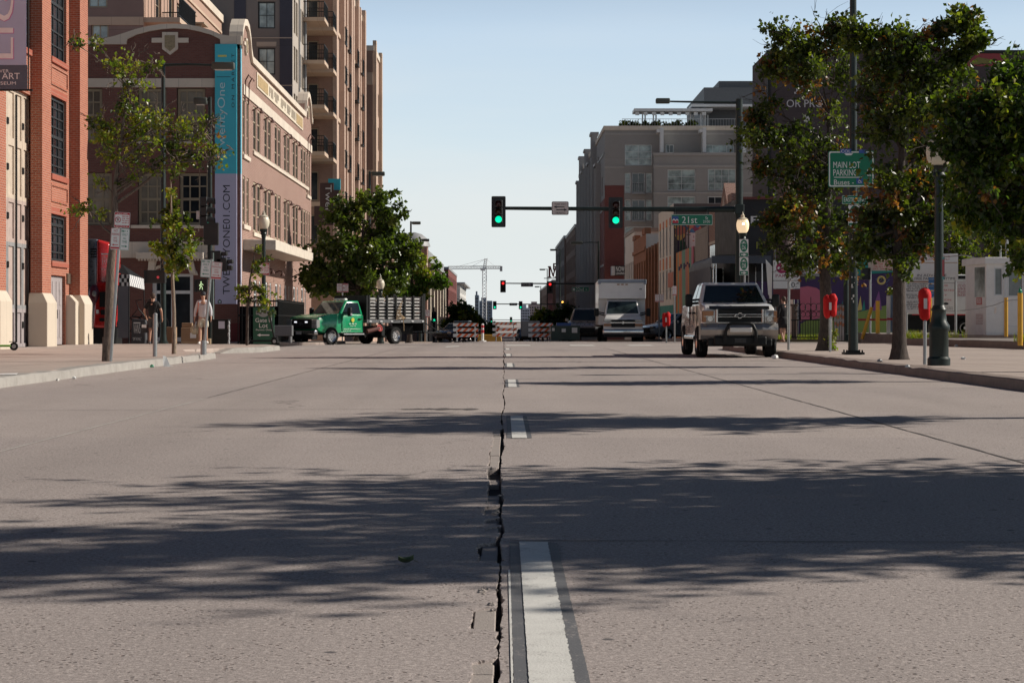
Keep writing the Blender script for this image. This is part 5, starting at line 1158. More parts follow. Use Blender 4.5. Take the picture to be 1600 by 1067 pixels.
def signal_proto(lit,label,group):
 T=thing('traffic_signal',label,'traffic light',(0,0,0),group=group)
 mb=MB();f=Fr((0,0,0),0);mb.prism(rrect(-.32,.32,-.70,.70,.05),f,-.02,.0);mb.build('backplate',M_SIGB,T)
 mb=MB()
 for k in range(3):mb.box(-.18,.18,-.12,.2,-.52+.35*k,-.18+.35*k)
 mb.build('housing',M_SIGB,T,bevel=.03)
 for k,nm in enumerate(('green','amber','red')):
  z=-.35+.35*k
  m={'green':M_GON if lit=='green' else M_LOFG,'amber':M_LOFA,'red':M_RON if lit=='red' else M_LOFF}[nm]
  mb=MB();mb.lathe([(.001,.045),(.08,.038),(.15,.0)],(0,-.125,z),18,M=Matrix.Rotation(R(90),3,'X'));mb.build('lens',m,T,smooth=1.2)
  v=MB();n=14;vs=[]
  for i in range(n+1):
   t=R(-25+230*i/n);vs+=[(.165*math.cos(t),-.12,z+.165*math.sin(t)),(.165*math.cos(t),-.12-.26*(.55+.45*max(0,math.sin(t))),z+.165*math.sin(t)-.02)]
  v.add(vs,[(2*i,2*i+1,2*i+3,2*i+2)for i in range(n)]);v.build('visor',M_SIGB,T,smooth=1)
 return T
SG=signal_proto('green','left of the two near green lights, at the free end of the mast arm','near green traffic lights');SG.location=P(779,331,85.7)
dup(SG,P(962,332.5,85.7),label='near green light hanging mid arm before the taupe apartment house')
SR=signal_proto('red','left of the two red lights over the next crossing','red traffic lights at the next crossing');SR.location=P(786,447.5,219)
dup(SR,P(859.5,449,219),label='right of the two red lights, below the rooftop letters')
dup(SG,P(773,477,330),label='left of the two small green lights over the second crossing',group='small far green lights');dup(SG,P(813.5,477,330),label='right of the two small green lights over the second crossing',group='small far green lights')
dup(SG,P(768,500.5,500),label='tiny green light at left over the farthest crossing',group='small far green lights');dup(SG,P(798.5,499.5,500),label='tiny green light at right over the farthest crossing',group='small far green lights')
dup(SG,P(678,496,235),label='small green light on the left pavement behind the green truck',group='small far green lights',rz=R(8));dup(SR,P(661.5,487,232),label='small red light at the left edge of the street behind the green truck',group='red traffic lights at the next crossing')
def mast(x,Y,zb,ya,x_end,lab,r=.17,top=None,r1=.06):
 b=Vector((PX(x,Y),Y,zb));T=thing('signal_mast',lab,'signal pole',b,group='signal mast arms')
 H=(PZ(top,Y)if top else PZ(ya,Y)+.3)-zb
 mb=MB();mb.lathe([(r*1.6,0),(r*1.6,.08),(r,.12),(r*.8,H)],(0,0,0),14);mb.build('pole',M_POLE,T,smooth=.6)
 za=PZ(ya,Y)-zb;xe=PX(x_end,Y)-b.x
 mb=MB();mb.tube([(0,0,za),(xe*.5,0,za+.02),(xe,0,za+.06)],[r*.72,r*.5,r1],12);mb.build('arm',M_POLE,T,smooth=.8)
 mb=MB();mb.box(-r*1.1,r*1.1,-r*1.1,r*1.1,za-.22,za+.22);mb.build('clamp',M_POLE,T,bevel=.03)
 return T
MA=mast(1155,86,.13,327.5,770,'dark green mast arm pole reaching across the near crossing from the right',top=155,r=.19,r1=.075)
mb=MB();zz_=PZ(161,86)-.13;xe=PX(1046,86)-MA.location.x;mb.tube([(0,0,zz_),(xe,0,zz_+.06)],[.06,.04],8);la=mb.build('lamp_arm',M_POLE,MA,smooth=.8)
mb=MB();mb.box(xe-.62,xe+.02,-.17,.17,zz_-.03,zz_+.2);mb.build('luminaire',_pm['luminaire_green'],la,bevel=.05,seg=2);
mast(934,219,GZ(219),443.5,782,'mast arm pole with red lights at the next crossing',r=.16,r1=.06);mast(905,330,GZ(330),475.5,770,'mast arm pole with small green lights at the second crossing',r=.16,r1=.08);mast(868,500,-3.1,500,765,'farthest thin mast arm over the road',r=.16,r1=.09)
b=Vector((PX(678,236),236,GZ(236)));T=thing('signal_pole','dark signal pole on the left pavement behind the green truck','signal pole',b);mb=MB();mb.lathe([(.14,0),(.1,PZ(480,236)-GZ(236))],(0,0,0),10);mb.build('pole',M_POLE,T)
b=Vector((PX(662,233),233,GZ(233)));T=thing('signal_pole','thin signal pole carrying the small red light at left','signal pole',b);mb=MB();mb.lathe([(.1,0),(.08,PZ(474,233)-GZ(233))],(0,0,0),10);mb.build('pole',M_POLE,T)
T=thing('amber_beacon','small glowing amber lamp on a dark post right of the road','lamp',(PX(879,300),300,GZ(300)));mb=MB();mb.lathe([(.12,0),(.09,PZ(474,300)-GZ(300))],(0,0,0),8);mb.build('post',M_POLE,T);mb=MB();mb.ball((0,0,PZ(472,300)-GZ(300)),.15,n=10,k=6);mb.build('globe',M_AMB,T,smooth=2)
Y=85.6;f=Fr((0,Y,0),0);U=lambda x:PX(x,Y);V=lambda y:PZ(y,Y)
T=thing('traffic_sign','white two way traffic plate with two arrows on the near mast arm','sign',P(875,325,Y));plate(T,f,U(862),U(888.5),V(336),V(315),pm('sign_pinkish',(.56,.50,.48),.6),M_INK,r=.06)
mb=MB();mb.text('TWO WAY',f,U(866.5),U(884),V(321),V(318),.008);mb.text('TRAFFIC',f,U(867.5),U(883.5),V(334.3),V(331.5),.008);arrow(mb,f,U(865),U(882),V(323.6),.12,.008,0,True);arrow(mb,f,U(869),U(886),V(328),.12,.008,0,False);mb.build('lettering',M_INK,T,world=True)
T=thing('street_name_sign','large green 21st street name plate on the near mast arm','sign',P(1081,344,Y));plate(T,f,U(1048.5),U(1113.5),V(352),V(335),M_SGG,M_SGW,r=.05)
mb=MB();mb.text('21st',f,U(1065.5),U(1089.5),V(349),V(338.5),.008);mb.text('St',f,U(1102),U(1106.5),V(343.2),V(338.6),.008);mb.text('2100',f,U(1098.5),U(1109.5),V(348.5),V(344.3),.008)
mb.fbox(f,U(1050.5),U(1060),V(349.5),V(338),.004,.008,2);mb.flat([(U(1050.5),V(349)),(U(1060),V(349)),(U(1060),V(344)),(U(1057.5),V(342)),(U(1055.5),V(344)),(U(1053),V(341.5)),(U(1050.5),V(344))],f,.010,0);mb.flat([(U(1050.8),V(349)),(U(1059.7),V(349)),(U(1059.7),V(345.6)),(U(1057.5),V(343.8)),(U(1055.5),V(346)),(U(1053),V(343.5)),(U(1050.8),V(345.6))],f,.012,1)
mb.build('lettering',[M_SGW,M_SGR,M_BLUE],T,world=True)
mb=MB()
for x in(1056,1106):mb.box(U(x)-.02,U(x)+.02,Y+.01,Y+.2,V(337),V(326))
mb.build('hanger',M_POLE,T,world=True)
Y=218.5
T=thing('street_name_sign','green 22nd street name plate left of the white box truck','sign',P(907,452,Y));f=Fr((0,Y,0),0);plate(T,f,PX(893.5,Y),PX(920.5,Y),PZ(455.5,Y),PZ(448.5,Y),M_SGG,M_SGW,r=.05);mb=MB();mb.text('22nd',f,PX(900,Y),PX(912,Y),PZ(454.6,Y),PZ(449.6,Y),.012);mb.fbox(f,PX(895,Y),PX(898.5,Y),PZ(454,Y),PZ(450.5,Y),.004,.01);mb.text('St',f,PX(915,Y),PX(917.5,Y),PZ(453.6,Y),PZ(451,Y),.012);mb.build('lettering',M_SGW,T,world=True)
for(x0_,x1_,ya,yb2,Y,lab)in((814,833,441.5,448,218.5,'black one way plate with white arrow beside the red lights'),(796,808,473.5,477.5,329.5,'tiny black one way plate on the second mast arm')):
 T=thing('one_way_sign',lab,'sign',P((x0_+x1_)/2,(ya+yb2)/2,Y));f=Fr((0,Y,0),0);plate(T,f,PX(x0_,Y),PX(x1_,Y),PZ(yb2,Y),PZ(ya,Y),M_INK,M_LGREY,r=.05);mb=MB();arrow(mb,f,PX(x0_+1.5,Y),PX(x1_-1.5,Y),PZ((ya+yb2)/2,Y),(yb2-ya)*.75*Y/F0,.012,0,False);mb.build('lettering',M_LGREY,T,world=True)
 if Y<300:
  mb=MB();mb.text('ONE WAY',f,PX(x0_+3,Y),PX(x1_-5,Y),PZ(445.6,Y),PZ(443.9,Y),.018);mb.build('lettering',M_INK,T,world=True)
Y=204.0;f=Fr((0,Y,0),0);T=thing('leasing_sign','black and white now leasing box sign on the dark brick corner','sign',P(969,422,Y))
mb=MB();mb.fbox(f,PX(961,Y),PX(977,Y),PZ(430,Y),PZ(415,Y),-2.2,0,0);mb.build('box',M_INK,T,world=True);mb=MB();mb.fbox(f,PX(956,Y),PX(961,Y),PZ(430,Y),PZ(416,Y),-2.2,-.1);mb.build('side_panel',M_LGREY,T,world=True)
mb=MB();mb.text('NOW',f,PX(962.5,Y),PX(976,Y),PZ(424,Y),PZ(416.5,Y),.02);mb.text('LEASING',f,PX(962.5,Y),PX(976,Y),PZ(429,Y),PZ(425.3,Y),.02);mb.build('lettering',M_SGW,T,world=True)
Y=126.0;f=Fr((0,Y,0),0);T=thing('blade_sign','brown vertical blade sign with teal and lime squares on the left apartments','sign',P(512,320,Y))
mb=MB();mb.fbox(f,PX(500,Y),PX(521,Y),PZ(352,Y),PZ(286,Y),-.3,0);mb.fbox(f,PX(491,Y),PX(500,Y),PZ(352,Y),PZ(322,Y),-.3,0);mb.build('board',pm('sign_brown',(.055,.025,.022),.6),T,world=True)
for(a,b,c,d,m)in((512,531,279,297,'teal'),(521,530,297,316,'brown'),(521,530,316,335,'lime'),(521,530,335,343,'teal')):
 mb=MB();mb.fbox(f,PX(a,Y),PX(b,Y),PZ(d,Y),PZ(c,Y),-.55 if m=='teal' else-.3,-.31 if m=='teal' and a==512 else-.02);mb.build('colour_square',{'teal':pm('square_teal',(.02,.36,.46),.5),'brown':pm('square_brown',(.05,.022,.022),.5),'lime':pm('square_lime',(.42,.52,.03),.5)}[m],T,world=True)
mb=MB();mb.text('TwentyOne',f,PX(506.5,Y),PX(518,Y),PZ(352+68,Y)+.0,PZ(289,Y),.02,0,turn=-1)if False else mb.text('Twenty',f,PX(505.5,Y),PX(518,Y),PZ(350,Y),PZ(289,Y),.02,0,turn=-1);mb.build('lettering',M_LGREY,T,world=True)
SL=thing('traffic_signal','three lens signal seen from the side on the pole left of the lavender banner','traffic light',P(318,330,70.7))
mb=MB();
for k in range(3):mb.box(-.12,.16,-.17,.17,-.55+.36*k,-.2+.36*k)
mb.build('housing',M_SIGB,SL,bevel=.03)
for k,m in enumerate((M_GON,M_LOFA,M_LOFF)):
 mb=MB();mb.lathe([(.001,.03),(.14,.0)],(.165,0,-.37+.36*k),14,M=Matrix.Rotation(R(90),3,'Y'));mb.build('lens',pm('lens_teal_glint',(.0,.30,.2),.3,emit=.4)if k==0 else m,SL)
 v=MB();n=12;vs=[]
 for i in range(n+1):
  t=R(-20+220*i/n);vs+=[(.16,.165*math.cos(t),-.37+.36*k+.165*math.sin(t)),(.16+.26,.165*math.cos(t),-.40+.36*k+.165*math.sin(t))]
 v.add(vs,[(2*i,2*i+1,2*i+3,2*i+2)for i in range(n)]);v.build('visor',M_SIGB,SL)
mb=MB();mb.box(-.25,-.12,-.12,.12,-.3,.0);mb.build('bracket',M_LGREY,SL)
T=thing('signal_backplate','blank black rectangular signal back on the pole by the banner','traffic light',P(330,365,70.6));mb=MB();mb.box(-.28,.28,-.06,.06,-.43,.40);mb.box(-.18,.18,.06,.3,-.35,.32);mb.build('housing',M_SIGB,T,bevel=.02)
def ped(x,y,Y,lab,lit,w_=.42,h_=.42):
 T=thing('pedestrian_signal',lab,'pedestrian signal',P(x,y,Y));mb=MB();mb.box(-w_/2,w_/2,-.12,.14,-h_/2,h_/2);mb.build('housing',M_SIGB,T,bevel=.03)
 f=Fr((0,-.125,0),0);mb=MB()
 if lit=='walk':
  mb.ball((.0,-.13,.13),.026,n=8,k=6);
  for pts in([(0,.10),(-.005,0)],[(-.005,0),(-.055,-.14)],[(0,0),(.045,-.07),(.05,-.15)],[(0,.08),(-.05,.03),(-.06,-.02)],[(0,.08),(.05,.05),(.08,.02)]):mb.tube([(a,-.13,b)for a,b in pts],.014,5)
  mb.build('walking_figure',lampm('ped_white',(.55,.75,.40),.8),T)
 elif lit=='hand':
  mb.ball((.11,-.125,-.02),.05,(1,.3,1),8,6);mb.build('hand_symbol',lampm('ped_red',(.5,.05,.06),.35),T)
 mb=MB();mb.box(-w_/2,w_/2,-.24,-.12,h_/2-.02,h_/2);mb.box(-w_/2,-w_/2+.02,-.24,-.12,-h_/2,h_/2-.02);mb.box(w_/2-.02,w_/2,-.24,-.12,-h_/2,h_/2-.02);mb.build('visor',M_SIGB,T)
 return T
ped(243,432.5,67.6,'dark pedestrian signal with dim red hand above the man in black','hand',.74,.46);ped(315,446.5,70.5,'pedestrian signal showing a pale walking figure above the man in white','walk',.48,.46)
for x,y,lab in((338,402,'upper small side facing signal at the foot of the lavender banner'),(347,414,'lower small side facing signal at the foot of the lavender banner')):
 T=thing('traffic_signal',lab,'traffic light',P(x,y,71));mb=MB();mb.box(-.2,.2,-.14,.14,-.24,.24);mb.box(.2,.42,-.12,.12,.05,.2);mb.box(.2,.4,-.12,.12,-.2,-.02);mb.build('housing',M_SIGB,T,bevel=.03);mb=MB();mb.tube([(-.2,.05,.15),(-.35,.05,.15),(PX(330,71)-PX(x,71),.05,.15)],.03,6);mb.build('bracket',M_POLE,T)
b=P(332.5,536,70.8);T=thing('signal_pole','slim grey green pole right of the walking figure signal','signal pole',b);mb=MB();mb.lathe([(.12,0),(.05,.12),(.045,PZ(395,70.8)-b.z)],(0,0,0),10);mb.build('pole',pm('pole_grey_green',(.10,.13,.12),.4),T,smooth=.6)
b=P(321.5,536,71.4)
T=ped(1352,428,80,'dark signal housing facing the lot beside the thick pole',None,.36,.5)
b=P(1322,533,84);T=thing('signal_pole','black signal pole in front of the mural beside the thick pole','signal pole',b);mb=MB();mb.lathe([(.22,0),(.2,.3),(.12,.34),(.11,PZ(395,84)-b.z)],(0,0,0),12);mb.build('pole',M_POLE,T,smooth=.6)
FV=Fr((0,0,0),R(90))
def arch(yc,r,z0,n=9,k=1.0):
 a0=math.asin(min(1,max(-1,z0/r)))
 return[(yc+r*math.cos(t),k*r*math.sin(t))for t in[math.pi-a0-(math.pi-2*a0)*i/n for i in range(n+1)]]
def bil(c,u,v):return(c[0]*(1-u)+c[1]*u)*(1-v)+(c[3]*(1-u)+c[2]*u)*v
def face_panel(mb,c,u0,u1,v0,v1,out,m=0,th=.03):
 c=[Vector(p)for p in c];n=(c[1]-c[0]).cross(c[3]-c[0]).normalized()
 q=[bil(c,u,v)for u,v in((u0,v0),(u1,v0),(u1,v1),(u0,v1))]
 mb.hexa([p-n*th for p in q],[p+n*out for p in q],m)
def wheel(T,x,y,r,wd,rimm=None,side=1,name='wheel',dual=False):
 M=Matrix.Rotation(R(90),3,'Y')
 mb=MB();hw=wd/2
 mb.lathe([(r*.62,-hw),(r*.9,-hw),(r*.98,-hw*.8),(r,-hw*.4),(r,hw*.4),(r*.98,hw*.8),(r*.9,hw),(r*.62,hw)],(x,y,r),26,M=M,cap=False)
 o=mb.build(name,M_RUB,T,smooth=.6)
 mb=MB();s=side
 pr=[(.02,hw*.55),(r*.2,hw*.6),(r*.24,hw*.3),(r*.48,hw*.45),(r*.56,hw*.7),(r*.63,hw*.9),(r*.64,hw*.5)]
 mb.lathe([(a,b*s)for a,b in pr],(x,y,r),22,M=M)
 for k in range(8):
  t=2*math.pi*k/8;mb.ball((x+s*hw*.55,y+r*.36*math.cos(t),r+r*.36*math.sin(t)),r*.055,(.7,1,1),6,4,1)
 mb.build('rim',[rimm or M_ALU,M_BLK],o,smooth=.6)
 return o
def body(T,prof,hw,m,bevel=.05,taper=None,name='body'):
 mb=MB();mb.prism(prof,FV,-hw,hw)
 if taper:mb.v=[taper(Vector(v))for v in mb.v]
 return mb.build(name,m,T,bevel=bevel,seg=2,smooth=.7,fix=True)
M_SILV=pm('silver_paint',(.66,.645,.62),.25,.0,var=.05,ns=1.5,coat=.6,dirt=.12)
M_AMBER=pm('amber_lens',(.34,.15,.06),.2);M_LAMP=pm('lamp_glass',(.34,.34,.33),.12,.4)
PU=thing('pickup_truck','silver crew cab pickup with black bull bar parked at the right kerb','pickup',(6.27,50.45,0))
hw=1.02
prof=[(.12,.62)]+arch(1.02,.56,.56)+arch(4.95,.56,.56)+[(5.85,.62),(5.9,1.42),(3.72,1.44),(1.45,1.47),(.55,1.42),(.2,1.34),(.10,1.22)]
def tp(v):
 if v.z>.9:v.x*=1-.10*(v.z-.9)/.55*(1.0 if v.y<1.6 else .5)
 if v.y<.3:v.x*=.985
 return v
body(PU,prof,hw,M_SILV,.045,tp)
gb=[(-.95,1.36,1.44),(.95,1.36,1.44),(.95,3.68,1.44),(-.95,3.68,1.44)];gt=[(-.75,2.15,2.03),(.75,2.15,2.03),(.76,3.45,2.03),(-.76,3.45,2.03)]
mb=MB();mb.hexa(gb,gt);mb.build('cab',M_SILV,PU,bevel=.05,seg=2,smooth=.8)
mb=MB();face_panel(mb,[gb[0],gb[1],gt[1],gt[0]],.055,.945,.06,.86,.008);mb.build('windscreen',M_VGLASS,PU)
for s in(-1,1):
 c=[gb[3],gb[0],gt[0],gt[3]]if s<0 else[gb[1],gb[2],gt[2],gt[1]]
 for a,b in((.06,.46),(.54,.94)):
  mb=MB();face_panel(mb,c,a,b,.1,.86,.008);mb.build('side_window',M_VGLASS,PU)
 mb=MB();face_panel(mb,c,.49,.51,.0,.95,.012);mb.build('door_pillar',M_BLK,PU)
 mb=MB()
 for yy_ in(1.55,2.6,3.6):mb.box(s*.985-.012,s*.985+.012,yy_-.006,yy_+.006,.62,1.40)
 for yy_ in(2.35,3.4):mb.box(s*1.0-.03,s*1.0+.03,yy_-.11,yy_+.07,1.17,1.22)
 mb.build('door_handle',M_BLK,PU)
 mb=MB();mb.tube([(s*1.02,1.75,.52),(s*1.04,4.2,.52)],.055,8);mb.build('running_board',M_CHROME,PU,smooth=.8)
 m=MB();m.box(s*1.19-.10,s*1.19+.10,1.62,1.78,1.36,1.71);mi=m.build('mirror',M_BLK,PU,bevel=.05,seg=2,smooth=.6)
 m=MB();m.tube([(s*.9,1.72,1.47),(s*1.12,1.70,1.45)],.035,6);m.tube([(s*.9,1.72,1.56),(s*1.12,1.70,1.54)],.03,6);m.build('mirror_arm',M_BLK,mi)
 for(yc,nm)in((1.02,'wheel'),(4.95,'wheel')):wheel(PU,s*.92,yc,.425,.29,side=s)
 mb=MB()
 for a0 in range(9):
  pass
 ar=[(1.02+.60*math.cos(t),.60*math.sin(t))for t in[R(12+156*i/10)for i in range(11)]]
 for(yc)in(1.02,4.95):mb.tube([(s*1.0,yc+.575*math.cos(R(15+150*i/10)),.575*math.sin(R(15+150*i/10))+.0)for i in range(11)],.035,6)
 mb.build('arch_flare',M_BLK,PU,smooth=1)
mb=MB();mb.box(-.72,.72,.5,5.6,.5,.95);mb.box(-.95,.95,1.7,4.3,.55,.7);mb.build('chassis',M_BLK,PU)
mb=MB();mb.box(-.60,.60,.03,.16,.93,1.29);gr_=mb.build('grille',M_BLK,PU,bevel=.02)
mb=MB()
for z in(1.085,1.15):mb.box(-.60,.60,-.01,.03,z-.012,z+.012)
for x in(-.61,.61):mb.box(x-.03,x+.03,-.005,.05,.93,1.29)
mb.box(-.6,.6,-.005,.03,.915,.945)
mb.build('grille_bar',M_CHROME,gr_,bevel=.008)
mb=MB();fe=Fr((0,-.015,1.117),0);e_=[(-.16,-.03),(-.05,-.03),(-.05,-.075),(.03,-.075),(.06,-.03),(.12,-.03),(.16,.03),(.05,.03),(.05,.075),(-.03,.075),(-.06,.03),(-.12,.03)]
mb.prism(e_,fe,-.01,.02,1);mb.prism([(a*.82,b*.7)for a,b in e_],fe,.02,.026,0);mb.build('emblem',[M_INK,M_CHROME],gr_)
for s in(-1,1):
 x0_,x1_=(-.99,-.645)if s<0 else(.645,.99)
 mb=MB();mb.box(x0_,x1_,.03,.22,.93,1.26,0);hl=mb.build('headlight',M_LAMP,PU,bevel=.03,seg=2,smooth=.6)
 mb=MB();xa=-.99 if s<0 else .90;mb.box(xa,xa+.09,.022,.2,.95,1.24);
 if s<0:mb.box(-.98,-.70,.02,.05,1.11,1.24)
 mb.build('indicator',M_AMBER,hl)
 mb=MB();mb.lathe([(.001,.0),(.07,.012)],(s*.79,.022,1.03),12,M=Matrix.Rotation(R(90),3,'X'));mb.box(s*.68-.006,s*.68+.006,.015,.03,.94,1.25);mb.box(x0_+.03,x1_-.03,.018,.03,1.09,1.10);mb.build('reflector',M_CHROME,hl)
mb=MB();n=8;vs=[]
for i in range(n+1):
 x=-.80+1.60*i/n;k=1-abs(x)/.8;vs+=[(x,.06+.14*(1-k)**2,1.27),(x,-.0+.12*(1-k)**2,1.30),(x,.12+.1*(1-k)**2,1.375)]
mb.add(vs,[(3*i,3*i+3,3*i+4,3*i+1)for i in range(n)]+[(3*i+1,3*i+4,3*i+5,3*i+2)for i in range(n)]);mb.build('hood_deflector',pm('smoked_plastic',(.01,.01,.012),.15),PU,smooth=.8)
mb=MB();pf=[(-1.05,.22),(-1.03,.05),(-.6,-.06),(.6,-.06),(1.03,.05),(1.05,.22)]
for(a,b),(c,d)in zip(pf[:-1],pf[1:]):
 for z0,z1,o0,o1 in((.48,.60,.12,.05),(.60,.74,.05,.0),(.74,.80,.0,.015),(.80,.91,.015,.09)):mb.hexa([(a,b+o0,z0),(c,d+o0,z0),(c,.4,z0),(a,.4,z0)],[(a,b+o1,z1),(c,d+o1,z1),(c,.4,z1),(a,.4,z1)])
mb.build('bumper',pm('worn_bumper',(.38,.36,.335),.34,.75,var=.12,ns=4,dirt=.25),PU,smooth=.9)
mb=MB();mb.box(-.70,.70,-.10,.2,.33,.56);mb.box(-.86,.86,.0,.3,.30,.50);mb.box(-.97,-.5,.12,.3,.40,.52);mb.box(.5,.97,.12,.3,.40,.52);mb.build('lower_valance',M_BLK,PU,bevel=.03)
mb=MB();mb.tube([(-.42,-.16,.45),(-.40,-.20,.70),(-.32,-.20,.87),(-.22,-.20,.905),(.22,-.20,.905),(.32,-.20,.87),(.40,-.20,.70),(.42,-.16,.45)],.042,10);mb.box(-.46,-.36,-.2,.1,.42,.60);mb.box(.36,.46,-.2,.1,.42,.60);bb=mb.build('bull_bar',M_BLK,PU,smooth=.8)
mb=MB();mb.box(-.29,.29,-.26,-.16,.68,.80,0);mb.build('light_bar',pm('light_bar_lens',(.72,.70,.64),.35),bb,bevel=.01)
mb=MB();mb.box(-.15,.15,-.125,-.10,.40,.52);
for k in range(3):mb.box(-.10+.09*k,-.06+.09*k,-.14,-.125,.43,.50)
mb.build('number_plate',pm('plate_dark',(.03,.03,.03),.5),PU)
mb=MB();mb.tube([(-.6,1.33,1.475),(-.1,1.42,1.52)],.012,5);mb.tube([(.1,1.33,1.475),(.6,1.42,1.52)],.012,5);mb.build('wiper',M_BLK,PU)
mb=MB();
for s in(-1,1):
 mb.hexa([(s*.18-.03,.25,1.36),(s*.18+.03,.25,1.36),(s*.30+.03,1.3,1.465),(s*.30-.03,1.3,1.465)],[(s*.18-.02,.25,1.375),(s*.18+.02,.25,1.375),(s*.30+.02,1.3,1.482),(s*.30-.02,1.3,1.482)])
mb.build('bonnet_crease',M_SILV,PU)
mb=MB();mb.ball((-.35,2.6,1.62),.14,n=10,k=8);mb.ball((.38,2.6,1.62),.14,n=10,k=8);mb.build('headrest',M_BLK,PU)
mb=MB();mb.hexa([(-.8,1.95,2.035),(.8,1.95,2.035),(.8,2.2,2.035),(-.8,2.2,2.035)],[(-.7,2.3,2.05),(.7,2.3,2.05),(.7,3.3,2.05),(-.7,3.3,2.05)])if False else None
M_TGRN=pm('truck_green',(.004,.25,.10),.25,0,var=.06,ns=1.2,coat=.6,dirt=.1)
O=Vector((-9.05,84.4,-.12));th=R(-40.2)
GT=thing('stake_bed_truck','bright green work truck with black stake bed standing at the far left corner','truck',O,th)
prof=[(.28,.62)]+arch(.98,.53,.50)+[(1.62,.55),(3.02,.55),(3.06,1.33),(2.95,1.36),(1.62,1.40),(.9,1.36),(.32,1.25),(.16,1.10),(.14,.7)]
def tp2(v):
 if v.z>1.0:v.x*=1-.12*(v.z-1.0)/.4*(1 if v.y<1.6 else .35)
 return v
body(GT,prof,.98,M_TGRN,.05,tp2)
gb=[(-.92,1.55,1.35),(.92,1.55,1.35),(.94,3.04,1.35),(-.94,3.04,1.35)];gt=[(-.76,2.12,1.99),(.76,2.12,1.99),(.78,2.92,1.99),(-.78,2.92,1.99)]
mb=MB();mb.hexa(gb,gt);mb.build('cab',M_TGRN,GT,bevel=.06,seg=2,smooth=.8)
mb=MB();face_panel(mb,[gb[0],gb[1],gt[1],gt[0]],.06,.94,.06,.88,.008);mb.build('windscreen',glassy('windscreen_reflecting',(.10,.095,.085),.06,.8,1.2),GT)
for s in(-1,1):
 c=[gb[3],gb[0],gt[0],gt[3]]if s<0 else[gb[1],gb[2],gt[2],gt[1]]
 mb=MB();face_panel(mb,c,.10 if s>0 else .12,.9,.08,.84,.008);mb.build('side_window',M_VGLASS,GT)
 mb=MB();xs=s*.985
 for yy_ in(1.66,3.0):mb.box(xs-.012,xs+.012,yy_-.007,yy_+.007,.6,1.36)
 mb.box(xs-.03,xs+.03,2.72,2.90,1.14,1.19);mb.build('door_handle',M_BLK,GT)
 m=MB();m.box(s*1.22-.10,s*1.22+.10,1.82,1.98,1.28,1.68);mi=m.build('mirror',M_BLK,GT,bevel=.05,seg=2,smooth=.6)
 m=MB();m.tube([(s*.93,1.80,1.36),(s*1.12,1.86,1.36)],.03,6);m.tube([(s*.93,1.80,1.44),(s*1.12,1.86,1.46)],.03,6);m.build('mirror_arm',M_BLK,mi)
 if s>0:
  m=MB();m.box(s*1.325,s*1.33,1.86,1.96,1.32,1.42);m.build('mirror_badge',M_ALU,mi)
 wheel(GT,s*.93,.98,.40,.25,M_ALU,s);wheel(GT,s*.90,5.12,.40,.30,M_ALU,s)
 mb=MB()
 ii=[R(34+112*i/10)for i in range(11)]
 for t0,t1 in zip(ii[:-1],ii[1:]):
  q4=[(s*.96,.98+.50*math.cos(t0),.48*math.sin(t0)+.06),(s*.96,.98+.62*math.cos(t0),.64*math.sin(t0)+.04),(s*.96,.98+.62*math.cos(t1),.64*math.sin(t1)+.04),(s*.96,.98+.50*math.cos(t1),.48*math.sin(t1)+.06)]
  mb.hexa(q4,[(s*1.03,b,c)for a,b,c in q4])
 mb.build('arch_flare',pm('grey_plastic',(.07,.07,.072),.6),GT,smooth=.8)
 mb=MB();mb.box(s*1.0-.06,s*1.0+.06,1.7,3.0,.46,.52);mb.build('step',M_ALU,GT)
mb=MB();mb.box(-.45,.45,.5,6.9,.45,.85);mb.box(-.4,.4,4.7,5.6,.3,.6);mb.box(-.9,-.5,3.3,4.4,.35,.9);mb.box(.55,.9,4.3,4.5,.4,.9);mb.build('chassis',M_BLK,GT)
mb=MB();mb.box(-.62,.62,.08,.2,.72,1.16);gr_=mb.build('grille',M_BLK,GT,bevel=.03)
mb=MB()
for z in(.84,.94,1.04):mb.box(-.6,.6,.065,.08,z-.02,z+.02)
mb.build('grille_bar',pm('grille_black',(.03,.03,.03),.3),gr_)
mb=MB();mb.ball((0,.06,.94),.14,(1,.18,.42),18,8);mb.build('emblem',pm('emblem_dark',(.10,.11,.13),.3,.6),gr_,smooth=2)
for x in(-.34,.34):
 mb=MB();mb.box(x-.07,x+.07,.05,.08,1.0,1.06);mb.build('marker_light',lampm('strobe_white',(.9,.92,1),1.1),gr_)
for s in(-1,1):
 mb=MB();a,b=sorted((s*.63,s*.97));mb.box(a,b,.09,.32,.74,1.14);hl=mb.build('headlight',M_LAMP,GT,bevel=.03,smooth=.5);mb=MB();mb.box(a+.04,b-.04,.08,.1,.80,.95);mb.box(a+.04,b-.04,.08,.1,.99,1.08);mb.build('reflector',M_GREY,hl)
mb=MB();mb.box(-1.0,1.0,-.08,.16,.46,.66);bp=mb.build('bumper',M_CHROME,GT,bevel=.04,seg=2,smooth=.6)
mb=MB();mb.box(-.5,.5,-.085,-.06,.40,.47);mb.box(-.8,.8,.0,.3,.26,.46);mb.build('air_dam',M_BLK,bp)
mb=MB();mb.box(-.16,.16,-.10,-.08,.48,.60);mb.build('number_plate',M_LGREY,bp);mb=MB();mb.text('',Fr((0,0,0),0),0,1,0,1)if False else None
mb=MB()
for k in range(5):mb.ball((-.5+.25*k,2.2,2.0),.035,(1.4,1,.8),8,6)
mb.build('cab_lamp',M_AMBER,GT)
mb=MB();mb.box(-.35,.35,2.45,2.65,2.0,2.10);mb.build('beacon_bar',M_WHT,GT,bevel=.02)
mb=MB();mb.box(-1.02,1.02,3.2,7.0,.98,1.14);bed=mb.build('bed',pm('bed_edge',(.09,.095,.10),.55),GT,bevel=.01)
mb=MB()
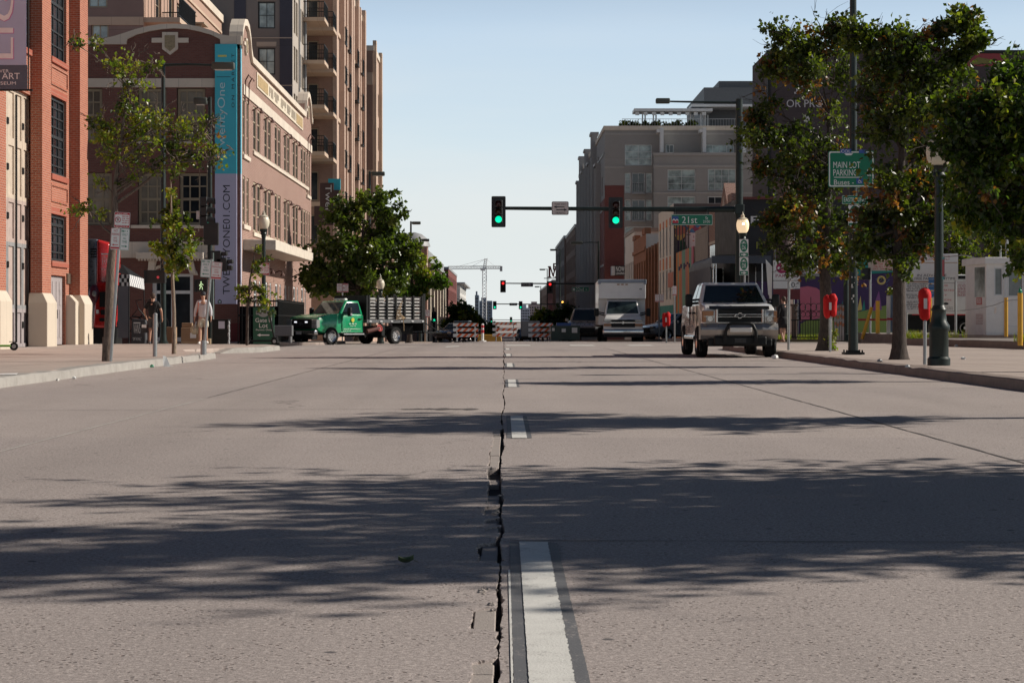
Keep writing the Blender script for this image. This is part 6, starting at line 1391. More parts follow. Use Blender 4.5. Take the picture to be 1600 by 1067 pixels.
for k in range(6):mb.box(1.02,1.05,3.35+.7*k,3.5+.7*k,1.03,1.09)
mb.build('bed_marker',M_LGREY,bed)
mb=MB();mb.box(-1.02,1.02,3.18,3.28,1.14,2.24);mb.build('headboard',M_BLK,GT)
SB=pm('stake_board_white',(.46,.45,.43),.45,var=.45,ns=2.2,dirt=.5)
for s in(-1,1):
 mb=MB()
 for k in range(7):mb.box(s*.95-.012,s*.95+.012,3.32,6.96,1.18+.148*k,1.245+.148*k)
 mb.build('stake_boards',SB,GT)
 for k in range(7):
  mb=MB();y_=3.36+.59*k;mb.box(s*1.0-.035,s*1.0+.035,y_-.05,y_+.05,1.14,2.25);mb.build('stake',M_BLK,GT)
mb=MB()
for k in range(4):mb.box(-.95,.95,6.94,6.97,1.20+.26*k,1.42+.26*k)
mb.build('stake_boards',SB,GT)
mb=MB();mb.box(-.86,.86,3.4,6.7,1.15,1.95);mb.build('dark_filler',M_BLK,GT,bevel=.12,seg=2)  # black box added inside the bed so the slat gaps look dark
mb=MB();mb.box(-.95,.95,7.02,7.1,.6,.98);mb.box(-1.0,-.92,7.0,7.15,.55,2.35);mb.box(.92,1.0,7.0,7.15,.55,2.35);mb.tube([(.96,7.1,1.0),(.96,8.2,.55)],.03,6);mb.tube([(.96,7.6,1.2),(.96,8.5,.6)],.02,6);mb.box(-.95,.98,7.1,8.3,.50,.56);mb.build('tail_lift',M_BLK,GT)
mb=MB();mb.tube([(.88,3.35,.60),(1.0,4.0,.74)],.10,12);sp_=mb.build('spool',pm('spool_rust',(.10,.03,.022),.7),GT,smooth=.8);mb=MB();mb.lathe([(.09,-.03),(.17,-.02),(.17,.02),(.14,.03),(.09,-.01)],(1.02,4.03,.76),16,M=Matrix.Rotation(R(70),3,'Y'));mb.build('flange',pm('flange_red',(.34,.04,.035),.5),sp_,smooth=.8)
mb=MB();mb.tube([(1.06,5.5,2.0),(1.07,5.3,1.5),(1.06,5.55,1.15),(1.06,5.6,.9),(1.05,5.62,.62)],.02,6);
for k in range(5):mb.tube([(1.06,5.4,1.9-.12*k),(1.1,5.1-.02*k,1.55-.1*k),(1.07,5.7,1.2)],.014,5)
mb.build('rope',pm('rope_tan',(.34,.24,.14),.9),GT)
for s in(1,):
 f=Fr((.987,0,0),R(90));mb=MB()
 for i in range(12):
  t=2*math.pi*i/12;mb.flat([(2.33+.04*math.cos(t),1.12+.04*math.sin(t)),(2.33+.10*math.cos(t-.2),1.12+.11*math.sin(t-.2)),(2.33+.10*math.cos(t+.2),1.12+.11*math.sin(t+.2))],f,.012,0)
 mb.flat([(2.33+.06*math.cos(2*math.pi*i/10),1.12+.06*math.sin(2*math.pi*i/10))for i in range(10)],f,.014,0)
 words_(mb,f,2.1,2.58,.92,.98,.012,1,3);words_(mb,f,2.15,2.5,.84,.88,.012,1,4);words_(mb,f,1.75,2.8,.70,.74,.012,1,5);words_(mb,f,1.72,2.2,.63,.66,.012,1,6);mb.build('door_lettering',[pm('logo_yellow',(.65,.55,.05),.5),pm('logo_pale',(.50,.62,.52),.5)],GT)
M_VANW=pm('van_white',(.74,.73,.71),.35,0,var=.06,ns=1,coat=.3,dirt=.15)
BT=thing('box_truck','white box truck with cutaway van cab parked facing the crossing at right','truck',(5.66,90.0,-.10),R(-1.5))
mb=MB();mb.box(-1.13,1.13,1.9,8.2,.85,3.02);mb.box(-1.13,1.13,1.35,1.9,2.12,3.02);bx_=mb.build('cargo_box',M_VANW,BT,bevel=.03,seg=2)
mb=MB();mb.box(-1.15,1.15,1.30,1.42,2.88,3.05);mb.box(-1.16,-1.02,1.30,1.6,2.82,3.05);mb.box(1.02,1.16,1.30,1.6,2.82,3.05);mb.build('box_trim',pm('trim_blue_grey',(.24,.28,.34),.4),bx_,bevel=.02)
mb=MB()
for k in range(3):mb.box(-.25+.2*k,-.13+.2*k,1.28,1.36,2.78,2.83)
mb.build('clearance_lamp',M_AMBER,bx_)
prof=[(.12,.5)]+arch(1.0,.47,.42)+[(1.5,.42),(2.6,.42),(2.6,1.45),(1.15,1.45),(.85,1.36),(.3,1.22),(.14,1.05)]
def tp3(v):
 if v.z>1.1:v.x*=1-.2*(v.z-1.1)/.35
 return v
body(BT,prof,.94,M_VANW,.05,tp3)
gb=[(-.86,.78,1.35),(.86,.78,1.35),(.9,2.6,1.35),(-.9,2.6,1.35)];gt=[(-.72,1.40,2.06),(.72,1.40,2.06),(.74,2.6,2.12),(-.74,2.6,2.12)]
mb=MB();mb.hexa(gb,gt);mb.build('cab',M_VANW,BT,bevel=.05,seg=2,smooth=.8)
mb=MB();face_panel(mb,[gb[0],gb[1],gt[1],gt[0]],.05,.95,.08,.90,.008);ws=mb.build('windscreen',glassy('van_glass',(.035,.05,.05),.05,.6,1.5),BT)
for s in(-1,1):
 c=[gb[3],gb[0],gt[0],gt[3]]if s<0 else[gb[1],gb[2],gt[2],gt[1]]
 mb=MB();face_panel(mb,c,.15,.85,.1,.85,.008);mb.build('side_window',M_VGLASS,BT)
 m=MB();m.box(s*1.24-.11,s*1.24+.11,.95,1.12,1.28,1.66);mi=m.build('mirror',M_BLK,BT,bevel=.05,seg=2,smooth=.6)
 m=MB();m.tube([(s*.86,1.05,1.32),(s*1.15,1.02,1.40)],.03,6);m.tube([(s*.86,1.05,1.42),(s*1.15,1.02,1.48)],.03,6);m.build('mirror_arm',M_BLK,mi)
 wheel(BT,s*.86,1.0,.37,.24,M_GREY,s);wheel(BT,s*.85,6.3,.37,.40,M_GREY,s)
 mb=MB();a,b=sorted((s*.56,s*.92));mb.box(a,b,.08,.28,1.0,1.13);hl=mb.build('headlight',M_LAMP,BT,bevel=.02);mb=MB();mb.box(a,b,.06,.2,.80,.93);mb.build('indicator',M_AMBER,hl,bevel=.015)
mb=MB();mb.box(-.56,.56,.06,.2,.76,1.12);gr_=mb.build('grille',M_BLK,BT);mb=MB();mb.box(-.6,.6,.04,.07,.95,1.0);mb.prism([(a*.8,b*.8)for a,b in e_],Fr((0,.035,.975),0),0,.02);mb.build('grille_bar',M_CHROME,gr_)
mb=MB();mb.box(-.98,.98,-.06,.2,.40,.66);mb.build('bumper',M_CHROME,BT,bevel=.05,seg=2,smooth=.6)
mb=MB();mb.box(-.9,.9,.1,.4,.28,.42);mb.box(-.5,.5,.5,8.1,.45,.85);mb.box(-.8,.8,5.4,8,.45,.8);mb.build('chassis',M_BLK,BT)
mb=MB();mb.text('N',Fr((0,1.27,0),0),.86,.95,2.55,2.62)if False else mb.box(.82,.95,1.34,1.352,2.55,2.62);mb.build('decal',M_GREY,bx_)
def car(name,label,cat,loc,rz,col,suv=False,group=None,L_=4.6):
 T=thing(name,label,cat,loc,rz,group)
 h1,h2=(1.02,1.70)if suv else(.92,1.45);r=.34 if not suv else .37
 prof=[(.15,.35)]+arch(.9,r+.07,.3)+arch(L_-1.0,r+.07,.3)+[(L_-.1,.38),(L_,.75),(L_-.08,h1+.02),(1.3,h1+.04),(.6,h1-.1),(.12,h1-.25),(.0,.6)]
 body(T,prof,.90,col,.06,None)
 b0=1.15;gb=[(-.82,b0,h1),(.82,b0,h1),(.82,L_-(.05 if suv else .5),h1),(-.82,L_-(.05 if suv else .5),h1)];gt=[(-.62,b0+.75,h2),(.62,b0+.75,h2),(.62,L_-(.35 if suv else 1.1),h2),(-.62,L_-(.35 if suv else 1.1),h2)]
 mb=MB();mb.hexa(gb,gt);mb.build('cabin',col,T,bevel=.06,seg=2,smooth=.8)
 mb=MB();face_panel(mb,[gb[0],gb[1],gt[1],gt[0]],.07,.93,.08,.9,.008);mb.build('windscreen',M_VGLASS,T)
 mb=MB();face_panel(mb,[gb[2],gb[3],gt[3],gt[2]],.1,.9,.1,.88,.008);mb.build('rear_window',M_VGLASS,T)
 for s in(-1,1):
  c=[gb[3],gb[0],gt[0],gt[3]]if s<0 else[gb[1],gb[2],gt[2],gt[1]]
  for a,b in((.08,.48),(.54,.92)):
   mb=MB();face_panel(mb,c,a,b,.1,.86,.008);mb.build('side_window',M_VGLASS,T)
  wheel(T,s*.80,.9,r,.22,M_ALU,s);wheel(T,s*.80,L_-1.0,r,.22,M_ALU,s)
  a,b=sorted((s*.5,s*.86));mb=MB();mb.box(a,b,.02,.2,.62,.78);mb.build('headlight',M_LAMP,T,bevel=.03)
  mb=MB();mb.box(a,b,L_-.1,L_+.015,.72,.9);mb.build('tail_lamp',pm('tail_red',(.25,.02,.02),.3),T,bevel=.02)
  mb=MB();mb.box(s*.98-.09,s*.98+.09,1.45,1.58,h1,h1+.16);mb.build('mirror',col,T,bevel=.03)
 mb=MB();mb.box(-.5,.5,-.01,.1,.45,.7);mb.box(-.7,.7,.4,L_-.4,.22,.6);mb.build('grille',M_BLK,T)
 return T
C_NAVY=pm('car_navy',(.02,.03,.055),.25,.2,var=.1,coat=.6);C_DK=pm('car_charcoal',(.03,.03,.032),.25,.2,coat=.6);C_TAN=pm('car_beige',(.24,.21,.18),.3,.3,coat=.4);C_SIL=pm('car_silver',(.40,.41,.42),.3,.4,coat=.5);C_TEAL=pm('car_blue',(.05,.12,.2),.3,.2,coat=.5)
car('parked_car','dark navy estate car behind the left striped barricade','car',(PX(690,150),150,GZ(150)),R(-32),C_NAVY,False,'cars beyond the crossing',4.6)
car('parked_car','second charcoal car just behind the dark navy one','car',(PX(716,156),156,GZ(156)),R(-6),C_DK,True,'cars beyond the crossing',4.6)
car('parked_car','beige car showing one headlight between dumpster and box truck','car',(PX(914,97),97,GZ(97)),R(-4),C_TAN,True,'cars beyond the crossing')
car('parked_car','pale hatchback half hidden right of the white box truck','car',(PX(1003,101),99.6,-.1),R(-62),C_SIL,False,'cars beyond the crossing',4.2)
car('moving_car','small blue car in the distance behind the middle barricade','car',(PX(826,210),210,GZ(210)),R(8),C_TEAL,False,'cars beyond the crossing')
BX=thing('box_trailer','grey box trailer parked behind the right striped barricade','trailer',(PX(829,205),205,GZ(205)));mb=MB();mb.box(-1.0,1.0,0,5.5,.55,2.25);mb.build('body',pm('trailer_grey',(.15,.17,.19),.5),BX,bevel=.04);mb=MB();mb.box(-.95,.95,-.1,0,.45,.6);mb.box(-.9,.9,.4,5,.35,.56);mb.build('chassis',M_BLK,BX)
for s in(-1,1):wheel(BX,s*.85,1.0,.36,.22,M_GREY,s);wheel(BX,s*.85,4.2,.36,.22,M_GREY,s)
def barricade(label,x0_,x1_,Y,rowsy,ybot,zg):
 T=thing('striped_barricade',label,'barricade',(PX((x0_+x1_)/2,Y),Y,zg),group='orange and white striped barricades');f=Fr((0,Y,0),0);U=lambda x:PX(x,Y);V=lambda y:PZ(y,Y)
 for a,b in rowsy:
  mb=MB();mb.fbox(f,U(x0_),U(x1_),V(b),V(a),-.03,0);bd=mb.build('board',M_SGW,T,world=True)
  mb=MB();h=V(a)-V(b);w_=h*.95;k=U(x0_)-h
  while k<U(x1_):
   pts=[(k,V(b)),(k+w_,V(b)),(k+w_+h,V(a)),(k+h,V(a))]
   cl=[(min(U(x1_),max(U(x0_),p)),q)for p,q in pts]
   if max(c[0]for c in cl)-min(c[0]for c in cl)>.02 and len({c for c in cl})==4:mb.flat(cl,f,.003)
   k+=w_*2.05
  mb.build('orange_stripe',M_ORANGE,bd,world=True)
 for x in(x0_+(x1_-x0_)*.14,x0_+(x1_-x0_)*.86):
  mb=MB();mb.tube([(U(x),Y+.05,V(rowsy[0][0])),(U(x),Y+.05,zg)],.03,6);mb.tube([(U(x),Y-.6,zg+.03),(U(x),Y+.7,zg+.03)],.035,6);mb.build('leg',M_GREY,T,world=True)
 return T
barricade('left striped barricade in front of the dark navy car',708,747.5,93.5,((505,509.8),(513,518),(521.5,526.5)),533,GZ(93.5))
barricade('middle striped barricade standing farther back in the road',769.5,808,102,((504,507.6),(512.5,517),(521,525.6)),530,GZ(102))
barricade('right striped barricade next to the dark green dumpster',825.5,864,93.5,((505,509.8),(513,518),(521.5,526.5)),533,GZ(93.5))
T=thing('water_barrier','low yellow barrier left of the middle striped barricade','barrier',(PX(765,108),108,GZ(108)));mb=MB();mb.hexa([(-.7,0,0),(.7,0,0),(.7,.4,0),(-.7,.4,0)],[(-.65,.12,.4),(.65,.12,.4),(.65,.28,.4),(-.65,.28,.4)]);mb.build('body',pm('barrier_yellow',(.42,.23,.03),.6,dirt=.3),T,bevel=.03)
T=thing('traffic_marker','red and white tube marker beside the left striped barricade','traffic marker',(PX(754,100),100,GZ(100)));mb=MB();mb.lathe([(.2,0),(.2,.05),(.07,.06),(.07,.9),(.03,.95)],(0,0,0),10);mb.build('tube',M_SGW,T,smooth=.6);mb=MB();mb.lathe([(.075,.45),(.075,.62)],(0,0,0),10);mb.lathe([(.075,.72),(.075,.86)],(0,0,0),10);mb.build('red_band',M_SGR,T)
M_DUMP=pm('dumpster_green',(.012,.035,.025),.5,var=.3,dirt=.2);Y=92.0
T=thing('dumpster','dark green roll off dumpster with white stickers beside the right barricade','dumpster',(PX(883,Y),Y,GZ(Y)))
w0,w1_=PX(862,Y)-PX(883,Y),PX(905,Y)-PX(883,Y);hz_=PZ(509.5,Y)-GZ(Y)
mb=MB();mb.box(w0,w1_,0,4.5,.06,hz_);mb.build('body',M_DUMP,T,bevel=.02)
mb=MB();mb.box(w0-.04,w1_+.04,-.05,.02,hz_-.09,hz_+.02)
for k in range(4):mb.box(w0+(w1_-w0)*k/3-.03,w0+(w1_-w0)*k/3+.03,-.05,0,.06,hz_-.09)
mb.build('rib',M_DUMP,T)
mb=MB();fd=Fr((PX(883,Y),Y,0),0)
for(a,b,c,d)in((877.5,884,513.5,519),(893.5,902,512,520),(862.5,866.5,512.5,517)):mb.fbox(Fr((0,Y,0),0),PX(a,Y),PX(b,Y),PZ(d,Y),PZ(c,Y),.052,.056)
mb.build('sticker',M_OFFW,T,world=True)
mb=MB();mb.box(-.35,.35,2,3,hz_-.1,hz_+.15);mb.build('blue_sheet',M_BLUE,T)
Y=88.0;AW=thing('awning_entrance','long black fabric awning entrance behind the silver pickup','awning',(PX(1155,Y),Y,.1))
M_AWN=pm('awning_fabric',(.045,.055,.075),.6,var=.2,ns=2);M_AWL=pm('awning_side',(.13,.135,.15),.6,var=.15,ns=1.5)
xa,xb=PX(1112,Y),PX(1205,Y);zt=PZ(398,Y);ze=PZ(410,Y)
sec=[(xa,ze-.3),(xa,ze),(xa+.12,zt-.12),(xa+.35,zt),(xb-.35,zt),(xb-.12,zt-.12),(xb,ze),(xb,ze-.3)]
mb=MB();ny=12
for j in range(ny+1):
 for(x,z)in sec:mb.v.append((x,Y+.85*j,z-.03*(j%2)))
for j in range(ny):
 for i in range(len(sec)-1):mb.f.append((j*8+i,(j+1)*8+i,(j+1)*8+i+1,j*8+i+1));mb.m.append(0)
mb.build('roof_fabric',M_AWN,AW,world=True,smooth=.5)
mb=MB();mb.box(xa,xb,Y-.03,Y,ze-.05,zt-.05);mb.build('front_valance',M_AWN,AW,world=True)
mb=MB();n=48
for i in range(n):
 y_a,y_b=Y+.2+10.0*i/n,Y+.2+10.0*(i+1)/n;s=.045 if i%2 else-.045
 mb.quad((xa+s-(y_a-Y)*.0,y_a,.1),(xa-s,y_b,.1),(xa-s,y_b,ze-.2),(xa+s,y_a,ze-.2))
mb.build('side_curtain',M_AWL,AW,world=True)
mb=MB();
for x in(xa+.08,PX(1119,Y),PX(1191,Y),xb-.06):
 mb.tube([(x,Y+.05,.1),(x,Y+.05,ze)],.035,6)
 mb.tube([(x,Y+5,.1),(x,Y+5,ze)],.035,6)
mb.tube([(xa,Y+.02,ze-.02),(xb,Y+.02,ze-.02)],.03,6)
for k in range(5):mb.box(xa+.4+.4*k,xa+.46+.4*k,Y+9.5,Y+9.6,.1,ze)
mb.build('frame',M_ALU,AW,world=True,smooth=.7)
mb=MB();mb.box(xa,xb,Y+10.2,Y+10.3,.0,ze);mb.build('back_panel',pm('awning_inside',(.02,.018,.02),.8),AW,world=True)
mb=MB();mb.quad((PX(1196,Y),Y-.06,PZ(405,Y)),(xb+.04,Y-.06,ze-.2),(xb+.02,Y-.06,PZ(468,Y)),(PX(1200,Y),Y-.06,PZ(460,Y)));mb.build('loose_flap',M_SGW,AW,world=True)
T=thing('exit_lamp','small glowing green lamp inside the black awning entrance','lamp',P(1152,419,90));mb=MB();mb.box(-.09,.09,0,.06,-.06,.06);mb.build('lamp',lampm('exit_green',(.05,.8,.4),.8),T)
T=thing('tarpaulin_heap','dark hooded machine seen over the cab of the pickup','machine',P(1142,480,84));mb=MB();mb.lathe([(.55,-1.2),(.5,-.2),(.42,.3),(.25,.55),(.08,.7),(.03,.75)],(0,0,0),10);mb.build('cover',M_BLK,T,smooth=1)
Y=87.0;f=Fr((0,Y,0),0);U=lambda x:PX(x,Y);V=lambda y:PZ(y,Y)
T=thing('parking_price_sign','tall white parking price board with magenta ball beside the brown column','sign',(U(1230),Y,.14))
mb=MB();mb.fbox(f,U(1208.5),U(1250),V(438),V(407),-.12,0);mb.fbox(f,U(1208.5),U(1230.5),V(451),V(439),-.12,0);mb.fbox(f,U(1231.5),U(1250),V(451),V(439),-.12,0);mb.build('board',M_SGW,T,world=True)
mb=MB();mb.fbox(f,U(1208.5),U(1250),V(468),V(452),-.12,0);mb.build('lower_board',pm('board_maroon',(.14,.015,.02),.5),T,world=True)
mb=MB();mb.fbox(f,U(1211),U(1213),.1,V(452),-.1,-.02);mb.fbox(f,U(1246),U(1248),.1,V(452),-.1,-.02);mb.build('leg',M_GREY,T,world=True)
mb=MB();mb.flat([(U(1221.5)+.26*math.cos(2*math.pi*i/20),V(418.5)+.26*math.sin(2*math.pi*i/20))for i in range(20)],f,.004,0);mb.flat([(U(1217)+.065*math.cos(2*math.pi*i/12),V(419)+.065*math.sin(2*math.pi*i/12))for i in range(12)],f,.006,1)
mb.text('PARKING',f,U(1212),U(1247.5),V(433.5),V(428.5),.006,0);mb.text('0.',f,U(1236.5),U(1244.5),V(449),V(441),.006,2);mb.text('00',f,U(1244.8),U(1248.6),V(444),V(441),.006,2);mb.build('lettering',[pm('magenta',(.34,.01,.09),.5),M_SGW,M_INK],T,world=True)
T=thing('notice_board','pale board with red evening price lines right of the thick pole','sign',P(1380,412,80));Y=80.0;f=Fr((0,Y,0),0);U=lambda x:PX(x,Y);V=lambda y:PZ(y,Y)
mb=MB();mb.fbox(f,U(1357),U(1412),V(423),V(395),-.05,0);mb.build('board',pm('board_peach',(.55,.44,.36),.6),T,world=True);mb=MB()
for t,a,b,c,d in(('DAY',1367,1382,404,398),('EVENINGS',1366,1390,410,407),('AFTER 4 PM',1364,1393,414,411),('OR ALL DAY',1365,1391,418,415),('SAT. OR SUN.',1364,1393,421.5,419)):mb.text(t,f,U(a),U(b),V(c),V(d),.004)
mb.build('lettering',M_SGR,T,world=True);mb=MB();mb.tube([(U(1360),Y+.05,.3),(U(1360),Y+.05,V(395))],.05,8);mb.tube([(U(1408),Y+.05,.3),(U(1408),Y+.05,V(395))],.05,8);mb.build('post',M_GALV,T,world=True)
def meter(x,yb2,Y,ytop,lab,s=1.0):
 b=P(x,yb2,Y);T=thing('parking_meter',lab,'parking meter',b,group='parking meters under red hoods');H=PZ(ytop,Y)-b.z
 mb=MB();mb.tube([(0,0,0),(0,0,H-.45)],.035,10);mb.build('post',M_GALV,T,smooth=.8)
 q=random.Random(int(x));mb=MB()
 for k,xo in enumerate((-.075,.075)if s==1 else(0,)):
  z0=H-.62+.04*k;n=14
  pr=[(.035,0),(.085,.05),(.095,.16),(.105,.30),(.10,.38),(.115,.46),(.10,.55),(.06,.60),(.005,.62)]
  k0=len(mb.v);mb.lathe([(r_*(1.1 if s>1 else 1),z*(H-.0 and 1.0))for r_,z in pr],(xo,0,z0),n)
  mb.v[k0:]=[(v[0]+q.uniform(-.02,.02),v[1]*1.25+q.uniform(-.02,.02),v[2]+q.uniform(-.016,.016))for v in mb.v[k0:]]
 hd=mb.build('hood',M_RED,T,smooth=1.2)
 mb=MB();mb.box(-.03-.03,.03-.03,-.155,-.14,H-.40,H-.18)if False else mb.cbox((-.02,-.152,H-.30),(.065,.012,.20));mb.build('label_patch',pm('patch_white',(.62,.55,.54),.6),hd)
 return T
meter(1297,550,50.9,461,'red hooded double parking meter in front of the first right tree')
meter(1445,570,36.4,450,'red hooded crumpled parking meter between tree trunk and large lamp post',1.15)
meter(1041,537,84,489,'small red hooded meter in the distance right of the white box truck')
Y=84.0;FC=thing('iron_fence','black iron fence with curled tops in front of the mural','fence',(PX(1275,Y),Y,.14));f=Fr((0,Y,0),0);U=lambda x:PX(x,Y);V=lambda y:PZ(y,Y)
mb=MB()
for v in(527,500):mb.tube([(U(1236),Y,V(v)),(U(1318),Y,V(v))],.025,6)
x=1238
while x<1316:mb.tube([(U(x),Y,V(528)),(U(x),Y,V(499))],.013,5);x+=4.1
for k in range(4):
 c=1250+17*k
 for s in(-1,1):mb.tube([(U(c+s*1),Y,V(500)),(U(c+s*1.5),Y,V(488))]+[(U(c+s*4.5)+.13*math.cos(R(180*(1 if s>0 else 0)-s*300*i/12)),Y,V(480)+.17*math.sin(R(180*(1 if s>0 else 0)-s*300*i/12)))for i in range(13)],.016,5)
 for s in(-1,1):mb.tube([(U(c+s*5)+.11*math.cos(R(30*i)),Y,V(491)+.11*math.sin(R(30*i)))for i in range(13)],.014,5)
 mb.tube([(U(c),Y,V(500)),(U(c),Y,V(464 if k%2 else 470))],.018,5)
mb.build('ironwork',M_BLK,FC,world=True)
for x in(1242,1318):
 mb=MB();mb.cbox((U(x),Y+.2,.14+.75),(.22,.22,1.5));mb.cbox((U(x),Y+.2,1.66),(.3,.3,.1));mb.build('pier',pm('pier_brown',(.12,.08,.06),.7),FC,world=True,bevel=.015)
Y=80.0;f=Fr((0,Y,0),0);U=lambda x:PX(x,Y);V=lambda y:PZ(y,Y)
T=thing('slatted_barrier','worn upright barrier of peeling orange and white slats beside the fence','barricade',(U(1311),Y,.14));mb=MB();m2=MB()
for k in range(4):
 mb.fbox(f,U(1304+4*k),U(1306.8+4*k),.14,V(477),-.04,0)
 for j in range(3):m2.fbox(f,U(1304+4*k),U(1306.8+4*k),V(508-12*j+2*(k%2)),V(503-12*j+2*(k%2)),0,.006)
for v in(486,499):mb.fbox(f,U(1303),U(1319),V(v+3),V(v),-.07,-.041)
mb.build('slats',pm('slat_grey',(.36,.34,.33),.8,dirt=.4),T,world=True);m2.build('orange_patch',pm('slat_orange',(.42,.16,.08),.7),T,world=True)
for(x,yb2,Y,yt,r_,lab,lean)in((1371.5,531,76,470,.085,'upright yellow post beside the leaning one',0),(1347,530,77,480,.07,'leaning yellow post before the mural',15),(1572,526,60,465,.06,'slimmer yellow bollard in front of the booth door',0),(1594,540,54,458,.075,'thick yellow bollard with green bottle on top at the right edge',0)):
 b=P(x,yb2,Y);b.z=max(.14,b.z);T=thing('yellow_post',lab,'bollard',b,group='yellow posts');H=PZ(yt,Y)-b.z
 mb=MB();mb.tube([(0,0,0),(PX(x+lean,Y)-b.x,0,H)],r_,12);mb.build('post',M_YEL,T,smooth=.7)
 mb=MB();
 for k in range(3):mb.tube([(-r_*1.01+(PX(x+lean,Y)-b.x)*(.75+.05*k),0,H*(.75+.05*k)),(r_*1.01+(PX(x+lean,Y)-b.x)*(.75+.05*k),-.0,H*(.77+.05*k))],.008,4)
 mb.build('tie',M_BLK,T)
T=thing('bottle','green glass bottle bottom resting on the thick yellow bollard','bottle',P(1594,458,54));mb=MB();mb.lathe([(.05,0),(.055,.05),(.04,.09),(.02,.12),(.02,.16)],(0,0,0),10);mb.build('glass',pm('bottle_green',(.01,.22,.09),.15),T,smooth=1)
T=thing('chain','thin drooping chain between the yellow bollards and the lot','chain',P(1572,470,60));mb=MB();mb.tube([P(1571,470,60),P(1553,477,62),P(1525,483,64),P(1500,485,66)],.012,5);mb.tube([P(1572,470,60),P(1595,468,54)],.012,5);mb.build('links',M_GREY,T,world=True)
mb=MB();T=thing('paper_tag','white paper tag hanging on the thin chain by the booth','tag',P(1555,484,62));mb.add([(v.x,v.y,v.z)for v in(P(1553,478,62),P(1557,478,62),P(1556.5,490,61.9),P(1553.5,490,62.1))],((0,1,2,3),));mb.build('paper',M_SGW,T,world=True)
Y=70.6;f=Fr((0,Y,0),0);U=lambda x:PX(x,Y);V=lambda y:PZ(y,Y);zg=.43
BO=thing('attendant_booth','white parking attendant booth with corner windows at the right edge','booth',(U(1575),Y+1,zg))
x0_,x1_=U(1541),U(1640)
c0=(U(1533),Y+1.1)
mb=MB()
hs=[(U(1553)-x0_,U(1567)-x0_,V(462),V(418)),(U(1574)-x0_,U(1599)-x0_,V(464),V(421)),(U(1606)-x0_,U(1632)-x0_,V(464),V(421))]
wall(mb,Fr((x0_,Y,0),0),x1_-x0_,V(413),hs,.08,v0=zg)
mb.quad((c0[0],c0[1],zg),(x0_,Y,zg),(x0_,Y,V(413)),(c0[0],c0[1],V(413)));mb.quad((c0[0],Y+2.4,zg),(c0[0],c0[1],zg),(c0[0],c0[1],V(413)),(c0[0],Y+2.4,V(413)));mb.quad((x1_,Y+2.4,zg),(c0[0],Y+2.4,zg),(c0[0],Y+2.4,V(413)),(x1_,Y+2.4,V(413)));mb.quad((x1_,Y,zg),(x1_,Y+2.4,zg),(x1_,Y+2.4,V(413)),(x1_,Y,V(413)))
mb.build('wall',M_WHT,BO,world=True)
mb=MB();fr_=Fr((0,0,0),0);mb.prism([(c0[0]-.12,Y+.9),(x0_-.08,Y-.12),(x1_+.1,Y-.12),(x1_+.1,Y+2.5),(c0[0]-.12,Y+2.5)],(lambda q:(setattr(q,'v',Vector((0,1,0))),setattr(q,'n',Vector((0,0,1))),q)[-1])(Fr((0,0,0),0)),V(413),V(402));mb.build('roof',M_WHT,BO,world=True,bevel=.02)
for h in hs:win(BO,Fr((x0_,Y,0),0),h[0],h[2],h[1]-h[0],h[3]-h[2],1,1,F_WHT,glassy('booth_glass',(.10,.115,.115),.08,.5,1),.05,ft=.05)
fc=Fr((c0[0],c0[1],0),-math.atan2(1.1,x0_-c0[0]));Lc=math.hypot(1.1,x0_-c0[0]);mb=MB();mb.fbox(fc,.1,Lc-.12,V(464),V(417),.0,.012);mb.build('corner_glass',_pm.get('x',M_WCURTSKY),BO,world=True)
mb=MB();fbm=Fr((0,Y,0),0);mb.fbox(fbm,U(1568.5),U(1572),zg,V(413),0,.03);mb.fbox(fbm,U(1600),U(1603),zg,V(413),0,.03);mb.fbox(fbm,U(1574),U(1601),V(515)+.1,V(514)+.12,0,.02);mb.build('door_frame',F_WHT,BO,world=True)
mb=MB();mb.fbox(fc,.25,.75,V(476),V(464.5),.0,.012,0)
for k in range(7):words_(mb,fc,.22,.85,V(492+2.5*k),V(490.6+2.5*k),.012,1,k)
for k in range(3):words_(mb,fc,.3,.7,V(468.4+2.6*k),V(466.4+2.6*k),.014,2,k+20)
mb.build('notice',[pm('notice_pink',(.50,.16,.15),.6),pm('print_rose',(.38,.20,.20),.7),M_SGW],BO,world=True)
mb=MB();mb.tube([(U(1590),Y+1.5,V(402)),(U(1590),Y+1.5,V(372))],.06,8);mb.tube([(U(1582),Y+1.7,V(402)),(U(1582),Y+1.7,V(375))],.04,8);mb.tube([(U(1550),Y,V(410)),(U(1528),Y+2,V(396)),(U(1500),Y+4,V(397))],.02,5);mb.build('mast',M_GALV,BO,world=True)
Y=76.0;f=Fr((0,Y,0),0);U=lambda x:PX(x,Y);V=lambda y:PZ(y,Y)
TR=thing('utility_trailer','white utility trailer with twin axle and red rimmed notice left of the booth','trailer',(U(1475),Y+1,.43))
mb=MB();mb.box(U(1416),U(1531),Y,Y+2,V(491),V(429));mb.build('body',M_WHT,TR,world=True,bevel=.03)
mb=MB();mb.fbox(f,U(1497),U(1511),V(436),V(431),.0,.02);mb.fbox(f,U(1511),U(1515),V(477),V(474.5),0,.05);mb.build('vent',M_BLK,TR,world=True)
mb=MB();mb.fbox(f,U(1514),U(1514.4),V(487),V(463),0,.01);mb.fbox(f,U(1494),U(1529),V(486),V(485),0,.012);mb.fbox(f,U(1494),U(1514),V(463.4),V(463),0,.01);mb.build('panel_seam',M_LGREY,TR,world=True)
mb=MB();mb.box(U(1416),U(1535),Y+.1,Y+1.9,V(496),V(491.5));mb.box(U(1420),U(1522),Y+.4,Y+1.6,V(516),V(496));mb.box(U(1500),U(1526),Y+.05,Y+.3,V(496),V(492));mb.build('chassis',M_BLK,TR,world=True)
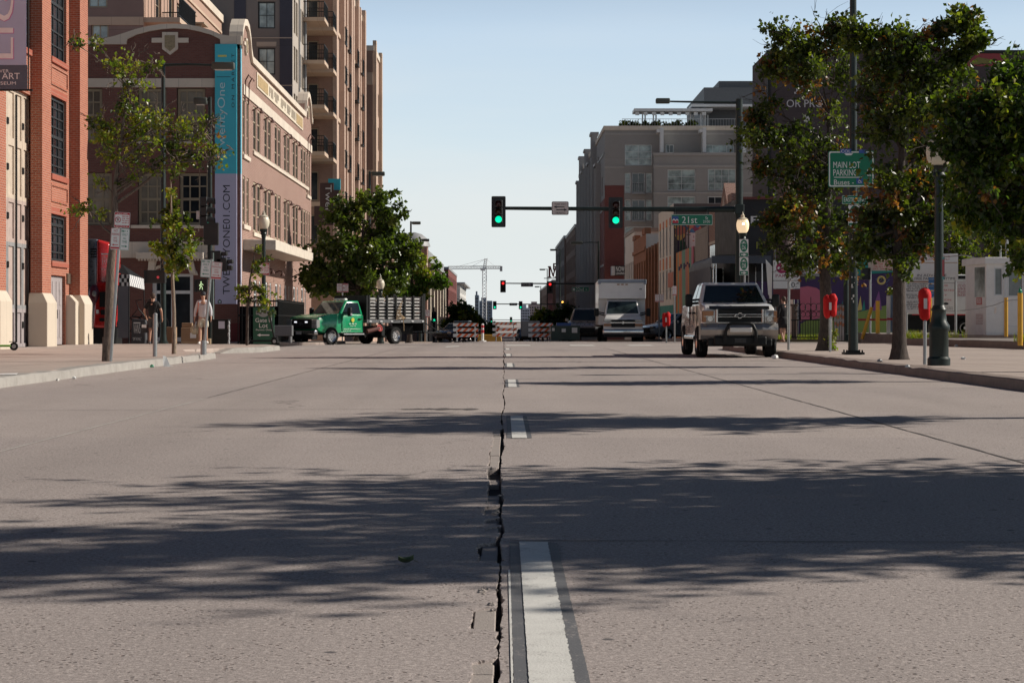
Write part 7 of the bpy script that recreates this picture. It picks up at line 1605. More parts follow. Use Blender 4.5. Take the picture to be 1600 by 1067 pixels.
mb=MB();mb.box(U(1426),U(1531),Y+.02,Y+.1,V(492.5),V(491));mb.build('red_strip',M_SGR,TR,world=True)
for x in(1476,1510):
 mb=MB();c=Vector((U(x),Y+.35,V(512.5)));mb.lathe([(.20,-.12),(.30,-.12),(.33,-.06),(.33,.06),(.30,.12),(.2,.12)],c,22,M=Matrix.Rotation(R(90),3,'X'));wl=mb.build('wheel',M_RUB,TR,world=True,smooth=.6)
 mb=MB();mb.lathe([(.001,.13),(.06,.13),(.07,.09),(.17,.10),(.19,.13),(.205,.12)],c,18,M=Matrix.Rotation(R(90),3,'X'))
 for k in range(7):mb.ball((c.x+.12*math.cos(k*.9),c.y-.115,c.z+.12*math.sin(k*.9)),.028,(1,.3,1),6,4,1)
 mb.build('rim',[M_WHT,M_BLK],wl,world=True)
mb=MB();pan=(1494,1520,441,462);m3=MB()
for k in range(8):words_(mb,f,U(1496),U(1518),V(445.5+2.3*k),V(444+2.3*k),.006,0,30+k)
for r_ in((1494,1494.5,441,462.5),(1519.6,1520.1,441,462.5),(1494,1520,441,441.5),(1494,1520,462,462.5)):mb.fbox(f,U(r_[0]),U(r_[1]),V(r_[3]),V(r_[2]),0,.006)
mb.build('lettering',pm('print_red',(.42,.10,.12),.6),TR,world=True)
Y=74.6;f=Fr((0,Y,0),0);U=lambda x:PX(x,Y);V=lambda y:PZ(y,Y)
T=thing('notice_board','large white board reading in advance no free parking anytime','sign',P(1455,418,Y));mb=MB();mb.fbox(f,U(1414),U(1497),V(438.5),V(396.5),-.06,0);mb.build('board',M_WHT,T,world=True);mb=MB()
mb.text('NO TRESPASSING',f,U(1438),U(1484),V(402.3),V(399.6),.004,0);mb.text('PAYING CUSTOMERS ONLY',f,U(1429),U(1484),V(406.5),V(404),.004,0);mb.text('IN ADVANCE',f,U(1433),U(1479),V(432.3),V(428.3),.004,1);mb.text('NO FREE PARKING ANYTIME',f,U(1418),U(1493),V(437.3),V(433.3),.004,1);mb.fbox(f,U(1415),U(1496),V(411.5),V(409.8),0,.003,2);mb.build('lettering',[M_SGR,M_INK,pm('tan_line',(.50,.38,.28),.7)],T,world=True)
mb=MB();mb.tube([(U(1417),Y+.08,.43),(U(1417),Y+.08,V(396))],.05,8);mb.tube([(U(1494),Y+.08,.43),(U(1494),Y+.08,V(396))],.05,8);mb.build('post',M_GALV,T,world=True)
Y=74.5;f=Fr((0,Y,0),0)
T=thing('notice_board','white rules board with black small print behind the hooded meter','sign',P(1433,464,Y));mb=MB();mb.fbox(f,U(1414.5),U(1451),V(488),V(439),-.04,0);mb.build('board',M_WHT,T,world=True);mb=MB();mb.fbox(f,U(1414.5),U(1451),V(441.3),V(439.4),.0,.004,1)
for k in range(15):
 if k not in(5,9):words_(mb,f,U(1416+(k%3)),U(1449-2*(k%2)),V(444.6+2.75*k),V(443+2.75*k),.004,0,50+k)
mb.build('lettering',[M_INK,pm('tan_head',(.34,.2,.12),.7)],T,world=True)
T=thing('notice_board','white board with red automated pay station words right of the large lamp post','sign',P(1474,464,Y));mb=MB();mb.fbox(f,U(1452),U(1492),V(486.5),V(442),-.04,0);mb.build('board',[M_WHT],T,world=True);mb=MB()
for t,a,b,c,d in(('PLEASE USE',1456,1481,447.6,444.8),('AUTOMATED',1456,1491,455,452),('PAY',1467,1480,462.5,459.8),('STATION',1460,1486,470,467.2)):mb.text(t,f,U(a),U(b),V(c),V(d),.004,0)
words_(mb,f,U(1465),U(1489),V(481),V(479.8),.004,1,77);words_(mb,f,U(1465),U(1489),V(483.8),V(482.6),.004,1,78);mb.flat([(U(1478)+.1*math.cos(2*math.pi*i/12),V(474.5)+.05*math.sin(2*math.pi*i/12))for i in range(12)],f,.004,1)
for r_ in((1452,1452.6,442,486.5),(1491.4,1492,442,486.5),(1452,1492,442,442.5),(1452,1492,486,486.5)):mb.fbox(f,U(r_[0]),U(r_[1]),V(r_[3]),V(r_[2]),0,.006,1)
mb.build('lettering',[M_SGR,M_INK],T,world=True)
Y=73.9;f=Fr((0,Y,0),0)
T=thing('pay_notice','stacked small blue plates between hooded meter and large lamp post','sign',P(1455,450,Y));mb=MB()
for k in range(3):mb.fbox(f,PX(1451,Y),PX(1460,Y),PZ(443+11*k,Y),PZ(433.5+11*k,Y),-.02,0)
mb.build('sign_panel',pm('plate_blue',(.04,.17,.40),.5),T,world=True);mb=MB()
for k in range(6):words_(mb,f,PX(1452,Y),PX(1459.5,Y),PZ(437+5.5*k,Y),PZ(436+5.5*k,Y),.003,0,90+k)
mb.build('lettering',M_SGW,T,world=True);mb=MB();mb.tube([(PX(1455,Y),Y+.05,.43),(PX(1455,Y),Y+.05,PZ(433,Y))],.04,8);mb.build('post',M_YEL,T,world=True)
T=thing('lot_barrier','white hinged gate leaf with blue panel and red stripe left of the trailer','gate',P(1395,490,78));Y=78.0;f=Fr((0,Y,0),0);mb=MB();mb.fbox(f,PX(1386,Y),PX(1391,Y),.43,PZ(462,Y),-.1,0);mb.build('post',M_WHT,T,world=True);mb=MB();mb.fbox(f,PX(1391.5,Y),PX(1400,Y),.5,PZ(461,Y),-.05,0);mb.build('panel',pm('panel_bluegrey',(.16,.24,.34),.5),T,world=True);mb=MB();mb.fbox(f,PX(1340,Y),PX(1386,Y),PZ(501,Y),PZ(498,Y),-.05,0,0);mb.fbox(f,PX(1386,Y),PX(1398,Y),PZ(500,Y),PZ(497,Y),.0,.03,0);mb.build('arm',M_SGR,T,world=True)
Y=73.0
VT=thing('show_truck','red and grey show truck nose behind the orange brick building','truck',(PX(150,Y),Y,.0));U=lambda x:PX(x,Y);V=lambda y:PZ(y,Y)
M_TRR=pm('truck_red',(.50,.022,.02),.25,0,coat=.6,var=.08);M_TRG=pm('truck_silver',(.16,.17,.19),.3,.5,coat=.4)
mb=MB();mb.box(U(120),U(149),Y+.3,Y+2.5,V(505),V(373));mb.build('trailer_side',M_TRG,VT,world=True,bevel=.06,seg=2,smooth=.6)
mb=MB();mb.hexa([(U(149),Y+.1,V(468)),(U(170),Y+.2,V(468)),(U(170),Y+2.4,V(468)),(U(149),Y+2.4,V(468))],[(U(149),Y+.2,V(373)),(U(169),Y+.3,V(380)),(U(169),Y+2.4,V(380)),(U(149),Y+2.4,V(373))]);mb.build('wind_deflector',M_TRR,VT,world=True,bevel=.1,seg=3,smooth=.8)
mb=MB();mb.hexa([(U(147),Y-.25,V(512)),(U(171),Y-.25,V(512)),(U(171),Y+2.4,V(512)),(U(147),Y+2.4,V(512))],[(U(150),Y-.05,V(440)),(U(170),Y-.05,V(440)),(U(170),Y+2.4,V(440)),(U(150),Y+2.4,V(440))]);mb.build('cab',M_TRR,VT,world=True,bevel=.1,seg=3,smooth=.8)
mb=MB();
for k in range(4):mb.box(U(139),U(148.5),Y+.27,Y+.3,V(390+4*k),V(388+4*k))
mb.box(U(158),U(171),Y-.3,Y-.1,V(480),V(456));mb.box(U(160),U(171),Y-.32,Y-.1,V(492),V(484));mb.box(U(158),U(171),Y-.33,Y-.1,V(502),V(497));mb.box(U(140),U(172),Y+.1,Y+2.3,.0,V(512));mb.build('grille',M_BLK,VT,world=True)
mb=MB();mb.ball((U(147.5),Y-.05,V(461)),.30,(.75,.5,1.35),14,8);hl=mb.build('headlight',pm('lens_plum',(.12,.03,.05),.12),VT,world=True,smooth=2);mb=MB();mb.ball((U(149),Y-.2,V(459)),.09,(1,.6,1.3),10,6);mb.build('lamp',M_LAMP,hl,world=True)
mb=MB();mb.box(U(153),U(156.5),Y-.32,Y-.2,V(490),V(484));mb.build('fog_lamp',M_SGW,VT,world=True)
f=Fr((0,Y+.1,0),0);mb=MB();mb.text('VANS',f,U(158.5),U(170),V(414),V(399),.06,0);mb.box(U(158),U(170),Y+.03,Y+.05,V(398),V(396));mb.text('"OFF THE WALL"',f,U(157.5),U(171),V(422.5),V(419),.06,0);mb.build('lettering',M_SGW,VT,world=True)
def wheel_simple():pass
Y=72.0
TN=thing('canopy_tent','black canopy tent with checkered valance and grey back wall','tent',(PX(205,Y),Y,.15))
U=lambda x:PX(x,Y);V=lambda y:PZ(y,Y)
mb=MB();mb.box(U(184),U(201.5),Y-.02,Y,V(528),V(446));mb.build('back_wall',pm('tent_grey',(.17,.165,.18),.8,var=.15,ns=3),TN,world=True)
Yb=Y+3.0
A_,B_,C_,D_=Vector((U(184),Y,V(445))),Vector((U(202),Y,V(432.5))),Vector((PX(225,Yb),Yb,PZ(436,Yb))),Vector((U(184),Yb,V(432)))
ap=Vector((U(178),Y+1.5,V(411)))
mb=MB();B0=Vector((U(202),Y,V(429)));C0=Vector((PX(225.5,Yb),Yb,PZ(436,Yb)));mb.add([A_+Vector((0,0,.45)),B0,C0,ap],((0,1,3),(1,2,3)));mb.build('roof',M_BLK,TN,world=True)
mb=MB();m2=MB()
for i in range(4):
 for j in range(3):
  f=Fr((0,Y-.01,0),0);mb.fbox(f,U(186+4*i),U(190+4*i),V(447-6*j),V(441-6*j),0,.01,(i+j)%2)
mb.build('valance',[M_INK,M_SGW],TN,world=True)
mb=MB();n=16;Pz=lambda t,h:Vector((U(202)+(PX(225.5,Yb)-U(202))*t,Y+3.0*t,V(429)+(PZ(436,Yb)-V(429))*t-h))
for i in range(n):
 for j in range(3):mb.quad(Pz(i/n,.14*(j+1)),Pz((i+1)/n,.14*(j+1)),Pz((i+1)/n,.14*j),Pz(i/n,.14*j),(i+j)%2)
mb.build('valance',[pm('check_grey',(.30,.30,.33),.7),M_SGW],TN,world=True)
mb=MB();mb.tube([(U(201.5),Y,.1),(U(201.5),Y,V(430))],.025,6);mb.tube([(PX(225,Yb),Yb,-.1),(PX(225,Yb),Yb,PZ(437,Yb))],.025,6);mb.tube([(U(180),Y,.1),(U(180),Y,V(440))],.025,6);mb.build('tent_leg',M_BLK,TN,world=True)
mb=MB();mb.tube([(U(183.5),Y-.08,V(470)),(U(181.5),Y-.08,V(495)),(U(180),Y-.08,V(502)),(U(181),Y-.08,V(505))],.018,5);mb.build('strap',M_BLK,TN,world=True)
Y=70.5;f=Fr((0,Y,0),0);U=lambda x:PX(x,Y);V=lambda y:PZ(y,Y)
T=thing('counter_banner','dark grey counter banner with white shoe brand lettering beside the tent','banner',(U(215),Y,.15));mb=MB();mb.hexa([(U(205),Y,V(537)),(U(225.5),Y,V(537)),(U(225.5),Y+.6,V(537)),(U(205),Y+.6,V(537))],[(U(206),Y,V(498)),(U(225),Y,V(500)),(U(225),Y+.6,V(500)),(U(206),Y+.6,V(498))]);mb.build('cover',pm('banner_charcoal',(.055,.055,.06),.7),T,world=True)
mb=MB();mb.text('VANS',f,U(208.5),U(219.5),V(521),V(506),.012);mb.fbox(f,U(208.5),U(219.5),V(505.4),V(503.6),.0,.012);mb.text('"OFF THE WALL"',f,U(207.5),U(221),V(532),V(527),.012);mb.build('lettering',M_SGW,T,world=True)
for k in range(2):
 T=thing('bicycle',('dark upright bicycle stored under the canopy tent','second dark bicycle stored behind the first one under the tent')[k],'bicycle',(PX(216,74)+.3*k,74+.3*k,.5),group='bicycles under the tent')
 for c in(-.5,.5):mb=MB();mb.tube([(c+.32*math.cos(R(20*i)),0,.33+.32*math.sin(R(20*i)))for i in range(19)],.025,5,cap=False);mb.build('wheel',M_RUB,T)
 mb=MB();mb.tube([(-.5,0,.33),(0,0,.95),(.5,0,.33)],.03,5);mb.tube([(-.2,0,.62),(.2,0,.62)],.025,5);mb.build('frame',M_BLK,T)
 mb=MB();mb.tube([(0,0,.95),(-.1,0,1.25),(.15,0,1.3)],.025,5);mb.build('handlebar',M_BLK,T)
Y=70.0
for(x0_,x1_,ya,yb2,YY,lab)in((283,313,512,537,70,'large lower cardboard box behind the man in white'),(284,300,504.5,511.6,70.1,'smaller cardboard box on top of the large one'),(260,275,511,537,71,'cardboard box behind the slim leafy tree'),(325,329.5,529,538,66.6,'pale wooden block at the feet of the man in white')):
 b=Vector((PX((x0_+x1_)/2,YY),YY,PZ(yb2,YY)));T=thing('cardboard_box' if 'cardboard' in lab else 'wood_block',lab,'box',b,R(4));w_,h_=PX(x1_,YY)-PX(x0_,YY),PZ(ya,YY)-PZ(yb2,YY)
 mb=MB();mb.box(-w_/2,w_/2,0,min(.6,w_),0,h_);mb.build('carton',M_CARD if 'cardboard' in lab else pm('pale_wood',(.50,.38,.24),.7),T,bevel=.01)
 if w_>.6:mb=MB();mb.box(-.02,.20,-.006,0,h_*.35,h_*.68);mb.build('label',M_SGW,T);mb=MB();mb.box(-w_/2,w_/2,-.004,-.001,h_*.06,h_*.12);mb.build('tape',pm('tape_tan',(.38,.27,.16),.4),T)
Y=67.0
T=thing('waste_bin','black waste bin with a white notice right of the man in white','bin',P(344,537.5,Y));w_=PX(356,Y)-PX(331,Y);h_=PZ(501,Y)-PZ(537.5,Y);mb=MB();mb.box(-w_/2,w_/2,0,.55,0,h_);mb.box(-w_/2-.02,w_/2+.02,-.02,.57,h_,h_+.05);mb.build('bin_body',M_BLK,T,bevel=.03,seg=2)
mb=MB();mb.box(-.06,.16,-.008,0,h_-.28,h_-.02);mb.build('notice',pm('notice_lilac',(.50,.50,.60),.6),T);mb=MB()
for k in range(6):mb.ball((w_/2+.02,.0+.05*(k%2),.05+h_*k/6),.07,(.6,1,1.3),6,5)
mb.build('plastic_liner',pm('liner_grey',(.30,.30,.31),.5),T)
Y=67.5;f=Fr((0,Y,0),0);U=lambda x:PX(x,Y);V=lambda y:PZ(y,Y)
T=thing('gate_sign','green gate and lot board with white arrow in front of the black fence','sign',P(410,537,Y));mb=MB();mb.fbox(f,U(395.5),U(428),V(537),V(480),-.1,0);mb.build('board',pm('board_green',(.012,.085,.045),.6),T,world=True)
mb=MB();mb.text('Gate E',f,U(399),U(424.5),V(503.5),V(497),.004);mb.text('Lot',f,U(405),U(418.5),V(512),V(505),.004);mb.text('Permit Only',f,U(400),U(425),V(517.5),V(514),.004);arrow(mb,f,U(401.5),U(421),V(523.5),.11,.004,0,True)
mb.flat([(U(411.5)+.2*math.cos(2*math.pi*i/20),V(488.5)+.16*math.sin(2*math.pi*i/20))for i in range(20)],f,.003,1);mb.fbox(f,U(400),U(424),V(491.5),V(486),.0,.006,1);words_(mb,f,U(401),U(423.5),V(490.7),V(486.8),.008,2,7);mb.build('lettering',[M_SGW,pm('logo_grey',(.30,.32,.31),.6),M_INK],T,world=True)
FN=thing('metal_fence','black vertical bar fence in front of the maroon brick building','fence',(-11,84,-.1));mb=MB()
pts=[((PX(372,82.5),82.5),(PX(434,82.5),82.5)),((PX(434,82.5),82.5),(-10.25,97.5))]
for(a,b),(c,d)in pts:
 n=int(math.hypot(c-a,d-b)/.16)
 for i in range(n+1):x,y=a+(c-a)*i/n,b+(d-b)*i/n;mb.box(x-.02,x+.02,y-.02,y+.02,-.15,1.9)
 for z in(.05,1.2,1.82):mb.tube([(a,b,z),(c,d,z)],.035,4)
mb.build('bars',M_BLK,FN,world=True)
mb=MB();mb.quad((PX(374,82.7),82.8,-.15),(PX(434,82.7),82.8,-.15),(PX(434,82.7),82.8,1.6),(PX(374,82.7),82.8,1.6));mb.quad((PX(434,82.7),82.8,-.15),(-10.4,97.5,-.15),(-10.4,97.5,1.6),(PX(434,82.7),82.8,1.6));mb.build('dark_sheet',pm('black_sheet',(.006,.006,.007),.95,spec=.1),FN,world=True)  # plain black sheet just behind the bars fills the gaps
T=thing('planter_box','grey rectangular planter between the fence and the green truck','planter',P(440,536,81));mb=MB();mb.box(-.35,.45,0,.5,.3,.75);mb.box(-.3,-.2,0,.5,0,.3);mb.box(.3,.4,0,.5,0,.3);mb.build('box',pm('planter_grey',(.12,.12,.125),.6),T,bevel=.02)
def scooter(label,loc,rz,col,deck):
 T=thing('electric_scooter',label,'scooter',loc,rz,'rental scooters')
 mb=MB();mb.box(-.36,.38,-.07,.07,.10,.16);mb.build('deck',deck,T,bevel=.02)
 for x in(-.46,.46):
  mb=MB();mb.lathe([(.03,-.03),(.09,-.035),(.115,-.02),(.115,.02),(.09,.035),(.03,.03)],(x,0,.115),18,M=Matrix.Rotation(R(90),3,'X'));w_=mb.build('wheel',M_RUB,T,smooth=.6);mb=MB();mb.lathe([(.001,.038),(.06,.036)],(x,0,.115),10,M=Matrix.Rotation(R(90),3,'X'));mb.lathe([(.06,-.036),(.001,-.038)],(x,0,.115),10,M=Matrix.Rotation(R(90),3,'X'));mb.build('rim',M_GREY,w_)
 mb=MB();mb.tube([(-.46,0,.22),(-.40,0,.5),(-.27,0,1.12)],.032,8);mb.tube([(-.36,0,.14),(-.44,0,.26)],.03,8);mb.box(-.56,-.36,-.05,.05,.225,.25);st=mb.build('stem',col,T,smooth=.7)
 mb=MB();mb.tube([(-.27,-.24,1.10),(-.27,-.1,1.14),(-.27,.1,1.14),(-.27,.24,1.10)],.018,8);mb.box(-.33,-.24,-.06,.06,1.02,1.14);mb.build('handlebar',M_BLK,T,smooth=.7)
 mb=MB();mb.box(.33,.55,-.05,.05,.235,.255);mb.build('mudguard',M_BLK,T)
 return T
S1=scooter('green decked rental scooter cut by the left picture edge in front of the tall door',P(3,544.5,57),R(180),M_WHT,pm('scooter_green',(.12,.30,.04),.5))
S1.location=(PX(21,53)-.46,53,.15);S1.rotation_euler=(0,0,R(10))
S2=scooter('black rental scooter standing in front of the green gate board',P(408,537,65.6),R(180),M_BLK,M_BLK);S2.location.z=.15
mb=MB();mb.box(-.36,-.26,-.06,-.02,.80,1.0);mb.build('tag',M_LGREY,S2)
GREENS=[(.034,.052,.010),(.048,.068,.012),(.026,.042,.010),(.066,.084,.015)]
YGREENS=[(.13,.17,.02),(.17,.19,.025),(.09,.135,.016),(.20,.18,.03)]
BROWNS=[(.20,.075,.025),(.15,.06,.022),(.24,.12,.04)]
def tree(name,label,cat,base,trunk,blobs,seed,leaf=.13,palette=GREENS,alt=YGREENS,alt_f=.25,brown_f=.06,twigs=0,bark=None,sub=6,group=None,droop=.25,per=9,spread=.55,limb_r=.35,min_z=-99,leafy=1.0):
 """trunk: [(x,y,z,r)...] in local metres; blobs: (x,y,z,r,weight). Limbs run to every blob, twigs fan through it, leaves sit on the twigs"""
 q=random.Random(seed);T=thing(name,label,cat,base,0,group)
 wood=MB();tp=[Vector(p[:3])for p in trunk];tr=[p[3]for p in trunk]
 wood.tube(tp,tr,10)
 if tr[0]>.05:k=1.0 if tr[0]>.12 else .3;wood.lathe([(tr[0]*(1+.7*k),-.05),(tr[0]*(1+.35*k),.06),(tr[0]*(1+.08*k),.25),(tr[0],.5)],tp[0],10)
 limbs=MB();V=[];Fc=[];C=[]
 def rv(s=1.0):return Vector((q.gauss(0,s),q.gauss(0,s),q.gauss(0,s)))
 def wob(a,b,n,k):
  pts=[]
  for i in range(n+1):
   t=i/n;p=a.lerp(b,t)
   if 0<i<n:p+=rv(k*(b-a).length)
   pts.append(p)
  return pts
 def add_leaf(p,d,s,col):
  d=(d+Vector((0,0,-droop))+rv(.45)).normalized();w=d.cross(rv(1)).normalized();n=d.cross(w)
  k=len(V);sw=s*q.uniform(.32,.48)
  V.extend((tuple(p),tuple(p+d*s*.45+w*sw+n*s*.12),tuple(p+d*s),tuple(p+d*s*.45-w*sw+n*s*.12)));Fc.append((k,k+1,k+2,k+3))
  f=q.uniform(.75,1.3);c=tuple(x*f for x in col);C.extend((c,c,c,c))
 def leaves(pts,n,pal,s):
  for _ in range(int(n*leafy+q.random())):
   t=q.uniform(.25,1.0);i=min(len(pts)-2,int(t*(len(pts)-1)));u=t*(len(pts)-1)-i
   p=pts[i].lerp(pts[i+1],u);d=(pts[-1]-pts[0]).normalized()
   add_leaf(p+rv(s*.35),d*.5+rv(.6),s*q.uniform(.6,1.25),pal[int(q.random()*len(pal))])
 zmin,zmax=tp[0].z,tp[-1].z
 for(x,y,z,r,wt)in blobs:
  c=Vector((x,y,z));best=None
  zz=max(zmin+(zmax-zmin)*.45,min(zmax,z-.5*math.hypot(x-tp[-1].x,y-tp[-1].y)-.2*r))
  i=0
  while i<len(tp)-2 and tp[i+1].z<zz:i+=1
  u=(zz-tp[i].z)/max(1e-3,tp[i+1].z-tp[i].z);u=min(1,max(0,u));a=tp[i].lerp(tp[i+1],u);ra=(tr[i]*(1-u)+tr[i+1]*u)
  mid=a.lerp(c,.55)+Vector((0,0,.12*(c-a).length))+rv(.06*(c-a).length)
  pts=[a,a.lerp(mid,.5)+rv(.03),mid,mid.lerp(c,.6)+rv(.05),c]
  r0=min(ra*.6,limb_r*.12+.012*(c-a).length)
  limbs.tube(pts,[r0,r0*.8,r0*.6,r0*.42,r0*.3],6)
  nb=max(3,int(sub*wt))
  for b in range(nb):
   d=rv(1).normalized();d.z=d.z*.8+.1
   st=pts[3].lerp(c,q.random())if q.random()<.6 else pts[2].lerp(pts[3],q.random())
   en=c+d*r*1.12*(q.random()**.36)
   if en.z<min_z:en.z=min_z+q.random()*.3
   bp=wob(st,en,4,.07);rb=r0*.3
   limbs.tube(bp,[rb,rb*.8,rb*.6,rb*.45,rb*.3],4,cap=False)
   pal=BROWNS if q.random()<brown_f else(alt if q.random()<alt_f else palette)
   for t in range(per):
    k=q.uniform(.3,1);i2=min(3,int(k*4));s0=bp[i2].lerp(bp[i2+1],k*4-i2)
    e2=s0+(rv(1).normalized()*.8+d*.5)*r*q.uniform(.22,spread)
    tw=wob(s0,e2,2,.08)
    if t%3==0:limbs.tube(tw,[rb*.35,rb*.25,.004],3,cap=False)
    leaves(tw,7*wt,pal,leaf)
 for _ in range(twigs):
  (x,y,z,r,wt)=blobs[int(q.random()*len(blobs))];c=Vector((x,y,z))+rv(r*.4);e=c+rv(1).normalized()*r*q.uniform(.8,1.8)
  tw=wob(c,e,4,.08);limbs.tube(tw,[.014,.011,.009,.007,.004],4,cap=False)
  for _k in range(2):s0=tw[q.choice((1,2,3))];limbs.tube(wob(s0,s0+(e-c)*q.uniform(.2,.5)+rv(r*.25),2,.1),[.007,.005,.003],3,cap=False)
 bk=bark or M_BARK
 wood.build('trunk',bk,T,smooth=1.2)
 limbs.build('limbs',bk,T,smooth=1.2)
 lm=MB();lm.v=V;lm.f=Fc;lm.m=[0]*len(Fc)
 lm.build('crown',M_LEAF,T,tint=C)
 return T
def pb_(lst,Y,base,q,dyr=.9):
 """blobs measured on the photograph -> local metres round the trunk, given real depth"""
 out=[]
 for it in lst:
  x,y,r=it[:3];wt=it[3]if len(it)>3 else 1.0;dy=q.uniform(-dyr,dyr)*r*Y/F0*1.1;YY=Y+dy
  p=P(x,y,YY);out.append((p.x-base.x,YY-base.y,p.z-base.z,r*Y/F0,wt))
 return out
q=random.Random(21)
Y=52.6;b=P(1290,548.5,Y);b.z=.15
tree('street_tree','street tree with dark leaves left of the thick pole, red hooded meter before its trunk','tree',b,[(0,0,0,.20),(.02,0,1.2,.17),(-.03,0,2.3,.15),(.02,.1,3.2,.13),(.1,0,5.0,.08),(.1,.1,6.6,.04)],pb_([(1218,62,30),(1240,95,42,1.2),(1205,112,24,.7),(1192,165,24,.6),(1188,215,30),(1182,262,22,.8),(1222,205,34,.9),(1230,260,40),(1290,62,36),(1312,42,22),(1268,125,38,1.0),(1300,185,34,.55),(1225,320,34),(1260,345,40,1.1),(1205,345,22,.8),(1300,290,44),(1330,240,28,.5),(1265,400,34,.9),(1310,395,30,.9),(1240,415,22,.6),(1335,110,40),(1175,185,16,.7),(1270,250,45,1.1),(1340,340,28,.8),(1322,425,24,.7),(1215,385,26,.7),(1285,350,34,.8)],Y,b,q),31,leaf=.13,alt=[(.085,.11,.018),(.12,.14,.02)],alt_f=.18,brown_f=.09,twigs=110,sub=13,per=10,spread=.95,leafy=.85)
Y=40.9;b=P(1405,562,Y);b.z=.15
tree('street_tree','street tree with forked grey trunk between the thick pole and the large lamp post','tree',b,[(0,0,0,.155),(0,0,.9,.145),(.0,0,1.8,.13),(-.05,.05,2.6,.115),(.05,0,4.2,.075),(.1,.1,6.2,.035)],pb_([(1370,62,34),(1420,68,30),(1405,125,50,1.2),(1455,110,40),(1465,62,22,.8),(1492,45,20,.8),(1512,30,20,.9),(1528,62,22,.9),(1478,138,34,1.0),(1375,195,44),(1440,190,50,1.2),(1350,345,26,.7),(1392,292,42),(1436,290,40),(1352,150,28,.6),(1460,240,40),(1500,100,26),(1362,398,28,.8),(1425,370,34,.9),(1470,340,26,.7),(1340,60,26),(1385,100,36),(1495,165,34),(1390,345,34,.9),(1348,388,30,.8),(1445,392,28,.8),(1478,300,30,.9),(1422,335,32,.9),(1415,420,24,.6)],Y,b,q),32,leaf=.12,alt=[(.085,.11,.018),(.12,.14,.02)],alt_f=.18,brown_f=.09,twigs=120,sub=13,per=10,spread=.95,leafy=.85)
Y=31.2;b=Vector((8.9,Y,.15))
tree('street_tree','greener street tree leaning in from beyond the right picture edge','tree',b,[(0,0,0,.16),(0,0,1.4,.14),(.05,0,2.5,.11),(.1,0,4.5,.05)],pb_([(1500,205,40),(1545,165,42,1.1),(1580,130,40),(1560,230,52,1.3),(1605,180,60,1.3),(1528,285,46,1.1),(1590,300,60,1.3),(1505,330,26,.8),(1555,350,42,1.0),(1610,372,40),(1650,200,80,1.5),(1640,300,75,1.4),(1480,172,22,.7),(1590,405,24,.7),(1485,250,22,.7),(1720,240,80,1.4),(1700,120,60),(1590,232,50,1.2),(1525,225,40),(1472,226,16,.45),(1482,206,16,.6)],Y,b,q),33,leaf=.11,palette=[(.036,.062,.010),(.05,.08,.012),(.028,.05,.010)],brown_f=.02,alt_f=.2,twigs=25,sub=13,per=10,droop=.5,spread=.9,leafy=.9)
def plain_tree(x,y,h,r,seed,lab,n=16,sub=9,lo=.48,hi=.92,extra=(),leafy=.7):
 qq=random.Random(seed);bl=[]
 for k in range(n):
  t=qq.random()*2*math.pi;rad=r*math.sqrt(qq.random())*.8;z=h*qq.uniform(lo,hi);ex=math.sqrt(max(.15,1-((z-h*.66)/(h*.36))**2))
  bl.append((rad*math.cos(t)*ex,rad*math.sin(t)*ex,z,r*qq.uniform(.28,.42),1.0))
 bl+=list(extra)
 return tree('street_tree',lab,'tree',Vector((x,y,.15)),[(0,0,0,.16),(0,0,1.5,.14),(0,0,2.6,.12),(.05,0,h*.6,.08),(.1,.1,h*.85,.04)],bl,seed,leaf=.14,sub=sub,per=13,spread=.95,brown_f=.08,leafy=leafy)
plain_tree(8.8,11.5,7.4,2.7,41,'nearest street tree on the right pavement, wide dense crown',n=26,sub=13,hi=.68,extra=((0,-1.2,6.2,.9,1),(-.2,-1.9,6.6,.8,1),(0,-2.2,6.9,.6,.8),(-.3,.3,6.3,.7,.8),(-.4,-1.4,7.1,.5,.7),(0,-2.4,5.6,.9,1),(0,-2.3,4.8,.9,1)))
plain_tree(8.9,20.0,7.4,2.0,42,'second street tree on the right pavement, narrower crown',n=14,extra=((0,0,7.0,.6,.8),))
Y=39.2;b=P(169,565,Y);b.z=.15
tree('street_tree','half bare street tree with peeling trunk behind the leaning signpost','tree',b,[(-.02,0,0,.10),(.02,0,.9,.092),(.05,0,1.9,.088),(.13,.05,2.8,.07),(.14,0,3.6,.05),(.26,0,4.6,.035),(.42,.05,5.6,.02)],pb_([(122,67,12,.35),(168,98,10,.3),(150,62,10,.3),(183,112,16,.45),(205,105,20,.5),(238,100,14,.4),(215,132,16,.4),(195,150,14,.4),(165,200,22,.6),(200,215,26,.7),(235,200,26,.7),(262,225,26,.7),(288,205,24,.6),(318,215,22,.6),(345,232,16,.45),(330,190,16,.4),(300,240,18,.5),(182,245,20,.5),(150,190,16,.4),(128,328,16,.5),(158,285,12,.25),(270,190,18,.5),(222,250,20,.5),(155,335,8,.25),(185,175,20,.5),(215,175,16,.4),(250,180,16,.4),(240,262,16,.4),(195,282,14,.3),(275,258,14,.35),(330,250,14,.4),(165,225,20,.5)],Y,b,q),35,leaf=.095,palette=YGREENS,alt=GREENS,alt_f=.2,brown_f=.02,twigs=220,bark=barkm('mid_bark',(.15,.11,.085)),sub=9,per=8,limb_r=.10,spread=1.4)
Y=47.6;b=P(272,553,Y);b.z=.15
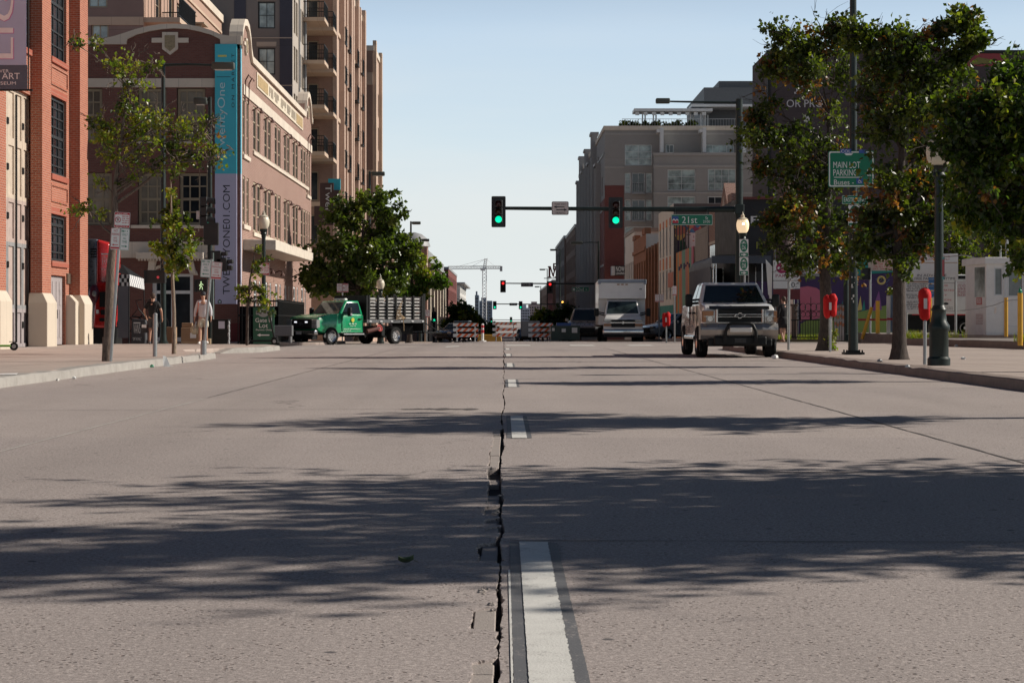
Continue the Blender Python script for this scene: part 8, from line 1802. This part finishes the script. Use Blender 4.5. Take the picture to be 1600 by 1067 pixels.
tree('young_tree','slim young tree with a narrow yellow green crown left of the man in white','tree',b,[(0,0,0,.055),(.0,0,1.0,.045),(-.05,0,2.2,.04),(-.08,0,4.3,.015)],pb_([(268,272,7,.4),(268,298,13,.6),(272,325,20,.9),(262,350,22,.9),(282,350,20,.9),(268,378,26,1.0),(290,385,20,.9),(250,382,16,.8),(246,395,14,.6),(284,408,20,.8),(262,410,20,.8),(272,425,12,.5),(296,365,10,.5)],Y,b,q),36,leaf=.12,palette=YGREENS,alt=GREENS,alt_f=.4,brown_f=.0,twigs=6,bark=M_BARKL,sub=5,per=6,limb_r=.12)
Y=64;b=P(386,540,Y);b.z=.15
tree('young_tree','thin young tree with loose leaves in front of the unlit globe lamp','tree',b,[(0,0,0,.05),(.02,0,1.2,.045),(.1,0,2.2,.035),(.3,0,3.4,.012)],pb_([(404,385,9,.4),(408,405,12,.5),(398,425,14,.7),(412,445,14,.7),(395,452,16,.7),(420,462,12,.5),(404,475,16,.7),(382,462,10,.5),(378,447,8,.4),(415,490,12,.5)],Y,b,q),37,leaf=.13,palette=GREENS,alt=YGREENS,alt_f=.4,brown_f=.0,twigs=8,sub=4,per=5,limb_r=.15)
Y=106;b=P(560,530,Y);b.z=-.25
tree('street_tree','large dense dark green tree behind the green truck','tree',b,[(0,0,0,.22),(0,0,2,.18),(0,0,4,.14),(.3,0,6.5,.06)],pb_([(562,318,26),(598,322,28),(620,335,20,.8),(540,345,32,1.1),(580,365,42,1.3),(618,372,28),(518,380,36,1.1),(560,405,44,1.3),(610,405,36,1.1),(500,412,30),(535,435,40,1.2),(590,440,36,1.1),(638,392,18,.8),(486,438,20,.8),(510,452,26),(620,440,26,.9),(640,412,18,.8),(528,325,14,.6),(560,450,30),(540,395,36,1.1)],Y,b,q),38,leaf=.27,palette=[(.055,.082,.02),(.07,.10,.022),(.04,.062,.017)],alt=[(.11,.135,.03)],alt_f=.25,brown_f=.0,sub=9,per=10,limb_r=.5)
Y=128;b=P(640,528,Y);b.z=GZ(Y)
tree('street_tree','lighter green tree beyond the tail of the green truck','tree',b,[(0,0,0,.16),(0,0,2,.13),(.2,0,4.6,.06)],pb_([(618,425,22),(645,428,26,1.1),(672,438,18),(640,455,26),(690,438,12,.7),(610,455,20),(668,458,18),(685,420,8,.4),(655,405,10,.5)],Y,b,q),39,leaf=.30,palette=[(.06,.11,.016),(.045,.09,.015)],brown_f=.0,sub=8,per=8)
Y=225;b=P(725,528,Y);b.z=GZ(Y)
tree('street_tree','dark rounded tree below the tower crane','tree',b,[(0,0,0,.2),(0,0,2.6,.1)],pb_([(725,488,16),(708,498,14),(742,498,12),(725,506,16),(700,508,10),(748,508,8),(714,484,10)],Y,b,q),40,leaf=.5,palette=[(.045,.07,.02),(.035,.06,.018)],brown_f=.0,sub=8,per=7)
Y=260;b=P(764,526,Y);b.z=GZ(Y)
tree('street_tree','small light green tree left of the middle barricade','tree',b,[(0,0,0,.15),(0,0,1.5,.08)],pb_([(764,510,8),(757,514,7),(770,516,7),(764,518,8)],Y,b,q),44,leaf=.45,palette=[(.09,.12,.03)],brown_f=.0,sub=7,per=6)
for k,(x,Y,lst,lab)in enumerate(((848,300,[(848,496,14),(838,504,12),(856,500,14),(848,508,14),(832,512,8)],'dark tree under the green signals right of the road'),(882,262,[(880,490,16),(868,498,14),(892,496,14),(880,508,16),(866,510,12),(896,510,12)],'broad dark tree left of the white box truck'),(906,210,[(906,494,10),(900,505,10),(912,506,10)],'dark bushy tree right beside the white box truck'))):
 b=P(x,528,Y);b.z=GZ(Y)
 tree('street_tree',lab,'tree',b,[(0,0,0,.18),(0,0,2.0,.1)],pb_(lst,Y,b,q),60+k,leaf=.5,palette=[(.03,.05,.015),(.024,.04,.014)],brown_f=.0,sub=8,per=7)
for k,(x,Y,lst,lab,pal)in enumerate(((1500,112,[(1480,345,36),(1510,330,40),(1470,385,30),(1515,380,40),(1500,410,34)],'dark tree behind the trailer and notice boards',GREENS),(1575,108,[(1560,340,45),(1600,330,45),(1560,385,36),(1600,380,40),(1630,350,45),(1640,395,40)],'dark tree behind the attendant booth',GREENS),(1436,100,[(1436,360,26),(1424,385,24),(1448,385,24),(1436,400,24)],'sunlit yellow green tree behind the large white notice board',YGREENS))):
 b=Vector((PX(x,Y),Y,.1))
 tree('lot_tree',lab,'tree',b,[(0,0,0,.2),(0,0,2.4,.15),(.1,0,4.5,.07)],pb_(lst,Y,b,q),70+k,leaf=.26,palette=pal,brown_f=.0,sub=8,per=8)
Y=88;b=Vector((PX(1403,Y),Y,.3));tree('shrub','yellow green shrub in front of the mural left of the white rules board','shrub',b,[(0,0,0,.05),(0,0,.8,.03)],pb_([(1400,455,14),(1410,445,12),(1392,462,10),(1404,475,14),(1396,485,10)],Y,b,q),80,leaf=.14,palette=YGREENS,brown_f=0,sub=6,per=6)
b=Vector((PX(1302,52),52.3,.15));tree('weed','leafy green weed at the foot of the first right tree','plant',b,[(0,0,0,.01),(.02,0,.4,.006)],[(.06,0,.28,.16,.6),(.1,.05,.5,.12,.5),(.03,0,.12,.12,.5)],81,leaf=.09,palette=YGREENS,brown_f=0,sub=4,per=4)
for k in range(7):
 yy=205+.0;b=Vector((PX(976+17*k,209),209.5,22.0));tree('roof_plant','clipped planter bush on the roof deck of the taupe apartment house','shrub',b,[(0,0,0,.05),(0,0,.4,.03)],[(0,0,.5,.5,1),(.3,0,.35,.4,.8),(-.3,0,.35,.4,.8)],90+k,leaf=.3,brown_f=0,sub=4,per=4,group='planter bushes on the roof deck')
def grass(name,label,cells,seed,h=.18,n=900,pal=YGREENS):
 qq=random.Random(seed);mb=MB();C=[]
 for _ in range(n):
  (x0_,x1_,y0_,y1_,z)=cells[int(qq.random()*len(cells))]
  x,y=qq.uniform(x0_,x1_),qq.uniform(y0_,y1_);t=qq.uniform(0,6.28);hh=h*qq.uniform(.4,1.2);dx,dy=math.cos(t)*.012,math.sin(t)*.012
  k=len(mb.v);lx,ly=qq.gauss(0,hh*.35),qq.gauss(0,hh*.35)
  mb.add([(x-dx,y-dy,z),(x+dx,y+dy,z),(x+lx,y+ly,z+hh)],((0,1,2),));c=pal[int(qq.random()*len(pal))];f=qq.uniform(.6,1.2);C+=[tuple(v*f for v in c)]*3
 o=mb.build(name,M_LEAF,tint=C,kind='stuff');o['label']=label;o['category']='grass';return o
grass('grass','strip of bright grass behind the iron fence',[(PX(1205,85),PX(1318,85),84.4,87.5,.14)],3,.22,3500)
grass('weeds','weeds and dry tufts along the rough lot kerb',[(13.9,14.2,64,66,.36),(15.0,15.6,54.5,56,.36),(15.3,16.3,52.3,53.3,.36),(16.3,17.2,50.5,52,.36),(14.6,17,69.4,69.9,.36)],4,.28,1500,YGREENS+[(.20,.16,.06)])
def skin(verts,edges,radii,sub=1,root=0):
 me=bpy.data.meshes.new('s');me.from_pydata(verts,edges,[]);ob=bpy.data.objects.new('s',me);COL.objects.link(ob)
 m=ob.modifiers.new('k','SKIN');m.use_smooth_shade=True
 for i,r_ in enumerate(radii):
  sv=me.skin_vertices[0].data[i];sv.radius=r_ if isinstance(r_,tuple)else(r_,r_);sv.use_root=(i==root)
 s=ob.modifiers.new('u','SUBSURF');s.levels=sub;s.render_levels=sub
 dg=bpy.context.evaluated_depsgraph_get();out=bpy.data.meshes.new_from_object(ob.evaluated_get(dg))
 bpy.data.objects.remove(ob);return out
SKIN_=pm('skin',(.46,.26,.18),.5,var=.08,ns=12)
def person(label,loc,rz,H,pose,top,bottom,shoe,hair,sleeve='long',legs='shorts',cap=None,dress=False):
 T=thing('person',label,'person',loc,rz);s=H/1.75
 J={'pel':(0,0,.95),'spi':(0,.01,1.12),'che':(0,0,1.32),'nec':(0,.01,1.50),'hd0':(0,-.01,1.585),'hd1':(0,-.01,1.68)}
 for sd,n in((1,'L'),(-1,'R')):
  J['sh'+n]=(sd*.17,0,1.43);J['hip'+n]=(sd*.09,0,.90)
  J['el'+n],J['wr'+n]=pose['arm'+n];J['kn'+n],J['an'+n]=pose['leg'+n]
  a=Vector(J['an'+n]);J['to'+n]=tuple(a+Vector((sd*.03,-.13*pose.get('face',1),-.045)))
 V,Rr,E,idx=[],[],[],{}
 def av(k,p,r_):idx[k]=len(V);V.append(tuple(Vector(p)*s));Rr.append(tuple(x*s for x in r_)if isinstance(r_,tuple)else r_*s)
 for k,r_ in(('pel',(.155,.10)),('spi',(.135,.095)),('che',(.165,.105)),('nec',.055),('hd0',(.068,.085)),('hd1',(.075,.092))):av(k,J[k],r_)
 for n in 'LR':
  for k,r_ in(('sh',.062),('el',.045),('wr',.029),('hip',.085),('kn',.056),('an',.038),('to',.036)):av(k+n,J[k+n],r_)
 E+=[(idx[a],idx[b])for a,b in(('pel','spi'),('spi','che'),('che','nec'),('nec','hd0'),('hd0','hd1'))]
 for n in 'LR':E+=[(idx[a+n if a not in('che','pel')else a],idx[b+n])for a,b in(('che','sh'),('sh','el'),('el','wr'),('pel','hip'),('hip','kn'),('kn','an'),('an','to'))]
 for sd,n in((1,'L'),(-1,'R')):
  w_=Vector(J['wr'+n]);d=(w_-Vector(J['el'+n])).normalized();fw=Vector((0,-1,0));side=d.cross(fw).normalized()
  av('pa'+n,w_+d*.06,(.036,.022));E.append((idx['wr'+n],idx['pa'+n]))
  for k in range(4):
   o=w_+d*.095+fw*(.028-.019*k);L_=(.062,.072,.066,.050)[k]
   av(f'f{k}a{n}',o,.0095);av(f'f{k}b{n}',o+d*L_*.55+side*.008*sd,.0085);av(f'f{k}c{n}',o+d*L_+side*.026*sd,.007)
   E+=[(idx['pa'+n],idx[f'f{k}a{n}']),(idx[f'f{k}a{n}'],idx[f'f{k}b{n}']),(idx[f'f{k}b{n}'],idx[f'f{k}c{n}'])]
  av('th'+n,w_+d*.06+fw*.045,.010);av('tt'+n,w_+d*.095+fw*.055+side*.012*sd,.008);E+=[(idx['pa'+n],idx['th'+n]),(idx['th'+n],idx['tt'+n])]
 me=skin(V,E,Rr,1);me.materials.append(SKIN_);me.polygons.foreach_set('use_smooth',[True]*len(me.polygons))
 for v in me.vertices:
  c=v.co/s
  if c.z>1.56 and c.y<-.02:
   v.co.y-=s*(.028*math.exp(-((c.x/.016)**2)-((c.z-1.632)/.022)**2)+.012*math.exp(-((c.x/.03)**2)-((c.z-1.565)/.018)**2)+.006*math.exp(-((c.z-1.672)/.012)**2))
 obj('body',me,T)
 def cloth(name,keys,edges,scale,m,sub=1,extra=None):
  vv,rr2,ee,ii=[],[],[],{}
  for k,p,r_ in keys:ii[k]=len(vv);vv.append(tuple(Vector(p)*s));rr2.append(tuple(x*s for x in r_)if isinstance(r_,tuple)else r_*s)
  me=skin(vv,[(ii[a],ii[b])for a,b in edges],rr2,sub);me.materials.append(m);me.polygons.foreach_set('use_smooth',[True]*len(me.polygons));return obj(name,me,T)
 k=[('b',(0,0,.86 if not dress else .80),(.19,.135)),('m',(0,0,1.08),(.175,.13)),('c',J['che'],(.20,.132)),('n',(0,.01,1.475),(.085,.075))]
 e=[('b','m'),('m','c'),('c','n')]
 for n in 'LR':
  sh,el,wr=(Vector(J[a+n])for a in('sh','el','wr'))
  k+=[('s'+n,sh,.088),('e'+n,el if sleeve=='long' else sh.lerp(el,.8),.066 if sleeve=='long' else .072)];e+=[('c','s'+n),('s'+n,'e'+n)]
  if sleeve=='long':k+=[('w'+n,el.lerp(wr,.93),.046)];e+=[('e'+n,'w'+n)]
 cloth('shirt' if not dress else 'dress_top',k,e,1,top)
 if dress:
  mb=MB();mb.lathe([(.15*s,1.0*s),(.19*s,.9*s),(.22*s,.75*s),(.25*s,.55*s)],(0,0,0),14);mb.build('skirt',bottom,T,smooth=2)
 else:
  end=.92 if legs=='shorts' else 1
  k=[('p',(0,0,.96),(.165,.118)),('q',(0,0,.86),(.16,.118))];e=[('p','q')]
  for n in 'LR':
   hp,kn=Vector(J['hip'+n]),Vector(J['kn'+n]);k+=[('h'+n,hp.lerp(kn,.25),.112),('k'+n,hp.lerp(kn,.88),.098)];e+=[('q','h'+n),('h'+n,'k'+n)]
  cloth('shorts',k,e,1,bottom)
 for n in 'LR':
  a,t=Vector(J['an'+n]),Vector(J['to'+n]);mb=MB();mb.tube([a+Vector((0,.05,-.02)),a+Vector((0,.02,-.035)),a.lerp(t,.6)+Vector((0,0,-.01)),t+Vector((0,-.05*pose.get('face',1),0))],[.045,.056,.05,.034],8);mb.v=[tuple(Vector(v)*s)for v in mb.v];mb.build('shoe',shoe,T,smooth=2)
 mb=MB();c=Vector((0,.012,1.70));pr=[(.002,-.13),(.06,-.10),(.088,-.03),(.086,.03),(.06,.075),(.02,.092),(.002,.094)]
 mb.lathe([(a,b)for a,b in pr],c,14);mb.v=[(v[0],v[1]*1.12+(.02 if v[2]<1.69 else 0),v[2])for v in mb.v];mb.v=[(v[0],max(v[1],-.045)if v[2]<1.715 else v[1],v[2])for v in mb.v];mb.v=[tuple(Vector(v)*s)for v in mb.v];mb.build('hair',hair,T,smooth=2)
 if cap:
  mb=MB();mb.lathe([(.094,-.015),(.093,.02),(.075,.065),(.03,.085),(.002,.088)],(0,.0,1.705),16);mb.hexa([(-.07,-.08,1.69),(.07,-.08,1.69),(.05,-.19,1.68),(-.05,-.19,1.68)][::-1],[(-.07,-.08,1.705),(.07,-.08,1.705),(.05,-.19,1.69),(-.05,-.19,1.69)][::-1]);mb.v=[(v[0]*s,v[1]*1.08*s,v[2]*s)for v in mb.v];mb.build('cap',cap,T,smooth=.9)
 mb=MB()
 for sd in(-1,1):mb.ball((sd*.031*s,-.092*s,1.652*s),.011*s,(1.3,.6,.8),8,5)
 mb.build('eyes',M_INK,T);mb=MB();mb.ball((0,-.094*s,1.597*s),.012*s,(2,.5,.5),8,5);mb.build('mouth',pm('lips',(.30,.12,.10),.5),T)
 mb=MB()
 for sd in(-1,1):mb.ball((sd*.082*s,.0,1.64*s),.024*s,(.4,.7,1.3),8,5)
 mb.build('ears',SKIN_,T)
 return T,s
walk={'armL':((.25,.02,1.15),(.27,-.06,.92)),'armR':((-.25,.03,1.15),(-.28,-.03,.91)),'legL':((.10,-.02,.50),(.11,.12,.10)),'legR':((-.10,-.08,.50),(-.10,-.12,.085))}
MW,s=person('man in white sweatshirt, pale shorts and dark cap carrying a round net bag',P(317.5,538,66.3),R(4),1.80,walk,pm('sweatshirt_white',(.56,.55,.57),.85,var=.06,bump=.4,bs=25),pm('shorts_cream',(.52,.48,.38),.85),M_WHT,pm('hair_dark',(.025,.018,.014),.7),cap=pm('cap_dark',(.02,.022,.03),.8))
MW.location.z=.15
mb=MB();mb.text('.....',Fr((0,-.14,1.38),0),0,1,0,1)if False else words_(mb,Fr((-.07,-.141,1.37),0),0,.16,0,.022,.004,0,5);mb.build('chest_print',M_INK,MW)
mb=MB();mb.tube([(-.15,-.13,1.46),(-.17,-.145,1.25),(-.24,-.10,1.0)],.016,6);mb.build('strap',pm('strap_orange',(.35,.08,.04),.7),MW)
BGm=thing('net_bag','round cream net bag hanging from the right hand of the man in white','bag',(MW.location.x-.28,MW.location.y-.06,.50));mb=MB()
for k in range(10):
 a=R(36*k);mb.tube([(.02,0,.33)]+[(.155*math.sin(R(18*i))*math.cos(a)*(1),.10*math.sin(R(18*i))*math.sin(a),.16-.17*math.cos(R(180-18*i)))for i in range(9,-1,-1)],.009,4)
for z in(.05,.12,.2):mb.tube([(.15*math.sqrt(max(.05,1-((z-.15)/.17)**2))*math.cos(R(30*i)),.1*math.sqrt(max(.05,1-((z-.15)/.17)**2))*math.sin(R(30*i)),z)for i in range(13)],.008,4)
mb.ball((0,0,.15),.12,(1.15,.75,1.25),12,8);mb.build('net',pm('net_cream',(.50,.45,.33),.85),BGm,smooth=1)
mb=MB();mb.tube([(0,0,.33),(.03,.02,.45)],.012,5);mb.tube([(-.04,-.05,.1),(.03,-.09,.28),(.05,-.05,.45)],.025,6);mb.build('handle',M_GREY,BGm)
back={'armL':((.30,.05,1.16),(.27,-.10,.95)),'armR':((-.30,.02,1.17),(-.31,-.06,.92)),'legL':((.11,-.06,.50),(.12,-.02,.09)),'legR':((-.11,.0,.50),(-.12,.14,.12))}
MB_,s=person('man in black t-shirt and dark shorts walking away beside the canopy tent',P(239,538,66.8),R(176),1.76,back,pm('tshirt_black',(.012,.012,.013),.9),pm('shorts_grey',(.06,.058,.06),.9),pm('shoe_grey',(.10,.09,.09),.7),pm('hair_brown',(.05,.028,.018),.8),sleeve='short')
MB_.location.z=.15
T=thing('carried_bag','small dark and white bag hanging from the hand of the man in black','bag',(MB_.location.x-.30,MB_.location.y,.55));mb=MB();mb.hexa([(-.11,-.06,0),(.11,-.06,0),(.11,.06,0),(-.11,.06,0)],[(-.09,-.04,.3),(.09,-.04,.3),(.09,.04,.3),(-.09,.04,.3)]);mb.build('pouch',M_INK,T,bevel=.02);mb=MB();mb.box(-.08,.08,-.07,-.055,.18,.29);mb.build('flap',M_SGW,T);mb=MB();mb.tube([(-.06,0,.3),(0,0,.42),(.06,0,.3)],.012,5);mb.build('handle',M_INK,T)
WM,s=person('woman in a black dress walking away behind the silver pickup mirror',P(1224,535,73),R(-150),1.72,walk,pm('dress_black',(.014,.013,.014),.9),pm('dress_black',(.014,.013,.014),.9),pm('sandal',(.20,.10,.06),.7),pm('hair_auburn',(.06,.03,.018),.7),sleeve='long',dress=True)
WM.location.z=.15
def crumple(name,label,x,y,Y,size,m,sq=(1,1,.6),z=None):
 b=P(x,y,Y)if z is None else Vector((PX(x,Y),Y,z));qq=random.Random(int(x*7));T=thing(name,label,'litter',b)
 mb=MB();mb.ball((0,0,size*.5),size,sq,9,6);mb.v=[(v[0]+qq.uniform(-.3,.3)*size,v[1]+qq.uniform(-.3,.3)*size,max(0.002,v[2]+qq.uniform(-.25,.25)*size))for v in mb.v];mb.build('scrap',m,T,smooth=.6)
GL=Vector((PX(634,7.78),7.78,.004));T=thing('fallen_leaf','single curled green leaf lying on the road left of the open joint','leaf',GL,R(20))
mb=MB();n=8;vs=[]
for i in range(n+1):
 t=i/n;w_=.021*math.sin(math.pi*min(1,t*1.05))**.8;x=-.032+.066*t;zz2=.010+.012*(2*t-1)**2
 vs+=[(x,-w_,zz2+.010),(x,0,zz2-.006),(x,w_,zz2+.014)]
mb.add(vs,[(3*i+k,3*i+k+1,3*i+k+4,3*i+k+3)for i in range(n)for k in(0,1)]);mb.build('blade',pm('leaf_blade',(.07,.10,.04),.5,var=.4,ns=60),T,smooth=2);mb=MB();mb.tube([(.034,0,.012),(.055,.004,.004)],.0012,5);mb.build('stalk',pm('leaf_stalk',(.10,.09,.03),.6),T)
crumple('paper_scrap','crumpled pale paper on the left kerb before the driveway gap',90,595,31.2,.03,M_OFFW);crumple('paper_scrap','small white scrap on the left kerb face below the bare tree',116,592,32.2,.035,M_SGW)
crumple('can','crushed green and white can on the left kerb right of the bare tree',237,574,40.2,.05,pm('can_green',(.10,.32,.20),.4))
T=thing('paper_flyer','folded white flyer standing on the left kerb beside the crushed can','litter',P(259,573,40.8));mb=MB();mb.add([(-.05,0,0),(.1,.02,0),(.0,.05,.22),(-.07,.03,.24)],((0,1,2,3),));mb.add([(.0,-.02,.0),(.17,-.1,.01),(.15,.08,.012),(.02,.1,.01)],((0,1,2,3),));mb.build('sheet',M_SGW,T)
crumple('paper_scrap','white paper scraps by the grey side door of the orange brick building',92,537,66.5,.10,M_SGW,z=.15);crumple('paper_scrap','second white paper scrap by the grey side door step',99,537,66.2,.09,M_SGW,z=.15);crumple('bottle_litter','grey litter at the foot of the last cream stone base',121,536,67.6,.08,M_LGREY,(.6,.6,1.6),z=.15)
crumple('paper_scrap','crumpled white paper on the road under the front wheel of the pickup',1211,561,49,.09,M_SGW,z=.0)
crumple('plastic_bag','crumpled clear bag on the right pavement edge',1418,588,33.5,.045,M_LGREY,z=.16);crumple('plastic_bag','grey plastic scrap on the right kerb below the forked tree',1375,577,38,.05,M_GREY,z=.16);crumple('paper_scrap','white scrap near the weeds on the right pavement',1494,541,60,.06,M_SGW,z=.15);crumple('paper_scrap','flattened white wrapper beside the large lamp post foot',1505,562,41,.05,M_SGW,z=.15)
T=thing('paper_flyer','flat white flyer on the left pavement at the picture edge','litter',P(12,582,29.5));T.location.z=.156;mb=MB();mb.add([(-.25,0,.0),(.16,-.1,.004),(.14,.1,.02),(-.2,.2,.01)],((0,1,2,3),));mb.build('sheet',M_SGW,T)
qq=random.Random(77)
for k in range(14):
 y=qq.choice((7.0,7.05,7.1,6.95,6.6,6.62,9.9,12.9,10.9,8.75))+qq.uniform(-.06,.06);sz=qq.uniform(.006,.014)
 T=thing('concrete_chip','broken concrete chip lying along the open centre joint','rubble',(qq.uniform(-.085,-.02),y,-.006),group='concrete chips along the joint');mb=MB();mb.ball((0,0,0),sz,(qq.uniform(.8,1.8),1,.7),6,4);mb.v=[(v[0]+qq.uniform(-.3,.3)*sz,v[1]+qq.uniform(-.3,.3)*sz,v[2]+qq.uniform(-.2,.3)*sz+sz*.5)for v in mb.v];mb.build('chip',M_PATCH,T)
